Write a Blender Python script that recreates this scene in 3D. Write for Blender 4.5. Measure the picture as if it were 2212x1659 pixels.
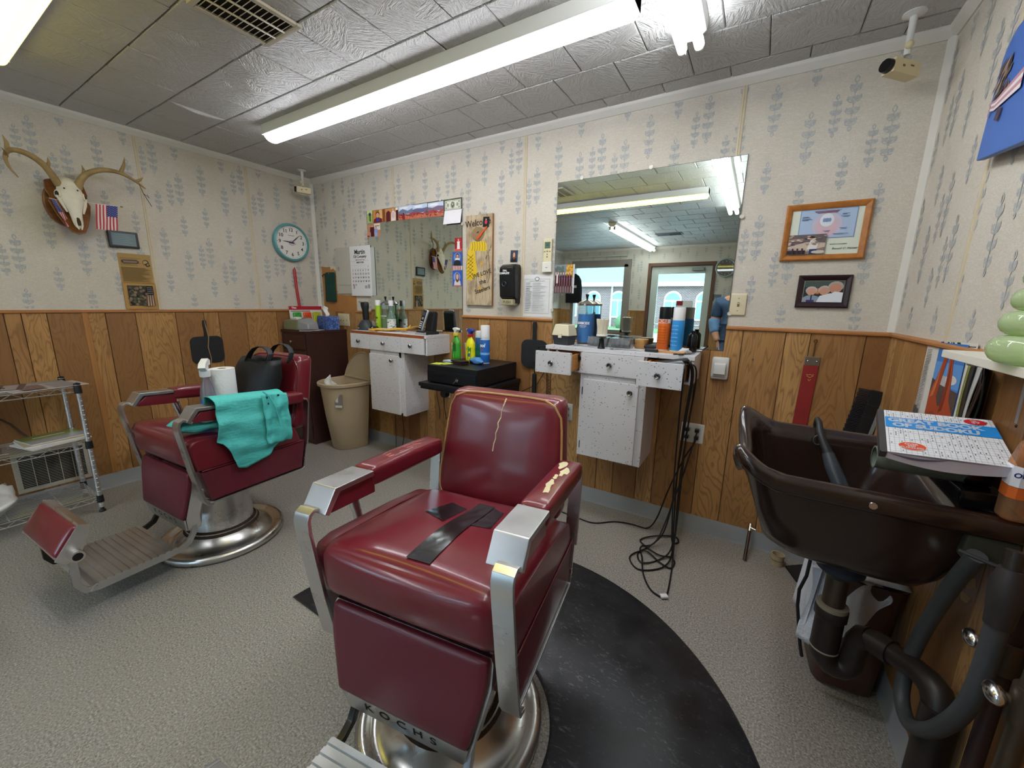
import bpy, bmesh, math, random
from mathutils import Vector, Matrix, Euler, noise as mnoise
from math import sin, cos, pi, radians as R_, hypot, atan2, sqrt

# ---------------------------------------------------------------- scene, camera, world, exposure
SC = bpy.context.scene
COL = SC.collection
for o in list(bpy.data.objects):
    bpy.data.objects.remove(o)
cam_d = bpy.data.cameras.new('camera')
cam = bpy.data.objects.new('camera', cam_d)
COL.objects.link(cam)
cam_d.sensor_fit = 'HORIZONTAL'
cam_d.sensor_width = 36.0
cam_d.lens = 853.55 / 2212 * 36.0
cam_d.clip_start = 0.02
yaw, pitch, roll = -0.545702, 0.202458, 0.0200195
fwd = Vector((sin(yaw) * cos(pitch), cos(yaw) * cos(pitch), -sin(pitch)))
rt = Vector((cos(yaw), -sin(yaw), 0.0))
up = rt.cross(fwd)
r2, u2 = rt * cos(roll) + up * sin(roll), up * cos(roll) - rt * sin(roll)
M = Matrix((r2, u2, -fwd)).transposed().to_4x4()
M.translation = Vector((0, 0, 1.33709))
cam.matrix_world = M
SC.camera = cam

world = bpy.data.worlds.new('overcast_sky')
SC.world = world
world.use_nodes = True
bg = world.node_tree.nodes['Background']
bg.inputs[0].default_value = (0.52, 0.78, 1.0, 1)
bg.inputs[1].default_value = 9.5

SC.view_settings.view_transform = 'Standard'
SC.view_settings.look = 'None'
SC.view_settings.gamma = 1
SC.view_settings.use_curve_mapping = False
SC.view_settings.exposure = 0.0
LAMP = 25.5          # strength of the fluorescent lenses
try:
    SC.cycles.use_denoising = True
    SC.cycles.max_bounces = 10
    SC.cycles.diffuse_bounces = 6
    SC.cycles.glossy_bounces = 5
    SC.cycles.transmission_bounces = 8
    SC.cycles.transparent_max_bounces = 12
    SC.cycles.sample_clamp_indirect = 6
    SC.cycles.caustics_refractive = False
    SC.cycles.caustics_reflective = False
except Exception:
    pass

# the room: left wall, right wall, back wall, front wall, ceiling, chair rail
XL, XR, YB, YF, ZC, ZR = -3.767, 0.539, 2.455, -3.30, 2.44, 1.222
rnd = random.Random(7)

# ---------------------------------------------------------------- helpers: colour and materials
def lin(c):
    return c / 12.92 if c <= 0.04045 else ((c + 0.055) / 1.055) ** 2.4
def S(h):
    h = h.lstrip('#')
    return tuple(lin(int(h[i:i + 2], 16) / 255) for i in (0, 2, 4)) + (1,)
MATS = {}
class NT:
    def __init__(s, m):
        s.t = m.node_tree; s.n = s.t.nodes; s.l = s.t.links
    def new(s, typ, **kw):
        n = s.n.new(typ)
        for k, v in kw.items():
            if k.startswith('i_'):
                n.inputs[k[2:].replace('_', ' ')].default_value = v
            else:
                setattr(n, k, v)
        return n
    def link(s, a, b): s.l.new(a, b)
    def ramp(s, fac, stops, interp='LINEAR'):
        n = s.n.new('ShaderNodeValToRGB'); cr = n.color_ramp; cr.interpolation = interp
        while len(cr.elements) < len(stops): cr.elements.new(0.5)
        for e, (p, c) in zip(cr.elements, stops): e.position = p; e.color = c
        s.link(fac, n.inputs[0]); return n.outputs[0]
    def mix(s, fac, a, b, blend='MIX'):
        n = s.n.new('ShaderNodeMix'); n.data_type = 'RGBA'; n.blend_type = blend
        for sock, v in ((n.inputs[0], fac), (n.inputs[6], a), (n.inputs[7], b)):
            if hasattr(v, 'links'): s.link(v, sock)
            else: sock.default_value = v
        return n.outputs[2]
    def math(s, op, a, b=None):
        n = s.n.new('ShaderNodeMath'); n.operation = op
        for sock, v in ((n.inputs[0], a), (n.inputs[1], b)):
            if v is None: continue
            if hasattr(v, 'links'): s.link(v, sock)
            else: sock.default_value = v
        return n.outputs[0]
    def coord(s, scale=(1, 1, 1), rot=(0, 0, 0), loc=(0, 0, 0), kind='Object'):
        tc = s.n.new('ShaderNodeTexCoord'); mp = s.n.new('ShaderNodeMapping')
        mp.inputs['Scale'].default_value = scale; mp.inputs['Rotation'].default_value = rot; mp.inputs['Location'].default_value = loc
        s.link(tc.outputs[kind], mp.inputs[0]); return mp.outputs[0]
    def noise(s, vec, scale, detail=3, rough=0.55, dist=0.0):
        n = s.new('ShaderNodeTexNoise'); n.inputs['Scale'].default_value = scale; n.inputs['Detail'].default_value = detail
        n.inputs['Roughness'].default_value = rough; n.inputs['Distortion'].default_value = dist
        s.link(vec, n.inputs['Vector']); return n.outputs[0]
def mat(name, col='#808080', rough=0.5, metal=0.0, spec=None, coat=0.0, trans=0.0, ior=1.45, emit=0.0, var=0.0, vscale=8.0,
        bump=0.0, bscale=60.0, alpha=1.0, stretch=(1, 1, 1), aniso=0.0, rvar=0.0, clear=0.0):
    if name in MATS: return MATS[name]
    m = bpy.data.materials.new(name); m.use_nodes = True; MATS[name] = m
    nt = NT(m)
    if clear:                                   # thin clear glass or film: see-through with a fresnel sheen
        o = nt.n['Material Output']; nt.n.remove(nt.n['Principled BSDF'])
        t = nt.new('ShaderNodeBsdfTransparent'); t.inputs[0].default_value = S(col); g = nt.new('ShaderNodeBsdfGlossy'); g.inputs['Roughness'].default_value = rough
        d = nt.new('ShaderNodeBsdfDiffuse'); d.inputs[0].default_value = S(col); fr = nt.new('ShaderNodeMath'); lw = nt.new('ShaderNodeLayerWeight'); fr.operation = 'MULTIPLY_ADD'; fr.inputs[1].default_value = .55; fr.inputs[2].default_value = .03; nt.link(nt.math('POWER', lw.outputs['Facing'], 4.0), fr.inputs[0]); m1 = nt.new('ShaderNodeMixShader'); m2 = nt.new('ShaderNodeMixShader')
        m1.inputs[0].default_value = 1 - clear; nt.link(t.outputs[0], m1.inputs[1]); nt.link(d.outputs[0], m1.inputs[2])
        nt.link(fr.outputs[0], m2.inputs[0]); nt.link(m1.outputs[0], m2.inputs[1]); nt.link(g.outputs[0], m2.inputs[2]); nt.link(m2.outputs[0], o.inputs[0]); return m
    b = nt.n['Principled BSDF']
    c = S(col) if isinstance(col, str) else tuple(col) + (1,)
    b.inputs['Base Color'].default_value = c
    b.inputs['Roughness'].default_value = rough; b.inputs['Metallic'].default_value = metal
    if spec is not None: b.inputs['Specular IOR Level'].default_value = spec
    b.inputs['Coat Weight'].default_value = coat; b.inputs['Coat Roughness'].default_value = 0.12
    b.inputs['Transmission Weight'].default_value = trans; b.inputs['IOR'].default_value = ior; b.inputs['Alpha'].default_value = alpha
    b.inputs['Anisotropic'].default_value = aniso
    if emit: b.inputs['Emission Color'].default_value = c; b.inputs['Emission Strength'].default_value = emit
    if var or bump or rvar:
        v = nt.coord(stretch)
        f = nt.noise(v, vscale, 5, 0.6)
        if var:
            d = tuple(x * (1 - var) for x in c[:3]) + (1,); e = tuple(min(1, x * (1 + var)) for x in c[:3]) + (1,)
            nt.link(nt.ramp(f, [(0.25, d), (0.75, e)]), b.inputs['Base Color'])
        if rvar:
            nt.link(nt.ramp(f, [(0.3, (max(0, rough - rvar),) * 3 + (1,)), (0.7, (min(1, rough + rvar),) * 3 + (1,))]), b.inputs['Roughness'])
        if bump:
            bn = nt.new('ShaderNodeBump'); bn.inputs['Strength'].default_value = bump; bn.inputs['Distance'].default_value = 0.004
            nt.link(nt.noise(v, bscale, 4, 0.6), bn.inputs['Height']); nt.link(bn.outputs[0], b.inputs['Normal'])
    return m
def flat(col, rough=0.6):
    return mat('print_' + col.lstrip('#') + ('' if rough == 0.6 else '_%d' % int(rough * 100)), col, rough, spec=0.3)

# ---------------------------------------------------------------- helpers: meshes
class MB:
    """collects shapes and links them as ONE mesh object"""
    def __init__(s): s.v = []; s.f = []; s.m = []; s.cm = 0; s.xf = None
    def mi(s, i): s.cm = i; return s
    def add(s, vs, fs):
        o = len(s.v)
        for p in vs:
            p = Vector(p); s.v.append(s.xf(p) if s.xf else p)
        for f in fs: s.f.append([i + o for i in f]); s.m.append(s.cm)
        return s
    def box(s, a, b):
        (x0, y0, z0), (x1, y1, z1) = a, b
        return s.add([(x0, y0, z0), (x1, y0, z0), (x1, y1, z0), (x0, y1, z0), (x0, y0, z1), (x1, y0, z1), (x1, y1, z1), (x0, y1, z1)],
                     [(0, 3, 2, 1), (4, 5, 6, 7), (0, 1, 5, 4), (1, 2, 6, 5), (2, 3, 7, 6), (3, 0, 4, 7)])
    def cbox(s, c, d): return s.box([c[i] - d[i] / 2 for i in range(3)], [c[i] + d[i] / 2 for i in range(3)])
    def poly(s, pts): return s.add(pts, [list(range(len(pts)))])
    def loft(s, loops, closed=True, cap0=True, cap1=True):
        n = len(loops[0]); vs = [p for l in loops for p in l]; fs = []
        for i in range(len(loops) - 1):
            for j in range(n if closed else n - 1):
                k = (j + 1) % n
                fs.append((i * n + j, i * n + k, (i + 1) * n + k, (i + 1) * n + j))
        if cap0 and closed: fs.append(list(range(n))[::-1])
        if cap1 and closed: fs.append([(len(loops) - 1) * n + j for j in range(n)])
        return s.add(vs, fs)
    def lathe(s, prof, seg=24, c=(0, 0, 0), axis='z', sy=1.0, caps=True):
        L = []
        for r, z in prof:
            l = []
            for j in range(seg):
                a = 2 * pi * j / seg; x, y = r * cos(a), r * sin(a) * sy
                p = (x, y, z) if axis == 'z' else (z, x, y) if axis == 'x' else (y, z, x)
                l.append((p[0] + c[0], p[1] + c[1], p[2] + c[2]))
            L.append(l)
        return s.loft(L, True, caps and prof[0][0] > 1e-5, caps and prof[-1][0] > 1e-5)
    def cyl(s, p0, p1, r0, r1=None, seg=16):
        r1 = r0 if r1 is None else r1
        return s.tube([p0, p1], [r0, r1], seg)
    def tube(s, pts, r, seg=8, cap=True, closed=False):
        pts = [Vector(p) for p in pts]; n = len(pts)
        rs = r if isinstance(r, (list, tuple)) else [r] * n
        L = []; ref = None
        for i, p in enumerate(pts):
            a = pts[i - 1] if i else (pts[-1] if closed else p); b = pts[(i + 1) % n] if (i < n - 1 or closed) else p
            t = (b - a).normalized() if (b - a).length > 1e-9 else Vector((0, 0, 1))
            if ref is None:
                ref = Vector((0, 0, 1)) if abs(t.z) < 0.9 else Vector((1, 0, 0))
            u = (ref - t * ref.dot(t)); u = u.normalized() if u.length > 1e-6 else t.orthogonal().normalized()
            w = t.cross(u); ref = u
            L.append([p + (u * cos(2 * pi * j / seg) + w * sin(2 * pi * j / seg)) * rs[i] for j in range(seg)])
        if closed: L.append(L[0])
        return s.loft(L, True, cap and not closed, cap and not closed)
    def prism(s, poly, d0, d1, plane='xz'):
        """poly in a plane, pushed from d0 to d1 along the third axis"""
        def P(a, b, d): return (a, d, b) if plane == 'xz' else (d, a, b) if plane == 'yz' else (a, b, d)
        return s.loft([[P(a, b, d0) for a, b in poly], [P(a, b, d1) for a, b in poly]])
    def ribbon(s, pts, wx0, wx1, th):
        """a flat strap following (y,z) points, wide from wx0 to wx1 along x, th thick"""
        n = len(pts); A = []; B = []
        for i, (y, z) in enumerate(pts):
            a = pts[max(i - 1, 0)]; b = pts[min(i + 1, n - 1)]
            dx, dz = b[0] - a[0], b[1] - a[1]; l = hypot(dx, dz) or 1
            nx, nz = -dz / l * th / 2, dx / l * th / 2
            A.append((y + nx, z + nz)); B.append((y - nx, z - nz))
        L = [[(wx0, A[i][0], A[i][1]), (wx1, A[i][0], A[i][1]), (wx1, B[i][0], B[i][1]), (wx0, B[i][0], B[i][1])] for i in range(n)]
        return s.loft(L)
    def sphere(s, c, r, seg=14, rings=8, z0=-1.0, z1=1.0):
        rx, ry, rz = (r, r, r) if not isinstance(r, (tuple, list)) else r
        L = []
        for i in range(rings + 1):
            t = math.asin(max(-1, min(1, z0 + (z1 - z0) * 0.5 * (1 - cos(pi * i / rings)))))
            L.append([(c[0] + rx * cos(t) * cos(2 * pi * j / seg) , c[1] + ry * cos(t) * sin(2 * pi * j / seg), c[2] + rz * sin(t)) for j in range(seg)])
        return s.loft(L)
    def grid(s, fn, nu, nv, thick=0.0):
        vs = [fn(i / nu, j / nv) for i in range(nu + 1) for j in range(nv + 1)]
        fs = [(i * (nv + 1) + j, (i + 1) * (nv + 1) + j, (i + 1) * (nv + 1) + j + 1, i * (nv + 1) + j + 1) for i in range(nu) for j in range(nv)]
        return s.add(vs, fs)
    def rbox(s, rb, n=10):
        o = {}
        T = [sin(pi / 2 * (-1 + 2 * i / n)) for i in range(n + 1)]
        vs = []; fs = []
        def V(p):
            k = tuple(round(c, 5) for c in p)
            if k not in o: o[k] = len(vs); vs.append(rb(p))
            return o[k]
        for ax in range(3):
            for sg in (-1, 1):
                for i in range(n):
                    for j in range(n):
                        q = []
                        for (a, b) in ((T[i], T[j]), (T[i + 1], T[j]), (T[i + 1], T[j + 1]), (T[i], T[j + 1])):
                            p = [0, 0, 0]; p[ax] = sg; p[(ax + 1) % 3] = a; p[(ax + 2) % 3] = b; q.append(V(p))
                        fs.append(q if sg > 0 else q[::-1])
        return s.add(vs, fs)
    def build(s, name, mats, parent=None, bevel=0.0, bseg=2, sharp=38, loc=None, rot=None, subsurf=0, solid=0.0, merge=False):
        me = bpy.data.meshes.new(name)
        bm = bmesh.new()
        bv = [bm.verts.new(p) for p in s.v]
        for f, mi in zip(s.f, s.m):
            try:
                ff = bm.faces.new([bv[i] for i in f]); ff.material_index = mi; ff.smooth = True
            except ValueError:
                pass
        if merge: bmesh.ops.remove_doubles(bm, verts=bm.verts, dist=1e-5)
        if not solid: bmesh.ops.recalc_face_normals(bm, faces=bm.faces)
        if bevel:
            es = [e for e in bm.edges if len(e.link_faces) == 2 and e.calc_face_angle(0) > R_(30)]
            bmesh.ops.bevel(bm, geom=es, offset=bevel, offset_type='OFFSET', segments=bseg, profile=0.5, affect='EDGES', clamp_overlap=True)
            for f in bm.faces: f.smooth = True
        for e in bm.edges:
            e.smooth = not (len(e.link_faces) == 2 and e.calc_face_angle(0) > R_(sharp))
        bm.to_mesh(me); bm.free()
        for m in (mats if isinstance(mats, (list, tuple)) else [mats]): me.materials.append(m)
        ob = bpy.data.objects.new(name, me); COL.objects.link(ob)
        if parent: ob.parent = parent
        if loc: ob.location = loc
        if rot: ob.rotation_euler = rot
        if bevel:
            md = ob.modifiers.new('normals', 'WEIGHTED_NORMAL'); md.keep_sharp = True; md.weight = 80
        if solid:
            md = ob.modifiers.new('thickness', 'SOLIDIFY'); md.thickness = solid; md.offset = 0
        if subsurf:
            md = ob.modifiers.new('smooth', 'SUBSURF'); md.levels = subsurf; md.render_levels = subsurf
        return ob
def rb_fn(h, r, bulge=(0, 0, 0), xf=None, ctr=(0, 0, 0)):
    """cube [-1,1]^3 -> rounded, bulging box; the same function maps points of a face"""
    h = Vector(h); c0 = Vector(ctr)
    def fn(p):
        q = Vector([p[i] * h[i] for i in range(3)])
        inn = Vector([max(-(h[i] - r), min(h[i] - r, q[i])) for i in range(3)])
        d = q - inn
        if d.length > 1e-9:
            k = max(abs(d[0]), abs(d[1]), abs(d[2])) or 1
            d = d.normalized() * r if k > 1e-9 else d
            q = inn + d
        for i in range(3):
            if bulge[i]:
                a, b = p[(i + 1) % 3], p[(i + 2) % 3]
                q[i] += bulge[i] * p[i] * (1 - a * a) * (1 - b * b)
        return xf(q + c0) if xf else q + c0
    return fn
def thing(name, label, cat, loc=(0, 0, 0), rz=0.0, group=None, rot=None):
    o = bpy.data.objects.new(name, None); COL.objects.link(o); o.empty_display_size = 0.05
    o.location = loc; o.rotation_euler = rot if rot else (0, 0, rz)
    return tag(o, label, cat, group)
def tag(o, label, cat, group=None):
    o['label'] = label; o['category'] = cat
    if group: o['group'] = group
    return o
def struct(o): o['kind'] = 'structure'; return o
def text(s, size, m, parent, loc, name='lettering', ax='CENTER', ay='CENTER', bold=0.0, sx=1.0, ext=0.0004, rot=None, shear=0.0, space=1.0, bend=None, line=1.0):
    """lettering standing in the local xz plane, facing local -y"""
    c = bpy.data.curves.new(name, 'FONT'); c.body = s; c.size = size; c.align_x = ax; c.align_y = ay
    c.offset = bold; c.extrude = ext; c.shear = shear; c.space_character = space; c.resolution_u = 3; c.space_line = line
    t = bpy.data.objects.new(name, c); COL.objects.link(t)
    dg = bpy.context.evaluated_depsgraph_get(); dg.update()
    me = bpy.data.meshes.new_from_object(t.evaluated_get(dg))
    bpy.data.objects.remove(t)
    for v in me.vertices:
        x, y, z = v.co; p = Vector((x * sx, -z, y)); v.co = bend(p) if bend else p
    me.materials.clear(); me.materials.append(m)
    o = bpy.data.objects.new(name, me); COL.objects.link(o)
    if parent: o.parent = parent
    o.location = loc
    if rot: o.rotation_euler = rot
    return o
def on_wall(w, a, z, off=0.0):
    """(location, rotation z) of a point on a wall: a = x (back, front) or y (left, right)"""
    return {'b': ((a, YB - off, z), 0.0), 'l': ((XL + off, a, z), pi / 2), 'r': ((XR - off, a, z), -pi / 2), 'f': ((a, YF + off, z), pi)}[w]
def ell(cx, cy, rx, ry, n=14): return [(cx + rx * cos(2 * pi * i / n), cy + ry * sin(2 * pi * i / n)) for i in range(n)]
def card_mesh(name, w, h, back, layers, parent=None, th=0.0006, loc=None, rot=None, curl=0.0, step=0.00018):
    """a flat printed card in the local xz plane, centre at the origin; layers are (colour, outline in 0..1)"""
    mb = MB(); cols = [back]
    def B(p):
        if curl: p.y -= curl * (p.z / h - 0.5) ** 2 if p.z < 0 else 0
        return p
    mb.xf = B if curl else None
    mb.box((-w / 2, -th, -h / 2), (w / 2, 0, h / 2))
    for i, (c, poly) in enumerate(layers):
        if c not in cols: cols.append(c)
        mb.mi(cols.index(c))
        y = -th - step * (i + 1)
        mb.poly([((min(1, max(0, u)) - 0.5) * w, y, (min(1, max(0, v)) - 0.5) * h) for u, v in poly])
    return mb.build(name, [flat(c) for c in cols], parent, loc=loc, rot=rot)
def rect(a, b, c, d): return [(a, b), (c, b), (c, d), (a, d)]
def lines(x0, x1, y0, y1, n, th, r, ragged=0.3): 
    out = []
    for i in range(n):
        y = y1 - (y1 - y0) * (i + 0.5) / n
        out.append(rect(x0, y - th / 2, x1 - ragged * (x1 - x0) * r.random(), y + th / 2))
    return out

# ---------------------------------------------------------------- materials of the room
def wallpaper_mat():
    m = bpy.data.materials.new('wallpaper'); m.use_nodes = True; nt = NT(m); b = nt.n['Principled BSDF']
    v = nt.coord()
    f1 = nt.noise(v, 3.0, 4, 0.6); f2 = nt.noise(nt.coord((1, 1, 2.2)), 160, 3, 0.7); f3 = nt.noise(nt.coord((1, 1, 6)), 45, 3, 0.6)
    c = nt.ramp(f1, [(0.3, S('#CCC4B6')), (0.7, S('#D8D1C5'))])
    c = nt.mix(nt.ramp(f2, [(0.42, (0, 0, 0, 1)), (0.62, (0.55,) * 3 + (1,))]), c, S('#B8AFA0'))
    c = nt.mix(nt.ramp(f3, [(0.5, (0, 0, 0, 1)), (0.7, (0.35,) * 3 + (1,))]), c, S('#E4DED2'))
    nt.link(c, b.inputs['Base Color']); b.inputs['Roughness'].default_value = 0.75; b.inputs['Specular IOR Level'].default_value = 0.25
    bn = nt.new('ShaderNodeBump'); bn.inputs['Strength'].default_value = 0.25; bn.inputs['Distance'].default_value = 0.002
    nt.link(f2, bn.inputs['Height']); nt.link(bn.outputs[0], b.inputs['Normal'])
    return m
def print_mat():
    m = bpy.data.materials.new('wallpaper_print'); m.use_nodes = True; nt = NT(m); b = nt.n['Principled BSDF']
    f = nt.noise(nt.coord(), 90, 4, 0.7)
    nt.link(nt.ramp(f, [(0.35, S('#A0A4A8')), (0.64, S('#C1BEB5'))]), b.inputs['Base Color'])
    b.inputs['Roughness'].default_value = 0.75; b.inputs['Specular IOR Level'].default_value = 0.25
    return m
def panel_mat(name='wood_paneling', axis='x', dark=1.0):
    """veneer boards: the face attribute 'board' shifts grain and tone from board to board"""
    m = bpy.data.materials.new(name); m.use_nodes = True; nt = NT(m); b = nt.n['Principled BSDF']
    at = nt.new('ShaderNodeAttribute'); at.attribute_name = 'board'
    tc = nt.new('ShaderNodeTexCoord')
    off = nt.new('ShaderNodeCombineXYZ'); k = nt.math('MULTIPLY', at.outputs['Fac'], 37.0)
    nt.link(k, off.inputs[0]); nt.link(k, off.inputs[1]); nt.link(nt.math('MULTIPLY', at.outputs['Fac'], 11.0), off.inputs[2])
    ad = nt.new('ShaderNodeVectorMath'); ad.operation = 'ADD'; nt.link(tc.outputs['Object'], ad.inputs[0]); nt.link(off.outputs[0], ad.inputs[1])
    def mp(sc):
        n = nt.new('ShaderNodeMapping'); n.inputs['Scale'].default_value = sc; nt.link(ad.outputs[0], n.inputs[0]); return n.outputs[0]
    broad = nt.noise(mp((2.6, 2.6, 0.55)), 2.2, 3, 0.5, 0.6)
    rings = nt.math('FRACT', nt.math('MULTIPLY', broad, 22.0))
    rings = nt.math('ABSOLUTE', nt.math('SUBTRACT', rings, 0.5))
    fine = nt.noise(mp((60, 60, 2.2)), 3.0, 4, 0.65)
    blot = nt.noise(mp((3, 3, 2)), 1.6, 2, 0.5)
    tone = nt.ramp(at.outputs['Fac'], [(0.0, S('#8A6038')), (0.35, S('#A67A4A')), (0.7, S('#B68852')), (1.0, S('#C29862'))])
    c = nt.mix(nt.ramp(rings, [(0.0, (0.7,) * 3 + (1,)), (0.25, (0, 0, 0, 1))]), tone, S('#7A5430'))
    c = nt.mix(nt.ramp(fine, [(0.4, (0, 0, 0, 1)), (0.75, (0.45,) * 3 + (1,))]), c, S('#86603A'))
    c = nt.mix(nt.ramp(blot, [(0.45, (0, 0, 0, 1)), (0.75, (0.4,) * 3 + (1,))]), c, S('#80552F'))
    nt.link(c, b.inputs['Base Color']); b.inputs['Roughness'].default_value = 0.42; b.inputs['Specular IOR Level'].default_value = 0.4
    return m
def floor_mat():
    m = bpy.data.materials.new('speckled_vinyl'); m.use_nodes = True; nt = NT(m); b = nt.n['Principled BSDF']
    v = nt.coord()
    a = nt.noise(v, 150, 4, 0.75); g = nt.noise(v, 34, 4, 0.6); big = nt.noise(v, 1.3, 3, 0.5)
    c = nt.ramp(a, [(0.37, S('#56524C')), (0.46, S('#827D75')), (0.54, S('#98928A')), (0.63, S('#BDB7AE'))])
    c = nt.mix(nt.ramp(g, [(0.4, (0, 0, 0, 1)), (0.7, (0.5,) * 3 + (1,))]), c, S('#948F86'))
    c = nt.mix(nt.ramp(big, [(0.35, (0, 0, 0, 1)), (0.7, (0.3,) * 3 + (1,))]), c, S('#918B82'))
    nt.link(c, b.inputs['Base Color']); b.inputs['Roughness'].default_value = 0.5; b.inputs['Specular IOR Level'].default_value = 0.35
    return m
def ceil_mat():
    m = bpy.data.materials.new('brushed_ceiling_paint'); m.use_nodes = True; nt = NT(m); b = nt.n['Principled BSDF']
    at = nt.new('ShaderNodeAttribute'); at.attribute_name = 'board'
    off = nt.new('ShaderNodeCombineXYZ'); nt.link(nt.math('MULTIPLY', at.outputs['Fac'], 20.0), off.inputs[0]); nt.link(nt.math('MULTIPLY', at.outputs['Fac'], 31.0), off.inputs[1])
    tc = nt.new('ShaderNodeTexCoord'); ad = nt.new('ShaderNodeVectorMath'); ad.operation = 'ADD'
    nt.link(tc.outputs['Object'], ad.inputs[0]); nt.link(off.outputs[0], ad.inputs[1])
    cell = nt.new('ShaderNodeTexVoronoi'); cell.inputs['Scale'].default_value = 9.0; nt.link(ad.outputs[0], cell.inputs['Vector'])
    rot = nt.new('ShaderNodeVectorRotate'); rot.rotation_type = 'Z_AXIS'; nt.link(ad.outputs[0], rot.inputs['Vector'])
    nt.link(nt.math('MULTIPLY', nt.math('ADD', cell.outputs['Color'], 0.0), 3.1), rot.inputs['Angle'])
    mp = nt.new('ShaderNodeMapping'); mp.inputs['Scale'].default_value = (1.0, 4.5, 1.0); nt.link(rot.outputs[0], mp.inputs[0])
    h = nt.noise(mp.outputs[0], 22, 3, 0.6, 0.4)
    big = nt.noise(tc.outputs['Object'], 1.1, 3, 0.5)
    nt.link(nt.ramp(big, [(0.3, S('#B9B7B4')), (0.7, S('#C6C5C3'))]), b.inputs['Base Color'])
    b.inputs['Roughness'].default_value = 0.38; b.inputs['Specular IOR Level'].default_value = 0.5
    bn = nt.new('ShaderNodeBump'); bn.inputs['Strength'].default_value = 0.9; bn.inputs['Distance'].default_value = 0.014
    nt.link(h, bn.inputs['Height']); nt.link(bn.outputs[0], b.inputs['Normal'])
    return m
def glass_pane_mat():
    m = bpy.data.materials.new('window_glass'); m.use_nodes = True; nt = NT(m); nt.n.clear()
    o = nt.new('ShaderNodeOutputMaterial'); t = nt.new('ShaderNodeBsdfTransparent'); g = nt.new('ShaderNodeBsdfGlossy'); g.inputs['Roughness'].default_value = 0.01
    fr = nt.new('ShaderNodeMath'); lw = nt.new('ShaderNodeLayerWeight'); fr.operation = 'MULTIPLY_ADD'; fr.inputs[1].default_value = .6; fr.inputs[2].default_value = .03; nt.link(nt.math('POWER', lw.outputs['Facing'], 4.0), fr.inputs[0]); mx = nt.new('ShaderNodeMixShader')
    nt.link(fr.outputs[0], mx.inputs[0]); nt.link(t.outputs[0], mx.inputs[1]); nt.link(g.outputs[0], mx.inputs[2]); nt.link(mx.outputs[0], o.inputs[0])
    return m
WP, WPP, PAN, FLO, CEI, GLZ = wallpaper_mat(), print_mat(), panel_mat(), floor_mat(), ceil_mat(), glass_pane_mat()
GROOVE = mat('panel_groove', '#3A2312', 0.7)
RAIL = mat('rail_wood', '#A8703F', 0.45, var=0.12, vscale=12, stretch=(1, 1, 1))
WTRIM = mat('white_trim', '#D8D4CB', 0.5, var=0.04)
STRIP = mat('seam_strip', '#CDBFA4', 0.55, var=0.06)
COVE = mat('grey_cove_base', '#8C8E90', 0.5, var=0.05)
def set_board(o, vals):
    a = o.data.attributes.new('board', 'FLOAT', 'FACE')
    for i in range(len(o.data.polygons)): a.data[i].value = vals[i]

# ---------------------------------------------------------------- the room shell
fl = MB().box((XL - .1, YF - .1, -.08), (XR + .1, YB + .1, 0)).build('floor', FLO); struct(fl)

def ceiling():
    mb = MB(); vals = []; r = random.Random(3)
    ys = [2.462 + 0.155]
    y = 2.32; rows = [(2.32, 2.50)]
    while y > YF - .05:
        rows.append((y - 0.297, y)); y -= 0.297
    for k, (y0, y1) in enumerate(rows):
        x = XL - 0.62 + (0.155 if k % 2 else 0.0) + 0.108
        while x < XR + .05:
            x0, x1 = x, x + 0.31; x += 0.31
            dz = [r.uniform(-.0016, .0016) for _ in range(4)]
            sag = abs((x1 + 2.93)) < 0.16 and abs((y0 + y1) / 2 - 1.28) < 0.1
            e, g = 0.0045, 0.0012
            n = 6 if sag else 1; loops = []
            for i in range(n + 1):
                t = i / n; yy0 = y0 + g + (y1 - y0 - 2 * g) * t; d = -0.016 * sin(pi * t) if sag else 0
                za = ZC + dz[0] * (1 - t) + dz[1] * t; zb = ZC + dz[2] * (1 - t) + dz[3] * t + d
                ye = yy0 + (e if i == 0 else -e if i == n else 0)
                up0 = 0.003 if i in (0, n) else 0
                loops.append([(x0 + g, yy0, za + 0.004), (x0 + g + e, ye, za), (x1 - g - e, ye, zb), (x1 - g, yy0, zb + 0.004)])
            f0 = len(mb.f)
            mb.loft(loops, closed=False)
            a, b = loops[0], loops[-1]
            mb.poly([a[0], a[1], a[2], a[3], (a[3][0], a[3][1], ZC + .02), (a[0][0], a[0][1], ZC + .02)])
            mb.poly([b[0], b[1], b[2], b[3], (b[3][0], b[3][1], ZC + .02), (b[0][0], b[0][1], ZC + .02)])
            if sag:
                mb.poly([l[3] for l in loops] + [(loops[-1][3][0], loops[-1][3][1], ZC + .02), (loops[0][3][0], loops[0][3][1], ZC + .02)])
            vals += [r.random()] * (len(mb.f) - f0)
    o = mb.mi(0)
    f0 = len(mb.f); mb.mi(1).box((XL - .1, YF - .1, ZC + .012), (XR + .1, YB + .1, ZC + .06)); vals += [0] * (len(mb.f) - f0)
    ob = mb.build('ceiling', [CEI, mat('ceiling_gap', '#55524D', 0.8)], sharp=20)
    if len(ob.data.polygons) == len(vals): set_board(ob, vals)
    return struct(ob)
ceiling()

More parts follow.
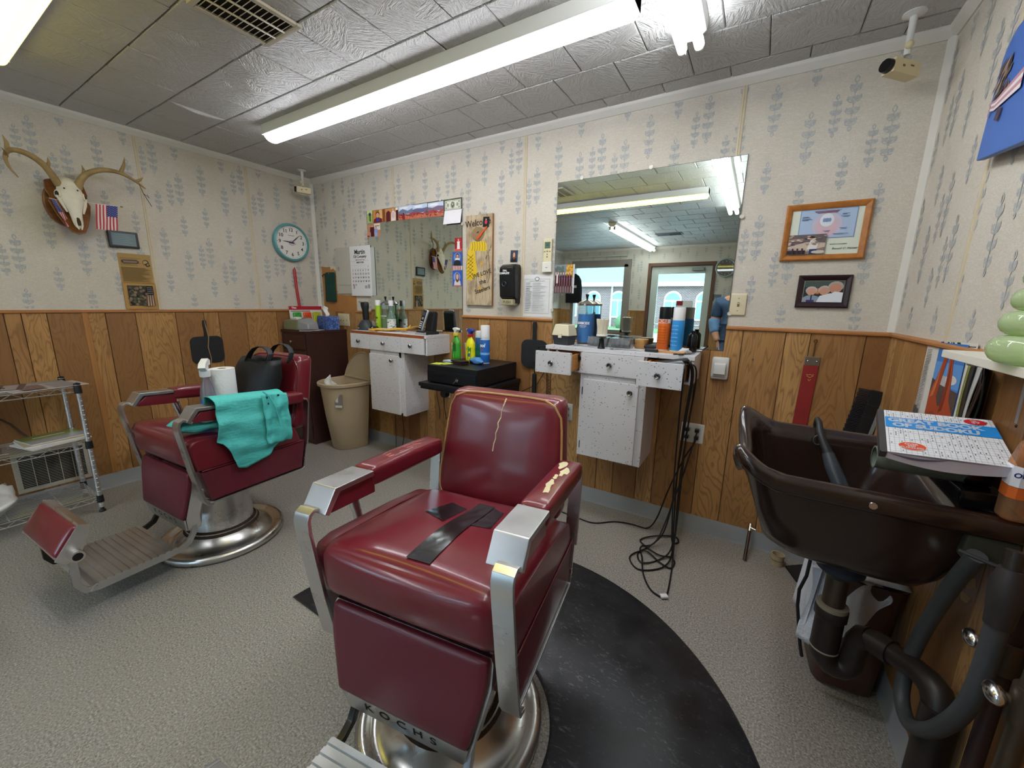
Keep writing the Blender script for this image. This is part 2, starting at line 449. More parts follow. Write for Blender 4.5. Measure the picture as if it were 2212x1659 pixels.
# wallpaper sprays: outlined leaf scrolls, printed on the wall face
def leaf(cx, cy, a, l, w, th=0.0030):
    n = 7; out = []; inn = []
    for i in range(n):
        t = i / (n - 1); r = w * sin(pi * t) ** 0.8
        out.append((t * l, r))
    pts = out + [(t, -r) for t, r in out[-2:0:-1]]
    ring_o = pts; ring_i = [(l * .5 + (x - l * .5) * (1 - 2.4 * th / l), y * max(0, 1 - th / w)) for x, y in pts]
    f = lambda q: (cx + q[0] * cos(a) - q[1] * sin(a), cy + q[0] * sin(a) + q[1] * cos(a))
    return [f(q) for q in ring_o], [f(q) for q in ring_i]
def spray(s=1.0, tiers=3):
    L = []; H = 0.038 * s; z = -H * tiers / 2
    for t in range(tiers):
        c = z + H * (t + .5); w = (0.8 if t in (0, tiers - 1) else 1.0) * s
        L.append(leaf(0, c - H * .62, pi / 2, H * 1.0, .0058 * s, .0060))
        for sg in (-1, 1):
            L.append(leaf(sg * .001, c - H * .36, pi / 2 - sg * .95, .027 * w, .0062 * s, .0060))
            L.append(leaf(sg * .002, c + H * .22, pi / 2 - sg * 2.0, .024 * w, .0052 * s, .0060))
            L.append(leaf(sg * .0150 * w, c - H * .16, pi / 2 - sg * 0.25, .019 * s, .0042 * s, .0060))
            L.append(leaf(sg * .003, c - H * .05, pi / 2 - sg * 1.5, .015 * w, .0034 * s, .004))
    L.append(leaf(0, z + H * tiers - H * .22, pi / 2, H * .75, .0085 * s, .0060))
    L.append(leaf(0, z + H * .1, pi / 2, H * (tiers - .3), .0018, .006))
    L.append(leaf(0, z + H * .18, -pi / 2, H * .62, .0075 * s, .0060))
    return L
SPR = {'big': spray(1.2, 4), 'mid': spray(0.95, 4), 'small': spray(1.0, 3)}
def add_print(mb, to3, u0, u1, v0, v1, seed):
    mb.mi(1); r = random.Random(seed); k = 0; u = u0 + .03
    while u < u1 - .02:
        v = v0 - .1 + (0.14 if k % 2 else 0.0) + r.uniform(-.015, .015); j = k
        while v < v1 + .05:
            kind = ('pair', 'small', 'big', 'small')[j % 4]
            its = [('big', 0, 0), ('mid', -.058, -.038)] if kind == 'pair' else [(kind, 0, 0)]
            for nm, du, dv in its:
                for li, (ro, ri) in enumerate(SPR[nm]):
                    pts = [(u + du + x, v + dv + y) for x, y in ro + ri]
                    if min(p[0] for p in pts) < u0 or max(p[0] for p in pts) > u1 or min(p[1] for p in pts) < v0 or max(p[1] for p in pts) > v1: continue
                    n = len(ro); mb.add([to3(p[0], p[1], li * 2.5e-5) for p in pts], [(i, (i + 1) % n, n + (i + 1) % n, n + i) for i in range(n)])
            v += 0.275 + r.uniform(-.02, .02); j += 1
        u += 0.142 + r.uniform(-.012, .012); k += 1
    mb.mi(0)
def boards(cuts, seed, lo, hi):
    r = random.Random(seed); c = sorted(cuts); out = [lo]
    for x in c:
        while x - out[-1] > 0.27: out.append(out[-1] + r.choice((0.095, 0.13, 0.165, 0.2)))
        if x - out[-1] > 0.05: out.append(x)
    while hi - out[-1] > 0.27: out.append(out[-1] + r.choice((0.095, 0.13, 0.165, 0.2)))
    out.append(hi); return out
def wainscot(name, parent, cuts, lo, hi, to3, seed, z0=0.0, z1=ZR):
    """to3(a, depth, z); boards with V grooves"""
    mb = MB(); vals = []; r = random.Random(seed + 50); bs = boards(cuts, seed, lo, hi); last = .5
    P = lambda a, d, z: to3(a, d, z)
    for a, b in zip(bs, bs[1:]):
        f0 = len(mb.f); g = .0028
        mb.mi(0); L = [[P(a + g * .3, .001, z), P(a + g, .006, z), P(b - g, .006, z), P(b - g * .3, .001, z)] for z in (z0, z1)]
        mb.loft(L, closed=False)
        v = r.random()
        if abs(v - last) < .2: v = (v + .45) % 1
        last = v; vals += [v] * (len(mb.f) - f0)
    f0 = len(mb.f); mb.mi(1).poly([P(lo, .0016, z0), P(hi, .0016, z0), P(hi, .0016, z1), P(lo, .0016, z1)]); vals += [0.0] * (len(mb.f) - f0)
    o = mb.build(name, [PAN, GROOVE], parent, sharp=20); set_board(o, vals); return o

# back wall
mb = MB().box((XL - .1, YB, -.05), (XR + .1, YB + .1, ZC + .06)); add_print(mb, lambda u, v, e: (u, YB - .0004 - e, v), XL + .01, XR - .01, ZR + .02, ZC - .03, 11)
wb = struct(mb.build('wall_back', [WP, WPP]))
wainscot('paneling', wb, [-3.751, -3.529, -3.228, -1.797, -1.691, -1.538, -1.338, -.942, -.807, -.692, -.542, -.439, -.2, -.053, .136, .239, .448], XL, XR, lambda a, d, z: (a, YB - d, z), 4)
# left wall
mb = MB().box((XL - .1, YF - .1, -.05), (XL, YB + .1, ZC + .06)); add_print(mb, lambda u, v, e: (XL + .0004 + e, u, v), YF + .01, YB - .01, ZR + .02, ZC - .03, 23)
wl = struct(mb.build('wall_left', [WP, WPP]))
wainscot('paneling', wl, [-.1, .08, .25, .446, .512, .614, .779, .876, 1.03, 1.26, 1.442, 1.544, 1.751, 2.009, 2.2], YF, YB, lambda a, d, z: (XL + d, a, z), 6)
# right wall
mb = MB().box((XR, YF - .1, -.05), (XR + .1, YB + .1, ZC + .06)); add_print(mb, lambda u, v, e: (XR - .0004 - e, -u, v), -YB + .01, -YF - .01, ZR + .02, ZC - .03, 37)
wr = struct(mb.build('wall_right', [WP, WPP]))
wainscot('paneling', wr, [2.36, 2.255, 2.154, 1.95, 1.497, 1.3, 1.18, 1.02], YF, YB, lambda a, d, z: (XR - d, a, z), 9)
# front wall with the window and the door cut out
WX0, WX1, WZ0, WZ1 = -3.50, -2.34, 0.78, 2.14
DX0, DX1, DZ1 = -1.86, -0.79, 2.08
mb = MB()
for a, b, c, d in ((XL - .1, -.05, WX0, ZC + .06), (WX0, -.05, WX1, WZ0), (WX0, WZ1, WX1, ZC + .06), (WX1, -.05, DX0, ZC + .06), (DX0, DZ1, DX1, ZC + .06), (DX1, -.05, XR + .1, ZC + .06)):
    mb.box((a, YF - .12, b), (c, YF, d))
for a, b, sd in ((XL + .01, WX0 - .07, 3), (WX1 + .1, DX0 - .07, 4), (DX1 + .07, XR - .01, 5)):
    add_print(mb, lambda u, v, e: (u, YF + .0004 + e, v), a, b, ZR + .02, ZC - .03, sd)
add_print(mb, lambda u, v, e: (u, YF + .0004 + e, v), WX0, DX1, WZ1 + .07, ZC - .03, 6)
wf = struct(mb.build('wall_front', [WP, WPP]))
for a, b, z1, sd in ((XL, WX0, ZR, 1), (WX0, WX1, WZ0 - .02, 2), (WX1, DX0 - .06, ZR, 3), (DX1 + .06, XR, ZR, 4)):
    wainscot('paneling', wf, [], a, b, lambda a_, d, z: (a_, YF + d, z), 30 + sd, 0.0, z1)

# chair rail, ceiling moulding, corner strips, seam strips, cove base
def rail_prof(d): return [(0, 0), (.012, 0), (.016, .004), (.016, .012), (.011, .018), (0, .02)]
def run(name, wall, a, b, prof, z, m):
    L = []
    for t in (a, b):
        L.append([{'b': (t, YB - d, z + h), 'l': (XL + d, t, z + h), 'r': (XR - d, t, z + h), 'f': (t, YF + d, z + h)}[wall] for d, h in prof])
    return struct(MB().loft(L).build(name, m))
RP = rail_prof(0); CP = [(0, 0), (.006, 0), (.012, .008), (.026, .022), (.032, .03), (.032, .05), (0, .05)]; BP = [(0, 0), (.016, 0), (.009, .012), (.007, .10), (.004, .104), (0, .104)]
n = 1
for w, a, b in (('b', XL, -3.69), ('b', -3.205, -3.0), ('b', -1.948, -1.177), ('b', -.135, XR), ('l', YF, YB), ('r', YF, YB)):
    run('trim_%d' % n, w, a, b, RP, ZR - .004, RAIL); n += 1
run('trim_%d' % n, 'f', WX1 + .08, DX0 - .06, RP, ZR - .004, RAIL); n += 1
for w, a, b in (('b', XL, XR), ('l', YF, YB), ('r', YF, YB), ('f', XL, XR)):
    run('trim_%d' % n, w, a, b, CP, ZC - .04, WTRIM); n += 1
for nm, w, a, b in (('baseboard_back', 'b', XL, XR), ('baseboard_left', 'l', YF, YB), ('baseboard_right', 'r', YF, YB)):
    run(nm, w, a, b, BP, 0.0, COVE)
for x, y, dx, dy in ((XL, YB, 1, -1), (XR, YB, -1, -1)):
    mbx = MB().prism([(x, y), (x + dx * .024, y), (x + dx * .024, y + dy * .004), (x + dx * .004, y + dy * .024), (x, y + dy * .024)], ZR + .016, ZC - .035, 'xy')
    struct(mbx.build('trim_%d' % n, WTRIM)); n += 1
for w, a in (('l', 1.179), ('l', 1.875), ('l', -.04), ('b', -2.666), ('b', -1.419), ('b', -.185), ('r', 1.856), ('r', .63)):
    L = []
    for z in (ZR + .016, ZC - .035):
        L.append([{'b': (a + s, YB - d, z), 'l': (XL + d, a + s, z), 'r': (XR - d, a + s, z)}[w] for s, d in ((-.011, 0), (-.010, .004), (-.002, .005), (0, .003), (.002, .005), (.010, .004), (.011, 0))])
    struct(MB().loft(L).build('trim_%d' % n, STRIP)); n += 1
# a pale batten over a panel joint on the left wall
struct(MB().prism([(XL, .762), (XL + .012, .766), (XL + .012, .792), (XL, .796)], .104, ZR - .004, 'xy').build('trim_%d' % n, mat('panel_batten', '#A4713E', .45, var=.15, vscale=5, stretch=(20, 20, 1)))); n += 1

# ---------------------------------------------------------------- ceiling lights
HOUSE = mat('white_enamel', '#D9D8D4', 0.4)
def lens_mat(name, col, k):
    m = bpy.data.materials.new(name); m.use_nodes = True; nt = NT(m); b = nt.n['Principled BSDF']
    b.inputs['Base Color'].default_value = S('#F4F2EA'); b.inputs['Roughness'].default_value = 0.35
    b.inputs['Emission Color'].default_value = S(col); b.inputs['Emission Strength'].default_value = LAMP * k; return m
LW = lens_mat('lit_white_tube', '#F6F8FF', 1.0); LY = lens_mat('lit_yellow_tube', '#FFEE62', 0.27); LWR = lens_mat('lit_bare_tube', '#F2F8FF', 1.0)
def wrap_light(name, label, x0, x1, y, lm, split, kind='wrap', rz=0.0):
    """a strip light along local x, centred at x=0"""
    L = x1 - x0; cx = (x0 + x1) / 2
    t = thing(name, label, 'ceiling light', (cx, y, ZC), rz, 'fluorescent strip lights on the ceiling')
    h = L / 2
    if kind == 'wrap':
        MB().loft([[(s, -.058, 0), (s, -.058, -.056), (s, -.050, -.060), (s, .050, -.060), (s, .058, -.056), (s, .058, 0)] for s in (-h, h)]).build('housing', HOUSE, t, bevel=.003)
        for s in (-1, 1):
            MB().box((s * h - .004 * (s > 0), -.0582, -.0605), (s * h + .004 * (s < 0), .0582, -.002)).build('end_cap', HOUSE, t, bevel=.004)
    else:
        MB().loft([[(s, -.060, 0), (s, -.052, -.030), (s, -.022, -.055), (s, .022, -.055), (s, .052, -.030), (s, .060, 0)] for s in (-h + .02, h - .02)]).build('housing', HOUSE, t, bevel=.003)
    cuts = [-h + .014] + split + [h - .014]
    for a, b in zip(cuts, cuts[1:]):
        if kind == 'wrap':
            prof = [(.048 * cos(pi * i / 10), -.0605 - .034 * sin(pi * i / 10) ** .8) for i in range(11)]
            MB().loft([[(s, p * k, z if k == 1 else -.0605 + (z + .0605) * .6) for p, z in prof] for s, k in ((a - .008, .9), (a + .004, 1), (b - .004, 1), (b + .008, .9))]).build('lens', [lm], t)
        else:
            for dy in (-.032, .032):
                MB().cyl((a + .02, dy, -.082), (b - .02, dy, -.082), .0185, seg=14).build('tube', lm, t)
                for e in (a + .011, b - .011):
                    MB().box((e - .009, dy - .014, -.098), (e + .009, dy + .014, -.054)).build('lamp_holder', HOUSE, t, bevel=.003)
    return t
wrap_light('strip_light', 'long white strip light on the ceiling running along the mirror wall', -2.90, -.50, 1.625, LW, [-.02])
wrap_light('strip_light', 'long yellowed strip light, at the upper left corner of the photo', -3.09, -.53, .50, LY, [0.03])
wrap_light('strip_light', 'double bare-tube strip light pointing at the mirror wall, near the right camera', -1.17, 1.17, .79, LWR, [0.0], 'bare', pi / 2)
bpy.data.objects[-1] if False else None
for o in [o for o in bpy.data.objects if o.get('label', '').startswith('double bare')]: o.location = (-.36, .79, ZC)
t = wrap_light('strip_light', 'bare-tube strip light near the front window, seen only in the large mirror', -1.25, 1.25, 0, LWR, [0.0], 'bare', pi / 2)
t.location = (-1.84, -1.92, ZC)

# ---------------------------------------------------------------- ceiling vents, cameras
def vent(label, x0, x1, y0, y1, nx, slats, m, along='y', z=ZC):
    t = thing('ceiling_vent', label, 'vent', ((x0 + x1) / 2, (y0 + y1) / 2, z))
    w, h = (x1 - x0) / 2, (y1 - y0) / 2; e = .022
    mb = MB()
    for a in ((-w, -h, w, -h + e), (-w, h - e, w, h), (-w, -h + e, -w + e, h - e), (w - e, -h + e, w, h - e)):
        mb.box((a[0], a[1], -.012), (a[2], a[3], .0))
    mb.build('frame', m, t, bevel=.003)
    MB().box((-w + e, -h + e, -.003), (w - e, h - e, 0)).build('duct', mat('dark_duct', '#1C1712', .9), t)
    mb = MB()
    for i in range(slats):
        y = -h + e + (2 * h - 2 * e) * (i + .5) / slats
        mb.add([(-w + e, y - .004, -.011), (w - e, y - .004, -.011), (w - e, y + .002, -.007), (-w + e, y + .002, -.007)], [(0, 1, 2, 3)])
    for i in range(1, nx):
        x = -w + e + (2 * w - 2 * e) * i / nx; mb.box((x - .0035, -h + e, -.0125), (x + .0035, h - e, -.008))
    mb.build('grille', m, t, solid=.0012)
    return t
VM = mat('aged_vent_enamel', '#C3BAA8', .5, var=.08)
vent('beige return air grille in the ceiling beside the yellowed light', -2.0, -1.745, .845, 1.15, 3, 12, VM)
vent('dark double-slot vent by the front door, seen only in the mirror', -1.52, -1.13, -2.03, -1.81, 2, 3, mat('dark_vent', '#6E7380', .5))
def sec_camera(label, base, body, yaw, ln, drop):
    t = thing('security_camera', label, 'security camera', base)
    MB().lathe([(.0, 0), (.036, 0), (.036, -.004), (.012, -.012), (.0105, -drop), (0, -drop)], 18).build('mount', HOUSE, t)
    MB().sphere((0, -.012, -drop + .03), .014).build('pivot_knob', mat('cream_plastic', '#D9C9A0', .5), t)
    bx = Vector(body)
    MB().cyl((0, 0, -drop), tuple(bx + Vector((0, 0, .02))), .005).build('stem', mat('chrome', '#D0D0D0', .2, 1.0), t)
    bd = MB().box((-ln * .45, -.022, -.024), (ln * .55, .022, .024)).mi(1).box((ln * .15, -.0228, .004), (ln * .3, -.0222, .010)).box((-ln * .15, -.0228, -.003), (-ln * .05, -.0222, .005))
    o = bd.build('body', [mat('cream_plastic'), mat('vent_slot', '#6B5F4A', .7)], t, bevel=.004, loc=bx, rot=(0, R_(4), yaw))
    MB().cyl((-ln * .45 - .004, 0, 0), (-ln * .45 - .02, 0, 0), .024, .022, 20).build('lens', mat('black_gloss', '#0B0B0D', .2), o)
    return t
sec_camera('cream security camera on a white stem, hung near the deer skull wall corner', (-3.56, 2.24, ZC), (.0, .0, -.165), R_(55), .11, .13)
sec_camera('cream security camera on a white stem above the framed certificate', (.368, 2.27, ZC), (-.012, .0, -.185), R_(42), .12, .14)

# ---------------------------------------------------------------- front wall: window, door, things seen in the mirror
BRN = mat('brown_casing', '#5F3F2A', .5, var=.1); GRYF = mat('window_frame_grey', '#8E847C', .5); DOORM = mat('door_alu', '#C2C8BE', .4)
mb = MB(); e = .07
for a in ((WX0 - .02, WZ0 - .02, WX1 + .09, WZ0 + .05), (WX0 - .02, WZ1 - .05, WX1 + .09, WZ1 + .09), (WX0 - .02, WZ0, WX0 + .05, WZ1), (WX1 - .05, WZ0, WX1 + .03, WZ1)):
    mb.box((a[0], YF - .09, a[1]), (a[2], YF + .02, a[3]))
w1 = struct(mb.build('window_1', GRYF))
MB().box((WX0, YF - .06, WZ0), (WX1, YF - .055, WZ1)).build('pane', GLZ, w1)
MB().box((WX1 + .03, YF, WZ0 - .3), (WX1 + .09, YF + .025, WZ1 + .095)).build('casing', GRYF, w1)
mb = MB()
for a in ((DX0 - .06, 0, DX0, DZ1 + .06), (DX1, 0, DX1 + .06, DZ1 + .06), (DX0, DZ1, DX1, DZ1 + .06)):
    mb.box((a[0], YF - .12, a[1]), (a[2], YF + .018, a[3]))
struct(mb.build('trim_%d' % n, BRN)); n += 1
mb = MB()
for a in ((DX0, 0.005, DX0 + .13, DZ1), (DX1 - .12, 0.005, DX1, DZ1), (DX0 + .13, DZ1 - .14, DX1 - .12, DZ1), (DX0 + .13, .005, DX1 - .12, .28)):
    mb.box((a[0], YF - .09, a[1]), (a[2], YF - .04, a[3]))
d1 = struct(mb.build('door_1', DOORM, bevel=.004))
MB().box((DX0 + .13, YF - .068, .28), (DX1 - .12, YF - .062, DZ1 - .14)).build('pane', GLZ, d1)
MB().box((DX1 - .14, YF - .04, DZ1 - .09), (DX1 - .34, YF + .03, DZ1 - .04)).build('door_closer', mat('closer_grey', '#7B7F80', .4, .6), d1)
MB().tube([(DX1 - .12, YF - .03, .98), (DX1 - .12, YF + .01, .98), (DX0 + .13, YF + .01, .98), (DX0 + .13, YF - .03, .98)], .011, 8).build('push_bar', mat('chrome'), d1)
loc, rz = on_wall('f', -1.21, 1.37, -.055)
t = thing('closed_sign', 'red and black CLOSED sign hanging on the glass front door', 'sign', loc, rz)
MB().box((-.15, -.003, -.07), (.15, .003, .07)).mi(1).box((.03, -.0035, -.02), (.145, .0035, .065)).build('board', [flat('#E9E9E6'), flat('#8E2B33')], t)
text('CLOSED', .062, flat('#1A1A1C'), t, (0, .0036, -.01), bold=.002, rot=(0, 0, pi))
loc, rz = on_wall('f', -2.96, 2.30, .06)
t = thing('curtain_rod', 'thin white curtain rod above the front window', 'curtain rod', loc, rz)
MB().cyl((-.66, 0, 0), (.62, 0, 0), .011).build('rod', mat('rod_white', '#C9CCC6', .4), t)
for s in (-.6, .6): MB().box((s - .01, -.001, -.02), (s + .01, .06, .02)).build('bracket', mat('rod_white'), t)
loc, rz = on_wall('f', -.58, 2.02, .0)
t = thing('wall_clock', 'round glass-fronted clock beside the front door, seen in the mirror', 'clock', loc, rz)
MB().lathe([(0, -.001), (.165, -.001), (.165, -.035), (.150, -.05), (.136, -.035), (0, -.035)], 40, axis='y').build('case', mat('clock_grey', '#9FB0B4', .3), t)
MB().lathe([(0, 0), (.136, 0), (.136, .002), (0, .002)], 40, axis='y', c=(0, -.038, 0)).build('glass', mat('clock_dark_glass', '#57514E', .03, 0, .8), t)
mb = MB()
for i in range(12):
    a = i * pi / 6; mb.cbox((.112 * sin(a), -.0393, .112 * cos(a)), (.012, .002, .012))
mb.build('dial_mark', flat('#C8CCCC'), t)
loc, rz = on_wall('f', -.68, 1.39, .0)
o = card_mesh('wall_calendar', .165, .34, '#C9D2DC', [('#6E7780', rect(0, .68, 1, 1)), ('#A8B0B8', rect(0, .62, 1, .68))] + [('#8893A0', rect(.08 + .12 * i, .1 + .1 * j, .15 + .12 * i, .14 + .1 * j)) for i in range(7) for j in range(5)], loc=loc, rot=(0, 0, rz))
tag(o, 'small calendar with a grey picture hung beside the front door', 'calendar')
# black garment in the front window
mb = MB(); L = []
for z, x0, x1, d in ((1.36, -.20, .17, .03), (1.45, -.20, .17, .05), (1.6, -.20, .18, .06), (1.72, -.19, .22, .06), (1.84, -.17, .235, .06), (1.92, -.12, .21, .05), (1.965, -.05, .14, .03)):
    c, w = (x0 + x1) / 2, (x1 - x0) / 2
    L.append([(c + w * cos(a) * (abs(cos(a)) ** -.4 if abs(cos(a)) > .01 else 1) * abs(cos(a)) ** .2, d * sin(a), z) for a in [2 * pi * j / 20 for j in range(20)]])
t = thing('black_vest', 'black sleeveless vest with a white tag hung in the front window', 'vest', (-3.42, YF + .12, 0), pi)
MB().loft(L).build('cloth', mat('black_cloth', '#0E1116', .85), t)
MB().cbox((-.06, -.062, 1.70), (.07, .002, .05)).build('tag', flat('#C9C9C4'), t)
MB().tube([(0.03, 0, 1.955), (.03, .03, 2.0), (0.03, .05, 2.295)], .003, 6).build('hanger_wire', mat('chrome'), t)

# ---------------------------------------------------------------- outside, across the street
def brick_mat():
    m = bpy.data.materials.new('red_brick'); m.use_nodes = True; nt = NT(m); b = nt.n['Principled BSDF']
    br = nt.new('ShaderNodeTexBrick'); nt.link(nt.coord((1, 1, 1), (pi / 2, 0, 0)), br.inputs['Vector'])
    br.inputs['Color1'].default_value = S('#7E5954'); br.inputs['Color2'].default_value = S('#6E4F4D'); br.inputs['Mortar'].default_value = S('#A29C98')
    br.inputs['Scale'].default_value = 4.0; br.inputs['Mortar Size'].default_value = .03; br.inputs['Brick Width'].default_value = .6; br.inputs['Row Height'].default_value = .26
    nt.link(br.outputs[0], b.inputs['Base Color']); b.inputs['Roughness'].default_value = .9; return m
BR = brick_mat(); OWH = mat('painted_white_wood', '#D5DCDD', .6); OGL = mat('outside_glass', '#6C8794', .08, 0, .8)
g = struct(MB().box((-40, -40, -.16), (25, YF - .13, -.1)).build('ground_outside', mat('asphalt', '#9DA3A2', .9, var=.1, vscale=3)))
struct(MB().box((-40, -8.6, -.1), (25, -6.0, .0)).mi(1).box((-40, -20.0, -.1), (25, -17.2, .0)).build('lawn_and_walk', [mat('sidewalk', '#C0C2BD', .9), mat('lawn', '#6E8A58', .95, var=.3, vscale=20)]))
t = thing('brick_building', 'brick building with arched white windows across the street', 'building', (-4.5, -20.0, 0), pi)
mb = MB().box((-12, 0, -.1), (12, 6, 2.65)).build('wall', BR, t)
MB().prism([(-12.5, 2.62), (12.5, 2.62), (10, 4.9), (-10, 4.9)], -.4, 5.8).build('roof', mat('shingle_roof', '#8FA6A6', .9, var=.1, vscale=14), t)
MB().box((-12.5, -.5, 2.45), (12.5, -.35, 2.68)).build('gutter', OWH, t)
MB().prism([(-7.4, 2.66), (-4.4, 2.66), (-5.9, 4.2)], -.7, 1.2).build('gable', OWH, t)
for x in (-6.9, -3.0, 3.4): MB().box((x - .05, -.12, 0), (x + .05, -.02, 2.5)).build('downspout', OWH, t)
for x in (-8.4, -6.4, -4.9, -3.6, -1.9, -.2, 1.4, 3.0, 4.6, 6.2, 8.0):
    w = .48
    o = MB().prism([(-w, .55), (w, .55)] + [(w * cos(a), 1.72 + .48 * sin(a)) for a in [pi * i / 10 for i in range(11)]], -.05, .02).build('window', OWH, t, loc=(x, 0, 0))
    mb = MB().prism([(-w + .07, .65), (-.03, .65), (-.03, 1.58), (-w + .07, 1.58)], -.06, -.045).prism([(.03, .65), (w - .07, .65), (w - .07, 1.58), (.03, 1.58)], -.06, -.045)
    mb.prism([((w - .07) * cos(a), 1.68 + .4 * sin(a)) for a in [pi * i / 10 for i in range(11)]], -.06, -.045).build('pane', OGL, o)
for i, (x, s) in enumerate(((-1.2, .75), (-3.4, .7), (-6.6, .8), (-8.6, .7), (-10.6, .75))):
    mb = MB(); r = random.Random(i)
    mb.sphere((0, 0, .45 * s), (.75 * s, .6 * s, .62 * s), 20, 14)
    for k in range(len(mb.v)):
        p = mb.v[k]; p *= 1 + .16 * mnoise.noise(p * 6 + Vector((i * 7, 0, 0)))
    o = mb.build('round_shrub', mat('shrub_leaves', '#54704F', .9, var=.4, vscale=30, bump=1.0, bscale=40), loc=(x, -18.6, -.05))
    tag(o, 'clipped round shrub in front of the brick building across the street', 'shrub', 'clipped shrubs across the street')

# ---------------------------------------------------------------- the photographer, seen in the large mirror
def skin_body(name, pts, edges, m, parent, sub=2):
    me = bpy.data.meshes.new(name); me.from_pydata([p[:3] for p in pts], edges, [])
    o = bpy.data.objects.new(name, me); COL.objects.link(o); o.parent = parent
    sk = o.modifiers.new('skin', 'SKIN'); sk.use_smooth_shade = True
    me.skin_vertices.new() if not me.skin_vertices else None
    for i, p in enumerate(pts):
        q = p[3] if isinstance(p[3], tuple) else (p[3], p[3]); me.skin_vertices[0].data[i].radius = q
    me.skin_vertices[0].data[0].use_root = True
    ss = o.modifiers.new('sub', 'SUBSURF'); ss.levels = sub; ss.render_levels = sub
    me.materials.append(m); return o
SKIN = mat('skin', '#C39079', .55, var=.06); DEN = mat('denim_jacket', '#3F5878', .85, var=.3, vscale=14); DENL = mat('light_denim_sleeve', '#6C95C4', .85, var=.25, vscale=16)
JEAN = mat('blue_jeans', '#2B4674', .85, var=.25, vscale=14); HAIR = mat('grey_hair', '#8B8580', .8)
t = thing('person', 'person in a denim jacket and jeans, hand in pocket, reflected at the mirror edge', 'person', (-.185, -.31, 0))
# x right, y towards the mirror, z up : left arm hangs with the hand at the pocket, right arm lifts a phone
body = [(0, 0, .95, (.155, .11)), (0, 0, 1.12, (.15, .105)), (0, .0, 1.28, (.17, .11)), (0, -.01, 1.40, (.13, .09)), (0, 0, 1.50, .055), (0, .01, 1.56, .06),
        (-.085, 0, .90, .1), (-.1, .01, .50, .07), (-.105, -.01, .10, .05), (-.11, .1, .045, .045), (.085, 0, .90, .1), (.1, .01, .50, .07), (.105, -.01, .10, .05), (.11, .1, .045, .045),
        (-.18, -.01, 1.39, .07), (-.235, -.03, 1.18, .055), (-.205, .03, 1.02, .042), (-.165, .07, .945, .034),
        (.18, -.01, 1.39, .07), (.27, .04, 1.20, .052), (.26, .17, 1.30, .04), (.235, .21, 1.335, .032)]
skin_body('body', body, [(0, 1), (1, 2), (2, 3), (3, 4), (4, 5), (0, 6), (6, 7), (7, 8), (8, 9), (0, 10), (10, 11), (11, 12), (12, 13), (3, 14), (14, 15), (15, 16), (16, 17), (3, 18), (18, 19), (19, 20), (20, 21)], SKIN, t)
skin_body('jacket', [(0, 0, 1.0, (.175, .13)), (0, 0, 1.12, (.172, .125)), (0, 0, 1.28, (.19, .13)), (0, -.01, 1.41, (.15, .105)), (0, 0, 1.47, (.075, .075)),
                     (-.19, -.01, 1.385, .085), (-.235, -.03, 1.20, .07), (.19, -.01, 1.385, .085), (.27, .04, 1.21, .066), (0, 0, .97, (.17, .125))],
          [(0, 1), (1, 2), (2, 3), (3, 4), (3, 5), (5, 6), (3, 7), (7, 8), (0, 9)], DEN, t)
skin_body('sleeve', [(-.234, -.028, 1.215, .073), (-.236, -.026, 1.17, .07), (-.218, .012, 1.07, .06), (-.208, .03, 1.035, .058)], [(0, 1), (1, 2), (2, 3)], DENL, t)
skin_body('sleeve', [(.268, .035, 1.215, .068), (.27, .06, 1.21, .064), (.266, .12, 1.265, .055)], [(0, 1), (1, 2)], DENL, t)
skin_body('jeans', [(0, 0, .98, (.165, .118)), (0, 0, .90, (.165, .12)), (-.088, 0, .84, .115), (-.1, .01, .50, .088), (-.105, -.01, .12, .075), (.088, 0, .84, .115), (.1, .01, .50, .088), (.105, -.01, .12, .075)],
          [(0, 1), (1, 2), (2, 3), (3, 4), (1, 5), (5, 6), (6, 7)], JEAN, t)
for s in (-1, 1):
    MB().loft([[(s * .108 + .05 * w * cos(a), .045 + l * sin(a), z) for a in [2 * pi * i / 16 for i in range(16)]] for w, l, z in ((.8, .135, 0), (1, .145, .02), (.95, .135, .06), (.8, .09, .1), (.7, .06, .13))]).build('shoe', mat('dark_shoe', '#2A2420', .6), t)
mb = MB(); r = (.077, .098, .115)
def headxf(p):
    q = Vector(p)
    if q.z < -.03: q.x *= 1 - .28 * (-q.z - .03) / .085; q.y = q.y * .95 + .008
    if q.y > .07 and -.07 < q.z < .02: q.y += .018 * math.exp(-(q.x / .014) ** 2 - ((q.z + .02) / .025) ** 2)
    if q.y > .05: q.y -= .010 * (math.exp(-((abs(q.x) - .03) / .014) ** 2 - ((q.z - .008) / .012) ** 2))
    return q + Vector((0, .02, 1.655))
mb.xf = headxf; mb.sphere((0, 0, 0), r, 36, 24); head = mb.build('head', SKIN, t)
for s in (-1, 1):
    MB().sphere((s * .03, .102, 1.66), .0115, 12, 8).build('eye', mat('eye_white', '#E6E2DC', .3), head)
    MB().sphere((s * .03, .1115, 1.66), .0045, 8, 6).build('pupil', mat('black_gloss'), head)
    MB().sphere((s * .078, .015, 1.65), (.012, .02, .032), 10, 8).build('ear', SKIN, head)
MB().sphere((0, .103, 1.597), (.022, .008, .006), 12, 6).build('mouth', mat('lips', '#9B5E55', .5), head)
mb = MB(); mb.sphere((0, .008, 1.672), (.083, .105, .108), 24, 14, z0=-.15); mb.build('hair', HAIR, head)
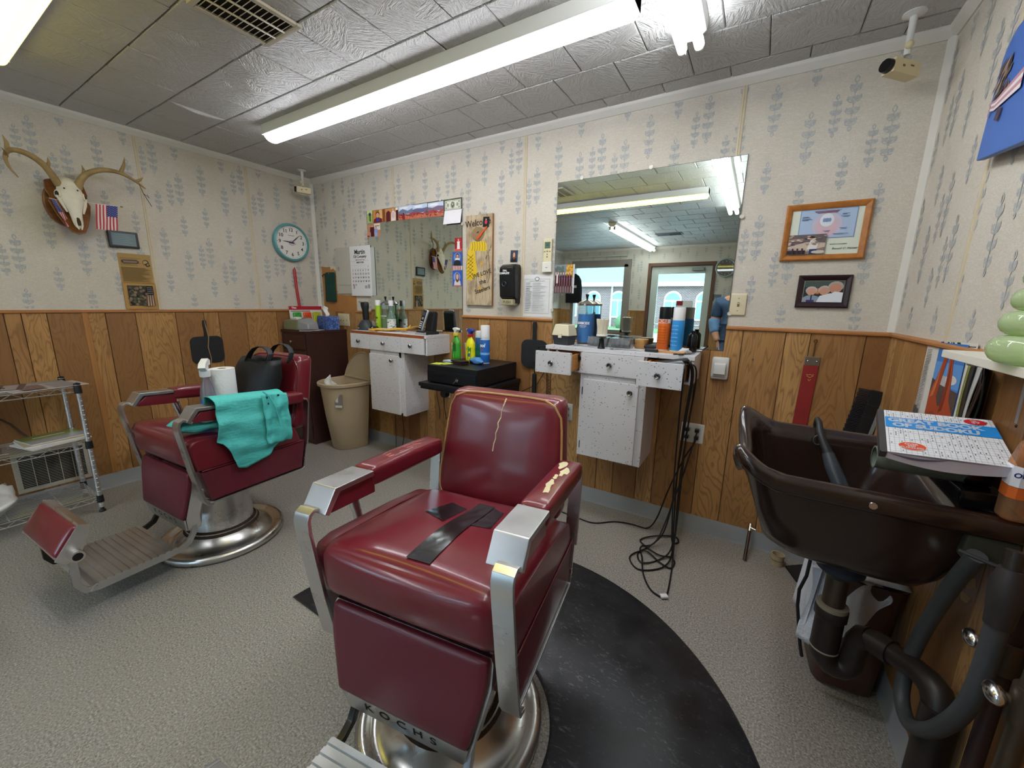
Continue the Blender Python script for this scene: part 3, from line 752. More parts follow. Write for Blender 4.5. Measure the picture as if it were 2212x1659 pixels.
def hand(parent, c, d, sp, m):
    c = Vector(c); d = Vector(d).normalized(); sp = Vector(sp).normalized(); nrm = d.cross(sp)
    mb = MB(); L = []
    for k, w, th in ((0, .024, .014), (.03, .036, .015), (.07, .04, .013), (.085, .038, .01)):
        L.append([c + d * k + sp * w * cos(a) + nrm * th * sin(a) for a in [2 * pi * i / 14 for i in range(14)]])
    mb.loft(L)
    for k, (s, l) in enumerate(((-.03, .06), (-.01, .072), (.01, .068), (.029, .054))):
        b = c + d * .082 + sp * s
        mb.tube([b, b + d * l * .45 + nrm * .004, b + d * l * .75 + nrm * .012, b + d * l + nrm * .022], [.0095, .009, .0082, .006], 8)
    b = c + d * .02 - sp * .03
    mb.tube([b, b + d * .03 - sp * .018 + nrm * .006, b + d * .058 - sp * .022 + nrm * .012], [.011, .010, .007], 8)
    return mb.build('hand', m, parent)
hand(t, (-.168, .068, .955), (.1, .25, -1), (.35, .9, .1), SKIN)
hand(t, (.236, .205, 1.33), (-.25, .45, .3), (0, .3, 1), SKIN)

# ---------------------------------------------------------------- barber chairs
VIN = mat('burgundy_vinyl', '#6E1E29', .30, spec=.5, coat=.4, var=.10, vscale=3.5, bump=.05, bscale=220)
VIND = mat('burgundy_vinyl_panel', '#66222F', .40, spec=.45, coat=.1, var=.08, vscale=3, bump=.05, bscale=220)
ALU = mat('brushed_aluminium', '#D6D6D6', .30, 1.0, var=.02, vscale=9, rvar=.05)
ALUW = mat('worn_aluminium', '#C3C4C6', .38, 1.0, var=.14, vscale=7, rvar=.08)
STL = mat('base_steel', '#C8C6C2', .28, 1.0, var=.07, vscale=5, rvar=.08)
RUST = mat('dark_grime', '#3B2E22', .85, var=.5, vscale=20)
PIPE = mat('tan_piping', '#B08A55', .5, var=.12)
TAPE = mat('black_tape', '#1C1C20', .2, coat=.6, var=.3, vscale=9, bump=.35, bscale=22)
CREAM = mat('cream_backing', '#D9CFA6', .8, var=.15)
DARK = mat('dark_gap', '#120E0D', .9)

def barber_chair(loc, rz, label, worn):
    t = thing('barber_chair', label, 'barber chair', loc, rz, 'burgundy barber chairs')
    # base and pedestal
    MB().lathe([(.285, 0), (.297, .012), (.297, .028), (.287, .042), (.268, .044), (.252, .030), (.235, .026), (.2, .052), (.172, .082), (.166, .10), (0, .10)], 72).build('base', STL, t, sharp=50)
    MB().lathe([(.172, .080), (.1765, .085), (.166, .098), (.152, .108)], 40).build('grime_ring', RUST, t)
    MB().lathe([(.150, .09), (.150, .16), (.146, .17), (.146, .44), (0, .44)], 48).build('pedestal', ALU, t)
    MB().box((-.17, -.14, .40), (.17, .26, .50)).build('seat_frame', DARK, t)
    # seat : local -y is the front
    def sx(q):
        f = -q.y                                     # forward distance
        z = q.z + .125 * (f + .03)
        z -= .012 * math.exp(-((f + .14) / .12) ** 2 - (q.x / .14) ** 2) if q.z > 0.6 else 0
        return Vector((q.x * (1 + .02 * (f - .2)), q.y, z))
    seat = rb_fn((.272, .268, .082), .045, (.0, .014, .022), sx, (0, .034, .585))
    MB().rbox(seat, 16).build('seat_cushion', VIN, t, sharp=80)
    # side cushions and side panels
    for s in (-1, 1):
        pol = [(-.205, .53), (-.222, .60), (-.226, .650), (-.212, .676), (-.17, .684), (.10, .655), (.255, .628), (.288, .612), (.302, .580), (.318, .53)]
        L = []
        for x, k in ((.255, 1.0), (.288, 1.0), (.297, .965), (.2975, .93)):
            cy, cz = sum(p[0] for p in pol) / 10, .60
            L.append([(s * x, cy + (p[0] - cy) * k, cz + (p[1] - cz) * k) for p in pol])
        MB().loft(L).build('side_cushion', VIN, t, sharp=50)
        pol = [(-.188, .520), (-.158, .368), (.31, .368), (.342, .520)]
        L = []
        for x, k in ((.23, 1.0), (.292, 1.0), (.297, .97)):
            cy, cz = .075, .445
            L.append([(s * x, cy + (p[0] - cy) * k, cz + (p[1] - cz) * k) for p in pol])
        MB().loft(L).build('side_panel', VIND, t, sharp=50)
        MB().tube([(s * .2985, p[0], p[1]) for p in ((-.185, .527), (.05, .5265), (.33, .526))], .0028, 6).build('welt', VIN, t)
        MB().ribbon([(-.172, .366), (-.150, .360), (.306, .360), (.318, .366), (.350, .520)], *sorted((s * .262, s * .304)), .008).build('metal_edge', ALU, t, bevel=.001)
        # front strap with its curled top
        path = [(-.200, .772), (-.216, .786), (-.234, .791), (-.247, .784), (-.253, .768), (-.252, .74), (-.245, .69), (-.222, .53), (-.196, .385), (-.184, .362), (-.160, .356)]
        MB().ribbon(path, *sorted((s * .262, s * .314)), .011).build('arm_post', ALU, t, bevel=.0015)
        MB().ribbon([(.345, .50), (.352, .54), (.375, .745), (.366, .768), (.345, .775)], *sorted((s * .268, s * .312)), .010).build('rear_post', ALU, t, bevel=.0015)
        # armrest
        a = thing('armrest', 'x', 'x'); a.parent = t
        for k in ('label', 'category'): del a[k]
        def ax(q): return Vector((q.x, q.y, q.z - .070 * q.y))
        pad = rb_fn((.041, .196, .031), .016, (0, 0, .006), ax, (s * .277, .152, .806))
        MB().rbox(pad, 12).build('arm_pad', VIN, a, sharp=70)
        MB().prism([(-.03, .808), (-.162, .818), (-.204, .778), (-.196, .770), (-.03, .756)], s * .243, s * .311, 'yz').build('pad_front', VIN, a, bevel=.004)
        MB().prism([(-.040, .832), (-.186, .840), (-.2265, .781), (-.212, .772), (-.172, .823), (-.040, .815)], *sorted((s * .234, s * .321)), 'yz').build('arm_cap', ALUW if s > 0 else ALU, a, bevel=.003)
        if worn:
            rr = random.Random(5 + s)
            mb = MB()
            for k in range(10 if s > 0 else 34):
                if s > 0: u, v, w = rr.gauss(.05, .2), rr.gauss(.05, .30), rr.uniform(.05, .2) * (1.6 if k < 4 else .7)
                else: u, v, w = rr.uniform(-.45, .55), rr.uniform(-.55, .6), rr.uniform(.03, .085)
                pts = []
                for i in range(9):
                    an = 2 * pi * i / 9; ra = w * rr.uniform(.5, 1.2)
                    p = pad((max(-.9, min(.9, u + ra * 1.3 * cos(an))), max(-.95, min(.9, v + ra * .8 * sin(an))), 1))
                    pts.append(p + Vector((0, 0, .0006)))
                mb.poly(pts)
            mb.build('worn_patch', CREAM if s > 0 else mat('worn_pink', '#B46A66', .6), a)['kind'] = 'stuff'
    # backrest
    tilt = .205
    def bx(q):
        z = q.z; k = 1 - .10 * max(0, (z - .70)) / .3
        return Vector((q.x * k, q.y + tilt * (z - .60), z))
    bfn = rb_fn((.250, .054, .212), .036, (.0, .016, .0), bx, (0, .358, .794))
    MB().rbox(bfn, 16).build('backrest', VIN, t, sharp=80)
    N = 40
    ring = []
    for i in range(N):
        a = 2 * pi * i / N; c, s_ = cos(a), sin(a)
        k = (abs(c) ** 5 + abs(s_) ** 5) ** (-1 / 5)
        ring.append(Vector(bfn((max(-1, min(1, c * k)), -.80, max(-1, min(1, s_ * k))))))
    ring = [p + (p - Vector(bfn((0, -.8, 0)))).normalized() * .0015 for p in ring]
    MB().tube(ring, .0045, 6, closed=True).build('piping', PIPE if worn else VIN, t)
    # recline lever
    MB().tube([(-.30, .09, .40), (-.385, .08, .45), (-.402, .06, .56)], .009, 10).build('lever', ALU, t)
    g = MB().lathe([(.0, 0), (.011, 0)] + [(.013 + .006 * i / 15 + (.0016 if i % 2 else 0), .012 * i) for i in range(16)] + [(.0, .19)], 16)
    g.build('lever_grip', ALU, t, loc=(-.402, .06, .555), rot=(R_(12), R_(-2), 0))
    # leg panel : outline in x/z, sheared forward
    def lx(q): return Vector((q.x, q.y - (.205 + (.525 - q.z) * .165 if q.z > .278 else .246 - (.278 - q.z) * .16), q.z))
    out = [(-.240, .515), (.240, .515), (.2475, .50), (.247, .44), (.211, .278), (.190, .212), (.180, .204), (-.180, .204), (-.190, .212), (-.211, .278), (-.247, .44), (-.2475, .50)]
    mb = MB(); mb.xf = lx; mb.loft([[(x, y, z) for x, z in out] for y in (.060, .004)]); mb.build('leg_frame', ALU, t, sharp=25)
    def lx2(q):
        w = 1 - .155 * max(0, min(1, (.44 - q.z) / .16)); return lx(Vector((q.x * w, q.y, q.z)))
    MB().rbox(rb_fn((.240, .014, .118), .011, (0, .006, 0), lx2, (0, .000, .396)), 14).build('leg_panel', VIND, t, sharp=70)
    mb = MB(); mb.xf = lx; mb.loft([[(x, y, z) for x, z in ((-.203, .276), (.203, .276), (.187, .215), (.180, .208), (-.180, .208), (-.187, .215))] for y in (.004, -.004)])
    np_ = mb.build('name_plate', ALU if worn else ALUW, t, bevel=.001)
    text('KOCHS', .036, mat('engraved_black', '#1E1E20', .5), np_, (0, 0, 0), bold=.0006, sx=1.25, space=1.9, bend=lambda p: lx(Vector((p.x - .006, -.0045, p.z + .244))))
    # footrest
    for s in (-1, 1):
        MB().ribbon([(-.190, .30), (-.205, .235), (-.212, .19), (-.235, .152), (-.27, .134), (-.32, .128), (-.56, .128), (-.60, .138), (-.618, .17), (-.618, .33)], *sorted((s * .176, s * .196)), .022).build('footrest_arm', ALUW if s > 0 else mat('dark_iron', '#3A3733', .4, .8), t, bevel=.002)
    mb = MB().box((-.2, -.568, .140), (.2, -.288, .151))
    for i in range(11):
        y = -.555 + .0255 * i; mb.loft([[(x, y - .0095, .151), (x, y - .007, .1565), (x, y + .007, .1565), (x, y + .0095, .151)] for x in (-.2, .2)])
    mb.build('footplate', ALUW, t)
    MB().ribbon([(-.566, .151), (-.582, .145), (-.590, .128)], -.2, .2, .008).build('plate_lip', ALU, t)
    MB().prism([(-.584, .432), (-.553, .418), (-.572, .36), (-.596, .308), (-.64, .288), (-.664, .314), (-.652, .322), (-.590, .424)], -.2, .2, 'yz').build('toe_roll_shell', ALU, t, bevel=.003)
    for s in (-1, 1):
        MB().prism([(-.586, .434), (-.552, .419), (-.571, .36), (-.596, .306), (-.64, .285), (-.667, .314)], s * .196, s * .204, 'yz').build('toe_roll_end', ALU, t, bevel=.001)
        MB().cyl((s * .204, -.612, .318), (s * .240, -.612, .318), .022, seg=18).build('axle', ALU, t)
        MB().cyl((s * .2402, -.612, .318), (s * .2404, -.612, .318), .016, seg=14).build('axle_bore', DARK, t)
    def tx(q):
        v = Vector((-.6195, .3705)); u = Vector((-.5606, -.828)) ; nn = Vector((-.828, .5606))
        y, z = Vector((-.6215, .3715)) + u * q.z + nn * q.y
        return Vector((q.x, y, z))
    MB().rbox(rb_fn((.195, .016, .062), .012, (0, .014, 0), tx), 12).build('toe_cushion', VIN, t, sharp=70)
    if worn:
        # taped seat, split back
        up_ = Vector((0, 0, .0012))
        def onseat(x, f, h=1): return seat((max(-1, min(1, x / .272)), (-f - .034) / .268, 1)) + up_ * h
        def patch(name, poly, h, m, n=10):
            a, b, c, d = [Vector(p) for p in poly]
            mb = MB(); mb.grid(lambda u, v: onseat(*((a.lerp(b, u)).lerp(d.lerp(c, u), v)), h + .5 * sin(u * 9) * sin(v * 21)), n, n * 2)
            return mb.build(name, m, t, sharp=80)
        patch('tape_patch', [(-.118, -.050), (-.028, -.012), (-.022, -.150), (-.092, -.170)], 1.2, TAPE)
        patch('tape_patch', [(.046, -.030), (.116, -.045), (.100, -.180), (.052, -.205)], 1.2, TAPE)
        patch('tape_patch', [(-.006, .192), (.064, .190), (.052, -.215), (-.008, -.215)], 2.6, TAPE)
        mb = MB(); rr = random.Random(2)
        P = [(.011, .997), (.010, .98), (.006, .965), (.002, .945), (.003, .925), (-.006, .905), (-.003, .89), (-.010, .868), (-.008, .85), (-.013, .83), (-.015, .802)]
        for (x0, z0), (x1, z1) in zip(P, P[1:]):
            A = []
            w = .0011 + .0014 * rr.random()
            for x, z in ((x0 - w, z0), (x0 + w, z0), (x1 + w, z1), (x1 - w, z1)):
                zz = (z - .794) / .212; A.append(bfn((x / .25 / (1 - .10 * max(0, z - .7) / .3), -1, zz)) + Vector((0, -.0007, 0)))
            mb.poly(A)
        mb.build('split_seam', CREAM, t)
    return t
barber_chair((-.705, .815, 0), .15, 'burgundy barber chair with black tape on its seat, standing on the black mat', True)
barber_chair((-2.455, .898, 0), .061, 'burgundy barber chair by the wire rack, turquoise cape over its arm', False)

# ---------------------------------------------------------------- back wall: mirrors and what is stuck on them
MIR = mat('mirror_silver', '#E4EDE6', .006, 1.0)
MIRB = mat('mirror_back', '#4A4F4C', .4)
CLIP = mat('clear_clip', '#C9C2B2', .2, 0, .6)
def wall_mirror(label, x0, x1, z0, z1, clips):
    t = thing('wall_mirror', label, 'mirror', ((x0 + x1) / 2, YB, (z0 + z1) / 2))
    w, h = (x1 - x0) / 2, (z1 - z0) / 2
    mb = MB().box((-w, -.006, -h), (w, -.0004, h)); mb.mi(1); mb.poly([(-w + .002, -.0062, -h + .002), (w - .002, -.0062, -h + .002), (w - .002, -.0062, h - .002), (-w + .002, -.0062, h - .002)])
    mb.build('glass', [MIRB, MIR], t)
    for x, z in clips:
        MB().lathe([(0, 0), (.011, 0), (.010, .004), (0, .005)], 14, axis='y', c=(x, -.0105, z)).build('mirror_clip', CLIP, t)
    return t
wall_mirror('small wall mirror edged with snapshots above the drawer counter', -3.0, -1.948, 1.10, 2.088, [(.32, .498), (.53, .31), (-.532, .2)])
wall_mirror('large frameless wall mirror above the counter with open drawers', -1.177, -.135, 1.10, 2.087, [(-.36, .50), (0.05, .50), (-.527, .27), (.527, .20), (.527, -.29), (-.527, -.3)])
YM = YB - .0065
def snap(label, x, z, w, h, back, layers, cat='photo', y=YM, tilt=0.0, name='snapshot', group='snapshots stuck on the small mirror', curl=0.0):
    o = card_mesh(name, w, h, back, layers, loc=(x, y, z), rot=(0, tilt, 0), curl=curl)
    return tag(o, label, cat, group)
def bust(cx, y0, s, skin, hair, top, long=False):
    L = [(top, [(cx - .28 * s, y0), (cx + .28 * s, y0), (cx + .24 * s, y0 + .22 * s), (cx + .08 * s, y0 + .30 * s), (cx - .08 * s, y0 + .30 * s), (cx - .24 * s, y0 + .22 * s)])]
    if long: L.append((hair, ell(cx, y0 + .40 * s, .15 * s, .24 * s)))
    L += [(hair, ell(cx, y0 + .50 * s, .125 * s, .16 * s)), (skin, ell(cx, y0 + .45 * s, .10 * s, .15 * s))]
    return L
def stand(cx, y0, h, w, skin, hair, top, leg):
    return [(leg, rect(cx - w * .35, y0, cx + w * .35, y0 + h * .5)), (top, [(cx - w * .5, y0 + h * .38), (cx + w * .5, y0 + h * .38), (cx + w * .42, y0 + h * .80), (cx - w * .42, y0 + h * .80)]),
            (hair, ell(cx, y0 + h * .90, w * .26, h * .105)), (skin, ell(cx, y0 + h * .885, w * .2, h * .09))]
snap('green golf card at the top left of the small mirror', -2.957, 2.039, .066, .098, '#A9C26B', [('#CFE0A8', rect(0, .75, 1, 1)), ('#1E2A3A', rect(.4, .15, .52, .62)), ('#1E2A3A', rect(.58, .1, .7, .62)), ('#2B3D55', rect(.32, .6, .75, .82)), ('#D2A386', ell(.55, .88, .09, .08))])
snap('snapshot of a person in blue before a wooden wall, second along the small mirror top', -2.844, 2.036, .150, .100, '#B8733A', [('#D08F4B', rect(.05, .0, .25, 1)), ('#E0B878', rect(.55, .3, .8, 1)), ('#8C4A22', rect(.82, 0, 1, 1))] + bust(.42, .0, 1.3, '#D9A384', '#3A2A22', '#7A1E28') + [('#2E49A5', [(.3, .1), (.55, .1), (.6, .3), (.3, .35)])])
snap('snapshot of a dark suit beside a lacy dress, third along the small mirror top', -2.687, 2.034, .152, .100, '#C58A52', [('#5E1F22', [(.05, 0), (.4, 0), (.42, .7), (.25, .85), (.08, .7)]), ('#E9D9D6', [(.45, 0), (.8, 0), (.82, .6), (.62, .85), (.48, .6)]), ('#D7BEBD', ell(.63, .45, .12, .25)), ('#4A1C20', rect(.85, 0, 1, .8)), ('#D9A384', ell(.62, .88, .07, .1)), ('#F2F0EA', rect(.82, .8, 1, 1))])
for i, (x, hill) in enumerate(((-2.526, '#6F7A99'), (-2.367, '#64648A'), (-2.203, '#7C6884'))):
    rr = random.Random(i + 9)
    lay = [('#C9D7EE', rect(0, .62, 1, 1)), ('#F0F3F7', ell(.4, .85, .3, .08)), (hill, [(0, .4), (0, .62 + .05 * i), (.3, .8 - .08 * i), (.65, .62 + .06 * i), (1, .76 - .03 * i), (1, .4)]),
           ('#A24A44', [(0, 0), (0, .5 - .04 * i), (.35, .42 + .05 * i), (.7, .34), (1, .5), (1, 0)]), ('#C56A52', [(0, 0), (0, .2), (.4, .3), (1, .15), (1, 0)])]
    lay += [('#D98C5E', ell(rr.random(), .05 + .25 * rr.random(), .05, .025)) for _ in range(10)] + [('#7A2E3A', ell(rr.random(), .1 + .3 * rr.random(), .06, .03)) for _ in range(8)]
    if i == 0: lay += [('#8E1F2C', [(.3, .0), (.48, .0), (.46, .32), (.36, .38), (.28, .3)]), ('#3A2A22', ell(.38, .42, .05, .07))]
    snap(('snapshot of a red hillside with a person in red, fourth along the small mirror top', 'snapshot of a red valley road, fifth along the small mirror top', 'snapshot of a red meadow and low hills, beside the dollar bill')[i], x, 2.034 - .003 * i, .158, .104, '#D8C7C8', lay)
o = snap('dollar bill taped in the top right corner of the small mirror', -2.034, 2.044, .152, .066, '#D9DACB', [('#AEB39C', rect(.03, .06, .97, .94)), ('#DCDCCB', rect(.06, .12, .94, .88)), ('#8E927F', ell(.5, .48, .13, .36)), ('#5C5F52', ell(.5, .5, .07, .26)), ('#C6C6B2', ell(.5, .56, .035, .12)), ('#9DA28C', ell(.2, .5, .07, .2)), ('#9DA28C', ell(.8, .5, .07, .2))] + [('#8C907C', rect(a, b, a + .07, b + .14)) for a in (.07, .86) for b in (.14, .72)], 'dollar bill', name='dollar_bill', group=None)
snap('childish pink drawing on white paper taped under the dollar bill', -2.030, 1.958, .165, .100, '#E9E6EA', [('#C4578E', ell(.3 + .18 * i, .7 + .05 * (i % 2), .06, .12)) for i in range(3)] + [('#E9E6EA', ell(.3 + .18 * i, .69 + .05 * (i % 2), .035, .08)) for i in range(3)] + [('#B84C7E', rect(.22, .36, .7, .46)), ('#9E4F86', rect(.3, .46, .62, .54)), ('#C77BA4', rect(.3, .25, .42, .34)), ('#8A5CA8', ell(.52, .86, .03, .06))] + [('#C98FB4', ell(.1 + .1 * i, .15 + .07 * (i % 3), .012, .02)) for i in range(9)], 'drawing', name='drawing', group=None, curl=.02)
snap('snapshot of a couple in dark clothes hanging below the golf card', -2.915, 1.928, .168, .103, '#C08C6C', [('#E6D8C8', rect(.55, .5, 1, 1)), ('#9A6A4E', rect(.6, .78, .95, .85))] + stand(.4, .0, .95, .36, '#D2A085', '#2E2420', '#5A1A26', '#4A1722') + stand(.68, .0, .75, .28, '#D9AC94', '#6B4A34', '#8FA0D0', '#9DB0DC') + [('#B02A38', rect(0, 0, .18, .12))])
snap('portrait on a red ground with a white figure, highest at the small mirror right edge', -1.983, 1.760, .068, .096, '#A92A31', [('#D9534E', rect(0, 0, 1, .18)), ('#8A1F2A', rect(.0, .18, .25, 1)), ('#EDE6E2', [(.3, .15), (.72, .15), (.68, .6), (.75, .72), (.3, .72), (.36, .6)]), ('#D9A98C', ell(.52, .82, .1, .09))])
snap('school portrait of a person in glasses, on the small mirror edge', -1.995, 1.657, .098, .100, '#3E5C9E', [('#6E87C0', ell(.5, .6, .35, .35))] + bust(.52, .0, 1.35, '#D7A48A', '#2A201C', '#23252C') + [('#F0F2F6', rect(.3, .42, .75, .52)), ('#1B1B1D', rect(.38, .60, .50, .64)), ('#1B1B1D', rect(.55, .60, .67, .64))], tilt=R_(2))
snap('narrow striped bookmark between two portraits at the small mirror right edge', -1.997, 1.589, .098, .030, '#D9D2CF', [('#A8483F', rect(.08 * i * 2, 0, .08 * i * 2 + .08, 1)) for i in range(6)], 'bookmark', name='bookmark', group=None)
snap('school portrait of a person with long hair, lowest at the small mirror edge', -1.995, 1.512, .098, .118, '#3A5BB0', [('#7C99D6', ell(.45, .6, .35, .3))] + bust(.5, .06, 1.2, '#DDB098', '#5E3F2C', '#D8CFCB', True) + [('#B65A55', rect(.1, .0, .9, .07))])

# ---------------------------------------------------------------- back wall, left part: meter panel, calendar, cloth pouch, switch
mb = MB(); mb.prism([(-3.70, ZR), (-3.70, 1.60), (-3.705, 1.648), (-3.62, 1.640), (-3.48, 1.645), (-3.48, 1.38), (-3.203, 1.376), (-3.203, ZR)], YB - .0022, YB)
mb.mi(1); mb.poly([(-3.56, YB - .003, 1.648), (-3.56, YB - .003, 1.615), (-3.52, YB - .003, 1.625), (-3.478, YB - .003, 1.60), (-3.478, YB - .003, 1.648)])
o = mb.build('trim_%d' % n, [mat('bare_hardboard', '#B07A42', .55, var=.12, vscale=7), flat('#D8CFB8')]); n += 1; struct(o)
t = thing('electrical_panel', 'off-white metal breaker panel half hidden by the calendar', 'electrical panel', (-3.345, YB, 1.60))
PW = mat('panel_offwhite', '#BDB7AB', .5, var=.04)
MB().box((-.125, -.012, -.21), (.125, 0, .208)).build('cover', PW, t, bevel=.004)
MB().box((-.078, -.016, -.13), (.10, -.012, .185)).build('door', PW, t, bevel=.003)
MB().box((-.073, -.022, .0), (-.058, -.016, .035)).build('latch', mat('chrome'), t, bevel=.002)
mb = MB()
for x in (-.112, ): 
    for z in (-.19, .19): MB().lathe([(0, 0), (.006, 0), (.004, .003), (0, .003)], 10, axis='y', c=(x, -.0148, z)).build('screw', mat('chrome'), t)
t = thing('wall_calendar', 'oil company tear-off calendar hung over the breaker panel', 'calendar', (-3.103, YB - .0175, 1.59), R_(0))
PAP = flat('#E4E3E4')
MB().box((-.138, 0, -.218), (.138, .006, .218)).build('pages', PAP, t)
mb = MB(); Y = -.0004
mb.add([(-.125, Y, .09), (.125, Y, .09), (.125, Y, .091), (-.125, Y, .091)], [(0, 1, 2, 3)])
mb.mi(1)
for i in range(6): mb.add([(-.122, Y, .052 - .032 * i), (.122, Y, .052 - .032 * i), (.122, Y, .0528 - .032 * i), (-.122, Y, .0528 - .032 * i)], [(0, 1, 2, 3)])
for x0, x1, z0, z1 in ((-.11, -.09, -.155, -.125), (.05, .08, -.15, -.125), (.09, .118, -.15, -.115)): mb.box((x0, Y, z0), (x1, 0, z1))
mb.build('ruling', [flat('#C25A6B'), flat('#9FA0A8')], t)
INK = flat('#2A2A2E')
text('Martin', .056, INK, t, (0, -.0005, .166), bold=.0010, sx=.98)
text('Oil Company', .032, INK, t, (0, -.0005, .127), bold=.0005)
text('MARCH 2025', .017, INK, t, (0, -.0005, .076), bold=.0004)
days = []
for wk in range(6):
    row = [(wk * 7 + d - 5) for d in range(7)]
    days.append(row)
for wk in range(6):
    for d in range(7):
        k = days[wk][d]
        if 1 <= k <= 31:
            text(str(k), .021, flat('#B8323F') if d == 0 else INK, t, (-.106 + .0353 * d, -.0005, .040 - .032 * wk), name='date', bold=.0003)
text('heating oil - kerosene - service', .010, INK, t, (0, -.0005, .100))
MB().box((.10, .007, -.212), (.186, .0085, .20)).build('back_sheet', flat('#BFC3BE'), t)
MB().tube([(0, .006, .216), (.0, .010, .232), (0, .027, .236)], .002, 6).build('nail', mat('chrome'), t)
t = thing('cloth_pouch', 'dark green cloth pouch hanging beside the breaker panel', 'pouch', (-3.565, YB, 1.45))
mb = MB(); L = []
for z, x0, x1, d in ((-.137, -.078, .074, .014), (-.125, -.086, .080, .02), (0, -.080, .076, .016), (.10, -.078, .082, .014), (.125, -.085, .085, .012), (.14, -.05, .075, .006)):
    c, w = (x0 + x1) / 2, (x1 - x0) / 2
    L.append([(c + w * (1 if cos(a) > 0 else -1) * abs(cos(a)) ** .5, -.014 + d * .6 * sin(a), z) for a in [2 * pi * j / 20 for j in range(20)]])
mb.loft(L).build('pouch', mat('green_felt', '#153F34', .9, var=.2, vscale=20, bump=.4, bscale=150), t)
MB().tube([(-.085, -.014, .125), (-.11, -.012, .118), (-.125, -.008, .108), (-.122, -.002, .10)], .004, 6).build('strap', mat('green_felt'), t)
MB().lathe([(0, 0), (.005, 0), (.004, .02), (0, .02)], 8, axis='y', c=(.0, -.021, .128)).build('nail', mat('chrome'), t)
IVO = mat('ivory_plastic', '#D8CBAA', .4)
def plate(name, label, x, z, w, h, items, m=IVO, wall='b'):
    loc, rz = on_wall(wall, x, z); t = thing(name, label, 'wall plate', loc, rz)
    MB().rbox(rb_fn((w / 2, .004, h / 2), .0035, ctr=(0, -.006, 0)), 6).build('plate', m, t, sharp=60)
    for kind, px_, pz in items:
        if kind == 'toggle':
            MB().box((px_ - .005, -.0112, pz - .012), (px_ + .005, -.009, pz + .012)).mi(1).box((px_ - .0035, -.022, pz + .001), (px_ + .0035, -.0105, pz + .008)).build('toggle', [flat('#8F866F'), m], t, bevel=.001)
        elif kind == 'screw': MB().lathe([(0, 0), (.0035, 0), (.003, .0015), (0, .0015)], 8, axis='y', c=(px_, -.0112, pz)).build('screw', mat('screw_grey', '#A49A82', .4, .7), t)
        elif kind == 'socket':
            MB().prism(ell(px_, pz, .017, .015, 16), -.0112, -.0095).build('socket', mat('socket_ivory', '#C9C2AF', .5), t)
            MB().box((px_ - .007, -.0116, pz - .003), (px_ - .0045, -.011, pz + .006)).mi(0).box((px_ + .0045, -.0116, pz - .003), (px_ + .007, -.011, pz + .006)).build('slots', flat('#26231F'), t)
    return t
plate('light_switch', 'ivory double switch plate on the paneling under the green pouch', -3.40, 1.145, .168, .118, [('toggle', .0, 0), ('toggle', .045, 0), ('toggle', -.045, 0), ('screw', 0, .03), ('screw', 0, -.03)])
plate('light_switch', 'ivory single light switch beside the large mirror', -.094, 1.352, .074, .114, [('toggle', 0, 0), ('screw', 0, .032), ('screw', 0, -.032)])
PL = mat('socket_plate_white', '#D9D6CC', .45)
plate('wall_outlet', 'white outlet under the cash drawer table', -2.117, .617, .072, .116, [('socket', 0, .022), ('socket', 0, -.022)], PL)
plate('wall_outlet', 'white outlet behind the taped barber chair', -1.034, .611, .074, .118, [('socket', 0, .022), ('socket', 0, -.022)], PL)
plate('wall_outlet', 'white four-socket outlet above the cord tangle', -.243, .611, .124, .117, [('socket', -.026, .022), ('socket', -.026, -.022), ('socket', .026, .022), ('socket', .026, -.022)], PL)

# ---------------------------------------------------------------- snowman board, soap dispenser, remote, list, snapshots
def board_mat():
    m = bpy.data.materials.new('painted_board'); m.use_nodes = True; nt = NT(m); b = nt.n['Principled BSDF']; MATS['painted_board'] = m
    g = nt.noise(nt.coord((40, 40, 2.5)), 4, 4, .65); e = nt.noise(nt.coord((4, 4, 4)), 2.2, 3, .6)
    c = nt.ramp(g, [(.3, S('#A08A6C')), (.55, S('#C6B393')), (.75, S('#D9CBB0'))])
    c = nt.mix(nt.ramp(e, [(.45, (0, 0, 0, 1)), (.68, (.65,) * 3 + (1,))]), c, S('#75573B'))
    nt.link(c, b.inputs['Base Color']); b.inputs['Roughness'].default_value = .7; return m
t = thing('snowman_sign', 'tall wooden snowman welcome board with a yellow scarf', 'sign', (-1.783, YB, 1.633))
mb = MB(); W2, H2 = .117, .317
for i in range(5):
    a, b = -W2 + i * W2 * .4, -W2 + (i + 1) * W2 * .4
    mb.box((a + .0006, -.020, -H2), (b - .0006, 0, H2))
mb.box((-W2, -.017, -H2), (W2, 0, H2)).mi(1)
mb.box((W2, -.020, -H2), (W2 + .0004, 0, H2))
mb.build('board', [board_mat(), mat('board_edge', '#9B6B3C', .6)], t, bevel=.0012)
Y = -.0206
def fig(name, polys, col, y=Y, m=None):
    mb = MB()
    for p in polys: mb.poly([(a, y, b) for a, b in p])
    return mb.build(name, m or flat(col), t)
fig('snowman_head', [ell(-.008, .185, .058, .05, 28)], '', m=mat('snowman_head_tan', '#8F7554', .7, var=.15, vscale=30))
fig('carrot_nose', [[(-.022, .155), (-.004, .148), (.072, .222), (.078, .232), (.066, .232)]], '#DB5A1E', y=Y - .006)
fig('eye', [ell(-.014, .196, .004, .006), ell(-.004, .199, .004, .006)], '#1B1612', y=Y - .0003)
sc_ = [(-.07, .135), (.055, .135), (.070, .11), (.072, .075), (.055, .063), (.03, .066), (-.035, .072), (-.03, .02), (-.012, -.07), (-.02, -.115), (-.058, -.122), (-.064, -.14), (-.11, -.13), (-.113, -.06), (-.105, .03), (-.095, .075), (-.082, .09)]
fig('scarf', [sc_], '#DDBB2E', y=Y - .0005)
mb = MB()
def stroke(pts, w=.0012, y=Y - .0012): mb.tube([(a, y, b) for a, b in pts], w, 4)
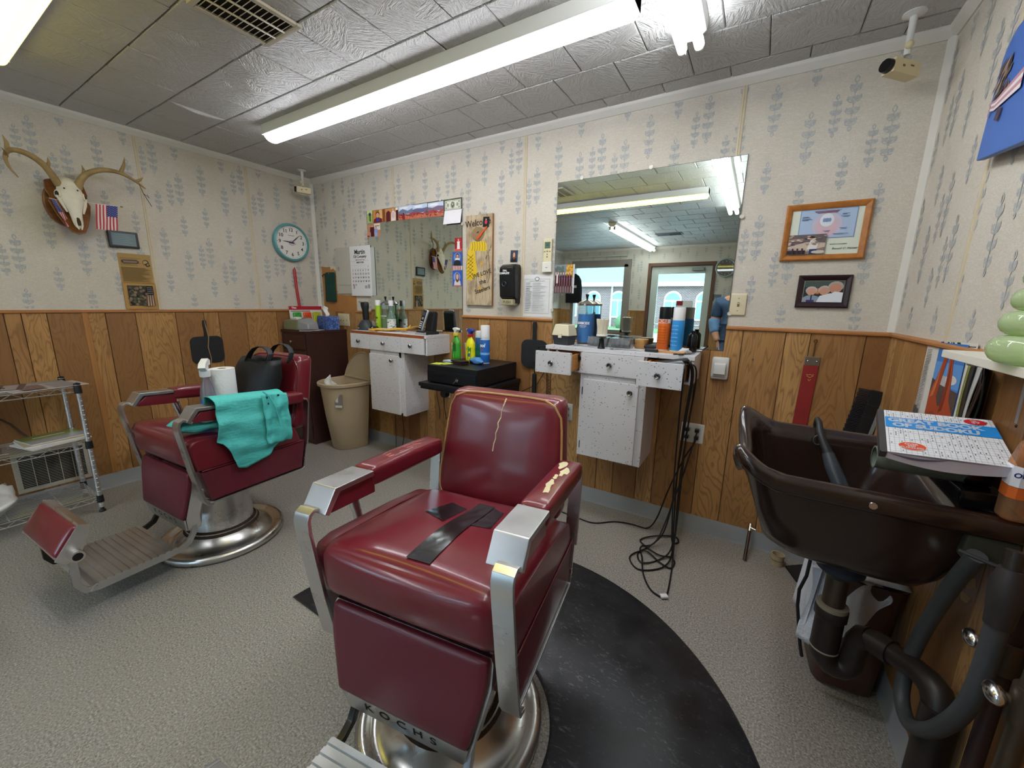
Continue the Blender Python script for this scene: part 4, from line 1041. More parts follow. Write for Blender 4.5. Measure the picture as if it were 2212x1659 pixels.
for i in range(6): stroke([(-.06 + .022 * i, .134), (-.054 + .022 * i, .10), (-.062 + .023 * i, .072)])
for i in range(6): stroke([(-.108 + .004 * i, .05 - .03 * i), (-.06 + .004 * i, .02 - .03 * i)]); stroke([(-.108, -.0 - .025 * i), (-.05, .045 - .026 * i)])
stroke([(-.03, .148), (-.012, .136), (.018, .142)]); stroke([(.072, .07), (.088, .03), (.097, -.05), (.094, -.12), (.08, -.16)])
stroke([(.082, .05), (.095, .075), (.108, .10)]); stroke([(.092, .068), (.106, .072)]); stroke([(.06, .02), (.085, .038)]); stroke([(.064, .04), (.07, .025), (.062, .01)])
mb.build('painted_lines', flat('#3B2A1C'), t)
for i, (x, z) in enumerate(((.025, -.02), (.02, -.105), (.012, -.195))):
    fig('star', [[(x + (.017 if k % 2 == 0 else .007) * sin(k * pi / 5), z + (.02 if k % 2 == 0 else .008) * cos(k * pi / 5)) for k in range(10)]], '#D9A32B', y=Y - .0004)
PEN = flat('#3A2A1E')
text('Welcome', .062, PEN, t, (-.008, Y - .0012, .262), rot=(0, R_(-4), 0), bold=.0004, sx=.92)
text('WE LOVE', .040, PEN, t, (.028, Y - .0014, -.092), rot=(0, R_(-14), 0), bold=.0003)
text('the', .046, PEN, t, (.036, Y - .0014, -.148), rot=(0, R_(-14), 0), bold=.0003)
text('Steelers', .044, PEN, t, (.034, Y - .0014, -.205), rot=(0, R_(-16), 0), bold=.0003)
MB().tube([(-.012, -.01, H2), (0, -.008, H2 + .022), (.012, -.01, H2)], .002, 6).build('hanger', mat('chrome'), t)
snap('small dark picture card tucked over the snowman board lettering', -1.718, 1.895, .052, .068, '#17141B', [('#8E2A36', ell(.5, .48, .22, .2)), ('#C8404E', [(.35, .3), (.65, .3), (.7, .6), (.5, .72), (.3, .6)]), ('#D8A0A0', ell(.5, .75, .1, .08))], 'picture card', y=YB - .024, tilt=R_(4), name='picture_card', group=None)
t = thing('soap_dispenser', 'black wall soap dispenser under a small portrait', 'soap dispenser', (-1.497, YB, 1.475))
BLK = mat('black_plastic', '#101114', .22); BLKM = mat('black_matte', '#17181A', .5)
L = []
for z, w, d in ((-.11, .061, .075), (-.095, .063, .095), (.06, .063, .105), (.098, .062, .10), (.118, .058, .075), (.124, .05, .04)):
    L.append([(-w, 0, z), (-w, -d + .02, z), (-w + .012, -d + .003, z), (0, -d, z), (w - .012, -d + .003, z), (w, -d + .02, z), (w, 0, z)])
MB().loft(L).build('cover', BLK, t, bevel=.003)
MB().box((-.052, -.082, -.155), (.05, -.01, -.112)).build('push_bar', mat('push_bar_tan', '#A9A27F', .35), t, bevel=.008)
MB().box((-.06, -.05, -.14), (.06, -.002, -.10)).build('back_plate', BLKM, t)
text('PUSH', .026, flat('#6E6A52'), t, (0, -.0826, -.134), bold=.0008)
text('DIAL', .016, flat('#E8E8E8'), t, (-.005, -.1055, .076), bold=.0005); text('COMPLETE', .017, flat('#E8E8E8'), t, (-.012, -.106, .058), bold=.0008, shear=.2)
MB().lathe([(.014, 0), (.016, .0015), (.018, 0)], 20, axis='y', c=(-.01, -.1045, -.01), caps=False).build('lock_ring', mat('dark_chrome', '#55565A', .3, .8), t)
snap('small portrait of a person with long hair standing above the soap dispenser', -1.494, 1.655, .060, .080, '#3B4658', bust(.5, .0, 1.35, '#D6A183', '#6E4A30', '#1B1B20', True), y=YB - .001, tilt=R_(3), name='portrait_print', group=None)
t = thing('remote_control', 'cream air-conditioner remote in a white wall holder', 'remote control', (-1.227, YB, 1.646))
MB().box((-.034, -.026, -.105), (.034, 0, -.04)).build('holder', flat('#E6E3DA', .35), t, bevel=.004)
MB().box((-.030, -.022, -.10), (.030, -.004, .105)).build('body', mat('remote_cream', '#DDD2AC', .4), t, bevel=.004)
MB().box((-.020, -.0226, .045), (.021, -.0220, .086)).build('screen', flat('#5C7466', .15), t)
for i, (x, z, w, h) in enumerate(((-.018, .026, .010, .006), (0, .027, .009, .009), (.018, .026, .010, .006), (0, .008, .006, .008), (0, -.008, .009, .009))):
    MB().box((x - w / 2, -.0236, z - h / 2), (x + w / 2, -.0220, z + h / 2)).build('button', flat('#7E775F', .4), t)
text('22', .02, flat('#23302A'), t, (0, -.0228, .067)); text('auto', .008, INK, t, (0, -.0266, -.075))
rr = random.Random(4)
lay = [('#9EA1A6', rect(.09, .08, .91, .90)), ('#E3E3E2', rect(.10, .088, .90, .892)), ('#6F747A', ell(.5, .90, .075, .05)), ('#E8E8E8', ell(.5, .90, .055, .036)), ('#6F747A', rect(.25, .845, .75, .852))]
for i in range(17):
    y = .80 - .041 * i
    lay.append(('#7F848C', rect(.14, y, .14 + .12 + .08 * rr.random(), y + .011)))
    lay.append(('#A6A9AF', rect(.37, y + .004, .60 + .25 * rr.random(), y + .010))); lay.append(('#B3B6BB', rect(.37, y - .008, .55 + .25 * rr.random(), y - .002)))
o = card_mesh('price_list', .236, .282, '#E6E5E3', lay, loc=(-1.306, YB - .001, 1.387)); tag(o, 'white framed text sheet on the wall beside the soap dispenser', 'notice')
rr = random.Random(6)
lay = [('#7E8791', rect(0, .55, .93, 1)), ('#C08A3A', [(.55, .6), (.93, .55), (.93, 1), (.62, 1)])] + [('#5F6B66', ell(.5 * rr.random(), .65 + .3 * rr.random(), .07, .06)) for _ in range(12)] + [('#D9A94A', ell(.6 + .3 * rr.random(), .65 + .3 * rr.random(), .05, .04)) for _ in range(10)] + [('#5A4E52', rect(0, 0, .93, .25))]
for i in range(7): lay += [('#4C1B26', [(.02 + .13 * i, .22), (.13 + .13 * i, .22), (.12 + .13 * i, .62), (.03 + .13 * i, .62)]), ('#8A5A60', rect(.05 + .13 * i, .03, .075 + .13 * i, .25)), ('#C7A8A4', rect(.09 + .13 * i, .03, .105 + .13 * i, .25)), ('#D8B29C', ell(.075 + .13 * i, .69, .035, .045))]
lay.append(('#E9D7D6', rect(.12, .35, .2, .66)))
snap('group snapshot of people in maroon taped to the large mirror left edge', -1.103, 1.496, .138, .182, '#DDDCE2', lay, group=None)

# ---------------------------------------------------------------- framed certificate and framed photo
def frame(name, label, x, z, w, h, fw, fd, fm, tilt=0):
    t = thing(name, label, 'picture frame', (x, YB, z), rot=(0, tilt, 0))
    for a in range(4):
        W, H = (w, h) if a % 2 == 0 else (h, w)
        L = []
        for i in (0, 1):
            sg = -1 if i == 0 else 1
            L.append([(sg * (W / 2 - d), y, H / 2 - d) for d, y in ((0, -.001), (0, -fd * .8), (fw * .25, -fd), (fw * .7, -fd * .85), (fw, -fd * .5), (fw, -.001))])
        mb = MB(); ang = a * pi / 2; mb.xf = lambda p, c=cos(ang), s=sin(ang): Vector((p.x * c - p.z * s, p.y, p.x * s + p.z * c))
        mb.loft(L).build('frame_rail', fm, t)
    return t
OAK = mat('golden_oak', '#A8692B', .4, var=.25, vscale=10, stretch=(3, 3, 3))
t = frame('certificate_frame', 'oak framed licence certificate with a snapshot tucked in its corner', .2215, 1.695, .322, .258, .026, .018, OAK)
card_mesh('mat_board', .276, .212, '#DDE2D2', [], t, loc=(0, -.004, 0))
rr = random.Random(8)
lay = [('#7F93C2', rect(0, 0, 1, 1)), ('#AFC3DE', rect(.015, .02, .985, .98)), ('#C9BFD2', ell(.5, .45, .27, .43, 24)), ('#D8B9C4', ell(.5, .42, .19, .34, 24)), ('#DDE3EC', ell(.49, .62, .125, .225, 24)), ('#7E90B5', ell(.49, .62, .05, .07)), ('#8193B8', ell(.44, .62, .025, .07)), ('#8193B8', ell(.54, .62, .025, .07)), ('#7E3340', rect(.26, .90, .68, .925)), ('#7E3340', rect(.3, .865, .66, .885)), ('#6C4458', rect(.24, .94, .72, .95))]
for x, y, w in ((.04, .76, .13), (.04, .735, .14), (.04, .69, .19), (.04, .665, .2), (.04, .64, .15), (.74, .80, .15), (.74, .775, .08), (.72, .72, .18), (.76, .695, .1), (.72, .32, .15), (.75, .295, .1), (.44, .245, .15), (.47, .22, .1), (.62, .13, .28), (.64, .11, .2)): lay.append(('#4E5A80', rect(x, y, x + w * (.8 + .2 * rr.random()), y + .012)))
card_mesh('certificate', .214, .130, '#AFC3DE', lay, t, loc=(.005, -.006, .036))
rr = random.Random(12)
lay = [('#6B5F60', rect(0, .55, 1, 1)), ('#C9B4A4', [(0, .4), (.5, .62), (1, .55), (1, .35), (.45, .12), (0, .3)]), ('#3A2C30', rect(0, 0, .5, .2)), ('#9A7D70', rect(0, .66, .4, .8)), ('#E6E0DA', [(.52, .25), (.78, .22), (.82, .55), (.72, .72), (.6, .7)]), ('#1E181A', ell(.63, .82, .08, .08)), ('#C79A80', ell(.6, .76, .05, .06)), ('#2F3A60', rect(.6, 0, .8, .25)), ('#D4C8BE', ell(.85, .1, .2, .08))]
lay += [(rr.choice(('#8C7670', '#B8A296', '#54464A', '#D5C6BA')), ell(rr.random(), .5 + .45 * rr.random(), .05, .035)) for _ in range(26)] + [('#46353A', rect(a, 0, a + .05, .3)) for a in (.12, .25, .38)]
o = card_mesh('snapshot', .146, .090, '#8C7A74', lay, loc=(.159, YB - .0145, 1.640)); tag(o, 'snapshot of a worker at a bench, tucked in the oak frame corner', 'photo')
text('Ronald C. Hunter', .013, INK, t, (.085, -.0055, -.078), shear=.35, name='signature'); text('BOARD OF EXAMINERS', .006, INK, t, (.06, -.0055, -.058))
DKF = mat('dark_mahogany_frame', '#2A1519', .3, coat=.2, var=.2)
t = frame('photo_frame', 'dark framed photo of four people, under the oak certificate', .255, 1.420, .206, .153, .026, .017, DKF)
rr = random.Random(15)
lay = [('#2F3532', rect(0, 0, 1, 1)), ('#4A5550', rect(0, .7, 1, 1))]
lay += [('#B9683C', ell(.36, .52, .09, .15)), ('#CE8C5C', ell(.36, .5, .05, .1))] + bust(.53, -.05, 1.25, '#C99680', '#B9B3AE', '#24303A') + bust(.2, -.05, 1.2, '#CF9C86', '#B9B5B2', '#8C98A8') + [('#22304A', rect(.2, .0, .235, .35)), ('#3C3570', rect(.1, 0, .3, .1))] + bust(.8, -.05, 1.55, '#C08A74', '#A8A09A', '#E2E6EC') + [('#E2E6EC', [(.55, 0), (1, 0), (1, .45), (.8, .5), (.65, .35)])]
card_mesh('photo_print', .156, .104, '#D8D8D4', [('#2F3532', rect(.012, .018, .988, .982))] + [(c, [(.012 + .976 * u, .018 + .964 * v) for u, v in [(min(1, max(0, a)), min(1, max(0, b))) for a, b in p]]) for c, p in lay], t, loc=(0, -.008, 0))
MB().lathe([(0, 0), (.004, 0), (.002, .012), (0, .012)], 8, axis='y', c=(.007, YB - .018, 1.07)).build('wall_hook', mat('chrome'))
tag(bpy.data.objects['wall_hook'], 'tiny metal hook in the paneling right of the white plug-in box', 'hook')
t = thing('plug_box', 'white plastic box with a hinged cover on the paneling, right of open drawers', 'plug box', (-.141, YB - .004, 1.007))
WPL = mat('white_plastic', '#DAD9D4', .3)
MB().rbox(rb_fn((.043, .014, .062), .012, ctr=(0, -.016, 0)), 8).build('back_plate', WPL, t, sharp=60)
MB().prism([(-.05, .028), (-.030, .032), (-.036, -.035), (-.054, -.030)], -.030, .030, 'yz').build('cover', WPL, t, bevel=.006)
MB().box((-.034, -.040, -.044), (.034, -.028, .0)).build('holder', WPL, t, bevel=.006)

# ---------------------------------------------------------------- the two wall-hung drawer counters
def speckle_mat():
    m = bpy.data.materials.new('speckled_laminate'); m.use_nodes = True; nt = NT(m); b = nt.n['Principled BSDF']; MATS['speckled_laminate'] = m
    v = nt.coord(); vo = nt.new('ShaderNodeTexVoronoi'); vo.inputs['Scale'].default_value = 70; vo.inputs['Randomness'].default_value = 1.0; nt.link(v, vo.inputs['Vector'])
    sp = nt.ramp(vo.outputs['Distance'], [(.15, (1, 1, 1, 1)), (.22, (0, 0, 0, 1))])
    gate = nt.ramp(nt.noise(v, 60, 2, .5), [(.47, (0, 0, 0, 1)), (.53, (1, 1, 1, 1))])
    f = nt.mix(1.0, sp, gate, 'MULTIPLY')
    nt.link(nt.mix(f, S('#D9D8DC'), S('#55525A')), b.inputs['Base Color']); b.inputs['Roughness'].default_value = .35; return m
LAM = speckle_mat(); RAW = mat('drawer_wood', '#B9803F', .55, var=.25, vscale=9, stretch=(2, 2, 9)); EDGE = mat('raw_front_edge', '#8E4E22', .6, var=.25, vscale=14)
CHR = mat('chrome'); KNOB = mat('dark_chrome_knob', '#8C8C8E', .15, 1.0); HING = mat('hinge_steel', '#5E5E60', .35, .9)
def knob(p, parent):
    x, y, z = p
    return MB().lathe([(0, 0), (.006, 0), (.006, -.012), (.014, -.016), (.016, -.022), (.012, -.027), (.007, -.024), (0, -.024)], 18, axis='y', c=(x, y, z)).build('knob', KNOB, parent)
def counter(label, x0, x1, yf, ztop, cab, draws, edge, doorx, knobp, hinge_left):
    cx = (x0 + x1) / 2; t = thing('drawer_counter', label, 'counter', (cx, YB, 0), 0, 'wall-hung drawer counters')
    d = yf - YB; X0, X1 = x0 - cx, x1 - cx; zt = ztop - .022; zb = ztop - .15
    mb = MB().box((X0 - .002, d - .004, zt), (X1 + .002, -.007, ztop)); f0 = len(mb.f)
    mb.build('counter_top', LAM, t, bevel=.0015)
    if edge: MB().box((X0 + .002, d - .0065, zt - .003), (X1 - .02, d - .004, ztop - .001)).build('front_edge', EDGE, t)
    mb = MB().box((X0, d + .012, zb), (X0 + .016, -.001, zt)).box((X1 - .016, d + .004, zb), (X1, -.001, zt)).box((X0 + .016, -.012, zb), (X1 - .016, -.001, zt)).box((X0 + .016, d + .02, zb), (X1 - .016, -.012, zb + .012))
    for a, b, o in draws[:-1]: mb.box((b - cx - .008, d + .012, zb), (b - cx + .008, -.012, zt))
    mb.build('drawer_case', LAM, t)
    for a, b, o in draws:
        a -= cx; b -= cx; y = d - o
        fr = MB().box((a + .002, y - .016, zb + .006), (b - .002, y + .002, zt - (.002 if o == 0 else -.002))).build('drawer', LAM, t, bevel=.0015)
        knob(((a + b) / 2 - .004, y - .016, (zb + zt) / 2 + .002), fr)
        if o:
            mb = MB().box((a + .014, y + .002, zb + .02), (a + .026, y + .25, zt - .016)).box((b - .026, y + .002, zb + .02), (b - .014, y + .25, zt - .016)).box((a + .026, y + .002, zb + .02), (b - .026, y + .25, zb + .026)).box((a + .026, y + .24, zb + .026), (b - .026, y + .25, zt - .02))
            mb.build('drawer_box', RAW, fr)
    ca, cb, cz0, cz1 = cab; ca -= cx; cb -= cx
    MB().box((ca, d + .012, cz0), (ca + .016, -.001, cz1)).box((cb - .016, d + .012, cz0), (cb, -.001, cz1)).box((ca + .016, d + .012, cz0), (cb - .016, -.001, cz0 + .016)).box((ca + .016, -.012, cz0 + .016), (cb - .016, -.001, cz1)).box((ca + .016, d + .03, cz1 - .016), (cb - .016, -.012, cz1)).build('lower_cabinet', LAM, t)
    MB().box((ca, d + .002, cz0), (ca + .032, d + .0122, cz1 + .012)).box((cb - .060, d + .002, cz0), (cb, d + .0122, cz1 + .012)).box((ca + .032, d + .002, cz0), (cb - .036, d + .0122, cz0 + .02)).box((ca + .032, d + .002, cz1 - .03), (cb - .036, d + .0122, cz1 + .012)).build('face_frame', LAM, t)
    da, db = doorx[0] - cx, doorx[1] - cx
    dr = MB().box((da, d - .016, cz0 + .008), (db, d + .001, cz1 - .018)).build('door', LAM, t, bevel=.0015)
    knob((knobp[0] - cx, d - .016, knobp[1]), dr)
    hx = da if hinge_left else db
    for hz in (cz0 + .07, cz1 - .09): MB().cyl((hx - .004, d - .006, hz - .022), (hx - .004, d - .006, hz + .022), .005, seg=10).build('hinge', HING, dr)
    return t
counter('white speckled wall counter with three closed drawers, under the small mirror', -2.946, -2.080, 2.186, 1.083, (-2.720, -2.320, .420, .9235), [(-2.944, -2.700, 0), (-2.700, -2.340, 0), (-2.340, -2.098, 0)], True, (-2.712, -2.372), (-2.437, .868), True)
counter('white speckled wall counter with two drawers pulled open, under the large mirror', -1.075, -.243, 2.165, 1.090, (-.844, -.466, .440, .9305), [(-1.075, -.850, .125), (-.843, -.484, 0), (-.478, -.262, .178)], False, (-.820, -.503), (-.543, .866), True)

# ---------------------------------------------------------------- bottles, cans and small things : builders
def rings(m_, z0, z1, r, nn, parent, y0=0): pass
def spray_can(name, label, x, y, z, r, h, body, cap, cap_h, bands, cat='spray can', group=None, txt=None):
    t = thing(name, label, cat, (x, y, z), 0, group)
    hb = h - cap_h
    MB().lathe([(0, 0), (r * .93, 0), (r, .004), (r, hb - .012), (r * .9, hb), (0, hb)], 32).build('can', body, t)
    MB().lathe([(r * .96, hb - .006), (r * .96, h - .006), (r * .88, h), (0, h)], 32).build('cap', cap, t)
    for a, b, c in bands: MB().lathe([(r + .0004, a * hb), (r + .0004, b * hb)], 32, caps=False).build('label_band', flat(c, .35), t)
    for s, sz, zz, c, kw in (txt or []):
        f = lambda p, zz=zz: Vector(((r + .0009) * sin(p.x / r - .5), -(r + .0009) * cos(p.x / r - .5), p.z + zz * hb))
        text(s, sz, flat(c, .4), t, (0, 0, 0), bend=f, ext=0, **kw)
    return t
def glass_jar(name, label, x, y, z, r, h, liquid, fill, txt=None, knobc='#141416', group=None):
    t = thing(name, label, 'disinfectant jar', (x, y, z), 0, group)
    G = mat('clear_glass', '#F1F8F8', .02, clear=.97)
    MB().lathe([(0, .004), (r * .9, .004), (r, .012), (r, h), (r - .003, h), (r - .003, .014), (0, .009)], 36).build('glass', G, t)
    MB().lathe([(0, 0), (r * .94, 0), (r * .96, .004), (0, .004)], 32).build('foot', CHR, t)
    if liquid: MB().lathe([(0, .0145), (r - .0042, .0145), (r - .0042, fill * h), (0, fill * h)], 36).build('liquid', liquid, t)
    MB().lathe([(r + .002, h - .006), (r + .003, h + .006), (r * .86, h + .016), (r * .4, h + .028), (.008, h + .036), (0, h + .036)], 36).build('lid', CHR, t)
    MB().lathe([(.005, h + .034), (.008, h + .046), (.011, h + .060), (.010, h + .064), (0, h + .064)], 16).build('lid_knob', mat('knob_' + knobc[1:], knobc, .3), t)
    MB().cyl((0, 0, h + .03), (0, 0, .03), .0022, seg=8).build('lift_rod', CHR, t)
    MB().lathe([(0, 0), (r * .62, 0), (r * .62, .003), (0, .003)], 20, c=(0, 0, .026)).build('lift_tray', CHR, t)
    for s, sz, zz, kw in (txt or []):
        f = lambda p, zz=zz: Vector(((r + .0008) * sin(p.x / r), -(r + .0008) * cos(p.x / r), p.z + zz))
        text(s, sz, flat('#F2F4F6'), t, (0, 0, 0), bend=f, ext=0, **kw)
    return t
Z1, Z2, Z3 = 1.0834, 1.0904, .9204
# counter one
t = thing('hair_trimmer', 'black cordless trimmer standing in its charging base, under the wall calendar', 'hair trimmer', (-2.885, 2.283, Z1))
MB().loft([[(w * cos(a), d * sin(a) + o, z) for a in [2 * pi * i / 24 for i in range(24)]] for w, d, o, z in ((.075, .058, 0, 0), (.077, .06, 0, .012), (.06, .05, .004, .05), (.042, .04, .008, .075), (.03, .03, .01, .085))]).build('charging_base', mat('trimmer_grey', '#34363A', .45), t)
MB().loft([[(w * cos(a) + ox, d * sin(a) + .012, z) for a in [2 * pi * i / 18 for i in range(18)]] for w, d, ox, z in ((.026, .022, 0, .07), (.031, .025, 0, .12), (.030, .025, -.002, .165), (.039, .030, -.006, .20), (.040, .031, -.008, .224), (.034, .024, -.010, .238))]).build('body', BLKM, t)
MB().box((-.040, -.026, .232), (.018, .004, .243)).build('blade', CHR, t, bevel=.002)
text('andis', .012, flat('#D8D8D8'), t, (-.015, -.0600, .018))
t = thing('shallow_dish', 'low black round dish beside the charging trimmer', 'dish', (-2.822, 2.315, Z1))
MB().lathe([(0, 0), (.045, 0), (.048, .018), (.04, .03), (.02, .034), (0, .034)], 28).build('lid', BLK, t)
spray_can('spray_can', 'lime green spray can with a white cap, by the small mirror', -2.816, 2.375, Z1, .027, .255, mat('lime_paint', '#A5C92B', .3), flat('#ECECEA', .35), .04, [(.0, .05, '#DDE3CC')], txt=[('style', .03, .5, '#2B4A22', dict(rot=None, bold=.001)), ('fresh', .026, .32, '#F4F6E8', {})])
glass_jar('disinfectant_jar', 'clear glass jar of pale green liquid with a chrome lid, by the small mirror', -2.757, 2.405, Z1, .044, .222, mat('pale_green_liquid', '#CFE3A8', .05, clear=.75), .6, [('DISINFECTANT', .012, .12, dict(bold=.0004)), ('for combs and shears', .006, .105, {})], group='disinfectant jars on the counters')
t = thing('lotion_bottle', 'clear tonic bottle with white cap and flowered label, by the small mirror', 'bottle', (-2.668, 2.385, Z1))
MB().lathe([(0, 0), (.034, 0), (.037, .006), (.037, .105), (.030, .130), (.022, .150), (.018, .16), (.018, .21), (0, .21)], 28).build('bottle', mat('aqua_glass', '#D3EBE2', .05, clear=.8), t)
MB().lathe([(.0378, .012), (.0378, .098)], 28, caps=False).build('label_wrap', flat('#E7EAE8', .4), t)
mb = MB(); rr = random.Random(3)
for k in range(26):
    a, z, w = rr.uniform(-pi, pi), rr.uniform(.02, .09), rr.uniform(.004, .009); mb.mi(k % 2)
    mb.poly([(.0383 * sin(a + w / .037 * cos(q)), -.0383 * cos(a + w / .037 * cos(q)), z + w * .6 * sin(q)) for q in [2 * pi * i / 7 for i in range(7)]])
mb.build('flower_print', [flat('#3F9E6C'), flat('#7A4E78')], t)['kind'] = 'stuff'
MB().lathe([(.020, .208), (.020, .25), (.018, .254), (0, .254)], 20).build('cap', flat('#EDEDEB', .35), t)
t = thing('white_tray', 'shallow white tray lying on the first counter', 'tray', (-2.70, 2.30, Z1), R_(8))
MB().loft([[(w * cos(a) * 1.25, w * sin(a) * .62, z) for a in [2 * pi * i / 28 for i in range(28)]] for w, z in ((.085, 0), (.10, .006), (.107, .018), (.104, .018), (.096, .008), (.08, .004))]).build('tray', flat('#E2E2E0', .35), t)
t = thing('yellow_cloth', 'yellow work glove lying folded on the first counter', 'glove', (-2.535, 2.285, Z1 + .0005), R_(14))
mb = MB()
def glv(u, v):
    x = -.16 + .32 * u; w = .052 * (1 - .55 * abs(2 * u - .55) ** 2.2) ; y = w * (2 * v - 1)
    return Vector((x, y, .012 + .012 * sin(u * 11 + v * 3) * (v * (1 - v) * 4) + .02 * u * u + .05 * max(0, u - .8) * 4 * (1 - abs(2 * v - 1)) + .006 * sin(v * 9)))
mb.grid(glv, 28, 12).build('cuff', mat('yellow_suede', '#D7A33A', .85, var=.15, vscale=20), t, solid=.006, sharp=180)
for k in range(4):
    MB().tube([(-.15, -.035 + .02 * k, .012), (-.185, -.038 + .021 * k, .012), (-.215, -.036 + .019 * k, .010)], [.012, .011, .007], 10).build('finger', mat('yellow_suede'), t)
MB().box((-.12, -.055, .0), (.10, .05, .004)).build('liner', flat('#E4E0D6'), t)
t = thing('cordless_phone', 'cordless phone leaning in its black and silver cradle', 'telephone', (-2.175, 2.30, Z1), R_(-12))
SIL = mat('silver_plastic', '#B9BDC2', .3, .5)
MB().prism([(-.07, .002), (.07, .002), (.078, .012), (.066, .022), (-.06, .03), (-.07, .02)], -.055, .05, 'yz').build('cradle', BLKM, t, bevel=.004)
MB().prism([(.0, .02), (.055, .02), (.072, .165), (.055, .18), (.035, .175)], -.045, .045, 'yz').build('cradle_back', BLKM, t, bevel=.008)
MB().prism([(-.08, .0), (-.055, .0), (-.05, .02), (-.075, .016)], -.06, .055, 'yz').build('cradle_lip', SIL, t, bevel=.003)
hs = MB().rbox(rb_fn((.0245, .011, .086), .010, (0, .003, 0)), 8).build('handset', SIL, t, sharp=70, loc=(-.018, -.020, .107), rot=(R_(-17), R_(8), 0))
MB().box((-.0195, -.0145, -.078), (.0195, -.0115, .078)).build('face', BLK, hs, bevel=.002)
MB().box((-.015, -.0152, .035), (.015, -.0146, .066)).build('screen', flat('#39434C', .15), hs)
mb = MB()
for i in range(3):
    for j in range(4): MB().box((-.0155 + .0115 * i, -.0160, -.064 + .015 * j), (-.0075 + .0115 * i, -.0146, -.056 + .015 * j)).build('key', flat('#C9CED2', .4), hs)
MB().lathe([(.005, 0), (.010, .001), (.010, .0015)], 16, axis='y', c=(0, -.0160, .013), caps=True).build('dial_key', SIL, hs)

# counter two
t = thing('tackle_box', 'small cream and charcoal tackle box at the left end of the second counter', 'box', (-1.005, 2.27, Z2), R_(-8))
CRM = mat('tackle_cream', '#DED6B8', .45); CHA = mat('tackle_charcoal', '#2E2F33', .5)
MB().loft([[(sx_ * w, sy_ * d, z) for sx_, sy_ in ((-1, -1), (1, -1), (1, 1), (-1, 1))] for w, d, z in ((.050, .040, 0), (.058, .047, .052), (.060, .049, .056))]).build('lower_box', CHA, t, bevel=.003)
MB().loft([[(sx_ * w, sy_ * d, z) for sx_, sy_ in ((-1, -1), (1, -1), (1, 1), (-1, 1))] for w, d, z in ((.061, .050, .057), (.058, .047, .075), (.048, .038, .120), (.046, .036, .124))]).build('lid', CRM, t, bevel=.003)
MB().box((-.03, -.012, .124), (.03, .014, .130)).build('handle', mat('tackle_grey', '#6F7174', .5), t, bevel=.003)
MB().box((-.012, -.056, .044), (.012, -.049, .070)).build('latch', CRM, t, bevel=.002)
BLUE = mat('blue_liquid', '#2F8CE0', .05, clear=.2)
glass_jar('disinfectant_jar', 'glass jar of blue liquid holding combs, on the second counter', -.915, 2.388, Z2, .053, .245, BLUE, .76, [('BARBICIDE', .020, .132, dict(bold=.0008, sx=.85)), ('DISINFECTANT', .007, .115, dict(bold=.0003)), ('hospital strength', .005, .106, {})], group='disinfectant jars on the counters')
j = [o for o in bpy.data.objects if o.get('label', '').startswith('glass jar of blue')][0]
for (x0, z0, x1, z1, w) in ((-.03, .03, .008, .19, .006), (.03, .03, -.005, .17, .006), (-.012, .03, -.025, .16, .008)):
    o = MB().box((-w, -.0015, -.08), (w, .0015, .08)).build('comb', flat('#BFD8EE'), None, loc=(j.location.x + (x0 + x1) / 2, j.location.y + .004 * (x0 * 50), Z2 + (z0 + z1) / 2 + .01), rot=(0, atan2(x1 - x0, z1 - z0), 0))
    tag(o, 'pale comb soaking in the jar of blue liquid', 'comb', 'combs soaking in the blue jar')
t = thing('neck_duster', 'neck duster brush with cream bristles and black handle, on the counter edge', 'brush', (-.742, 2.20, Z2))
MB().lathe([(0, 0), (.021, 0), (.022, .004), (.017, .014), (.014, .04), (.015, .056), (.026, .066), (.031, .072), (0, .072)], 28).build('handle', BLK, t)
MB().lathe([(.0315, .071), (.032, .077), (.03, .08)], 28).build('collar', flat('#E9E7DE', .4), t)
mb = MB(); L = []; rr = random.Random(1)
for z, r in ((.078, .028), (.10, .0275), (.125, .029), (.15, .033), (.166, .0345)):
    L.append([((r + (.0012 if i % 2 else -.0006)) * cos(2 * pi * i / 64), (r + (.0012 if i % 2 else -.0006)) * sin(2 * pi * i / 64), z + (rr.uniform(-.003, .003) if z > .16 else 0)) for i in range(64)])
mb.loft(L).build('bristles', mat('cream_bristle', '#E1D9C3', .85, var=.15, vscale=120, stretch=(1, 1, .1)), t, sharp=30)
CLR = mat('clear_plastic', '#E6EAEC', .06, clear=.82)
for i, (x, y, rz) in enumerate(((-.80, 2.33, .04), (-.665, 2.325, -.03))):
    t = thing('guard_case', ('clear plastic case of dark clipper guards, left of the brush', 'clear plastic case of dark clipper guards, beside the wooden tin')[i], 'case', (x, y, Z2), rz, 'clear clipper guard cases')
    MB().prism([(-.035, 0), (.035, 0), (.048, .022), (.030, .056), (-.030, .056), (-.048, .022)], -.062, .062, 'yz').build('case', CLR, t, bevel=.002)
    for k in range(4): MB().prism([(-.026, .004), (.026, .004), (.024, .034), (-.020, .044)], -.052 + .027 * k, -.031 + .027 * k, 'yz').build('guard', mat('guard_grey', '#34363A', .5), t, bevel=.002)
t = thing('wooden_tin', 'round tan tin with a scratched pattern, on the second counter', 'tin', (-.562, 2.385, Z2))
MB().lathe([(0, 0), (.036, 0), (.038, .003), (.038, .036), (0, .036)], 32).build('tin', mat('tan_tin', '#A77B45', .5, var=.35, vscale=40), t)
MB().lathe([(.0385, .034), (.0395, .036), (.0395, .052), (.037, .054), (0, .054)], 32).build('lid', mat('tin_lid', '#B58B57', .5, var=.25, vscale=30), t)
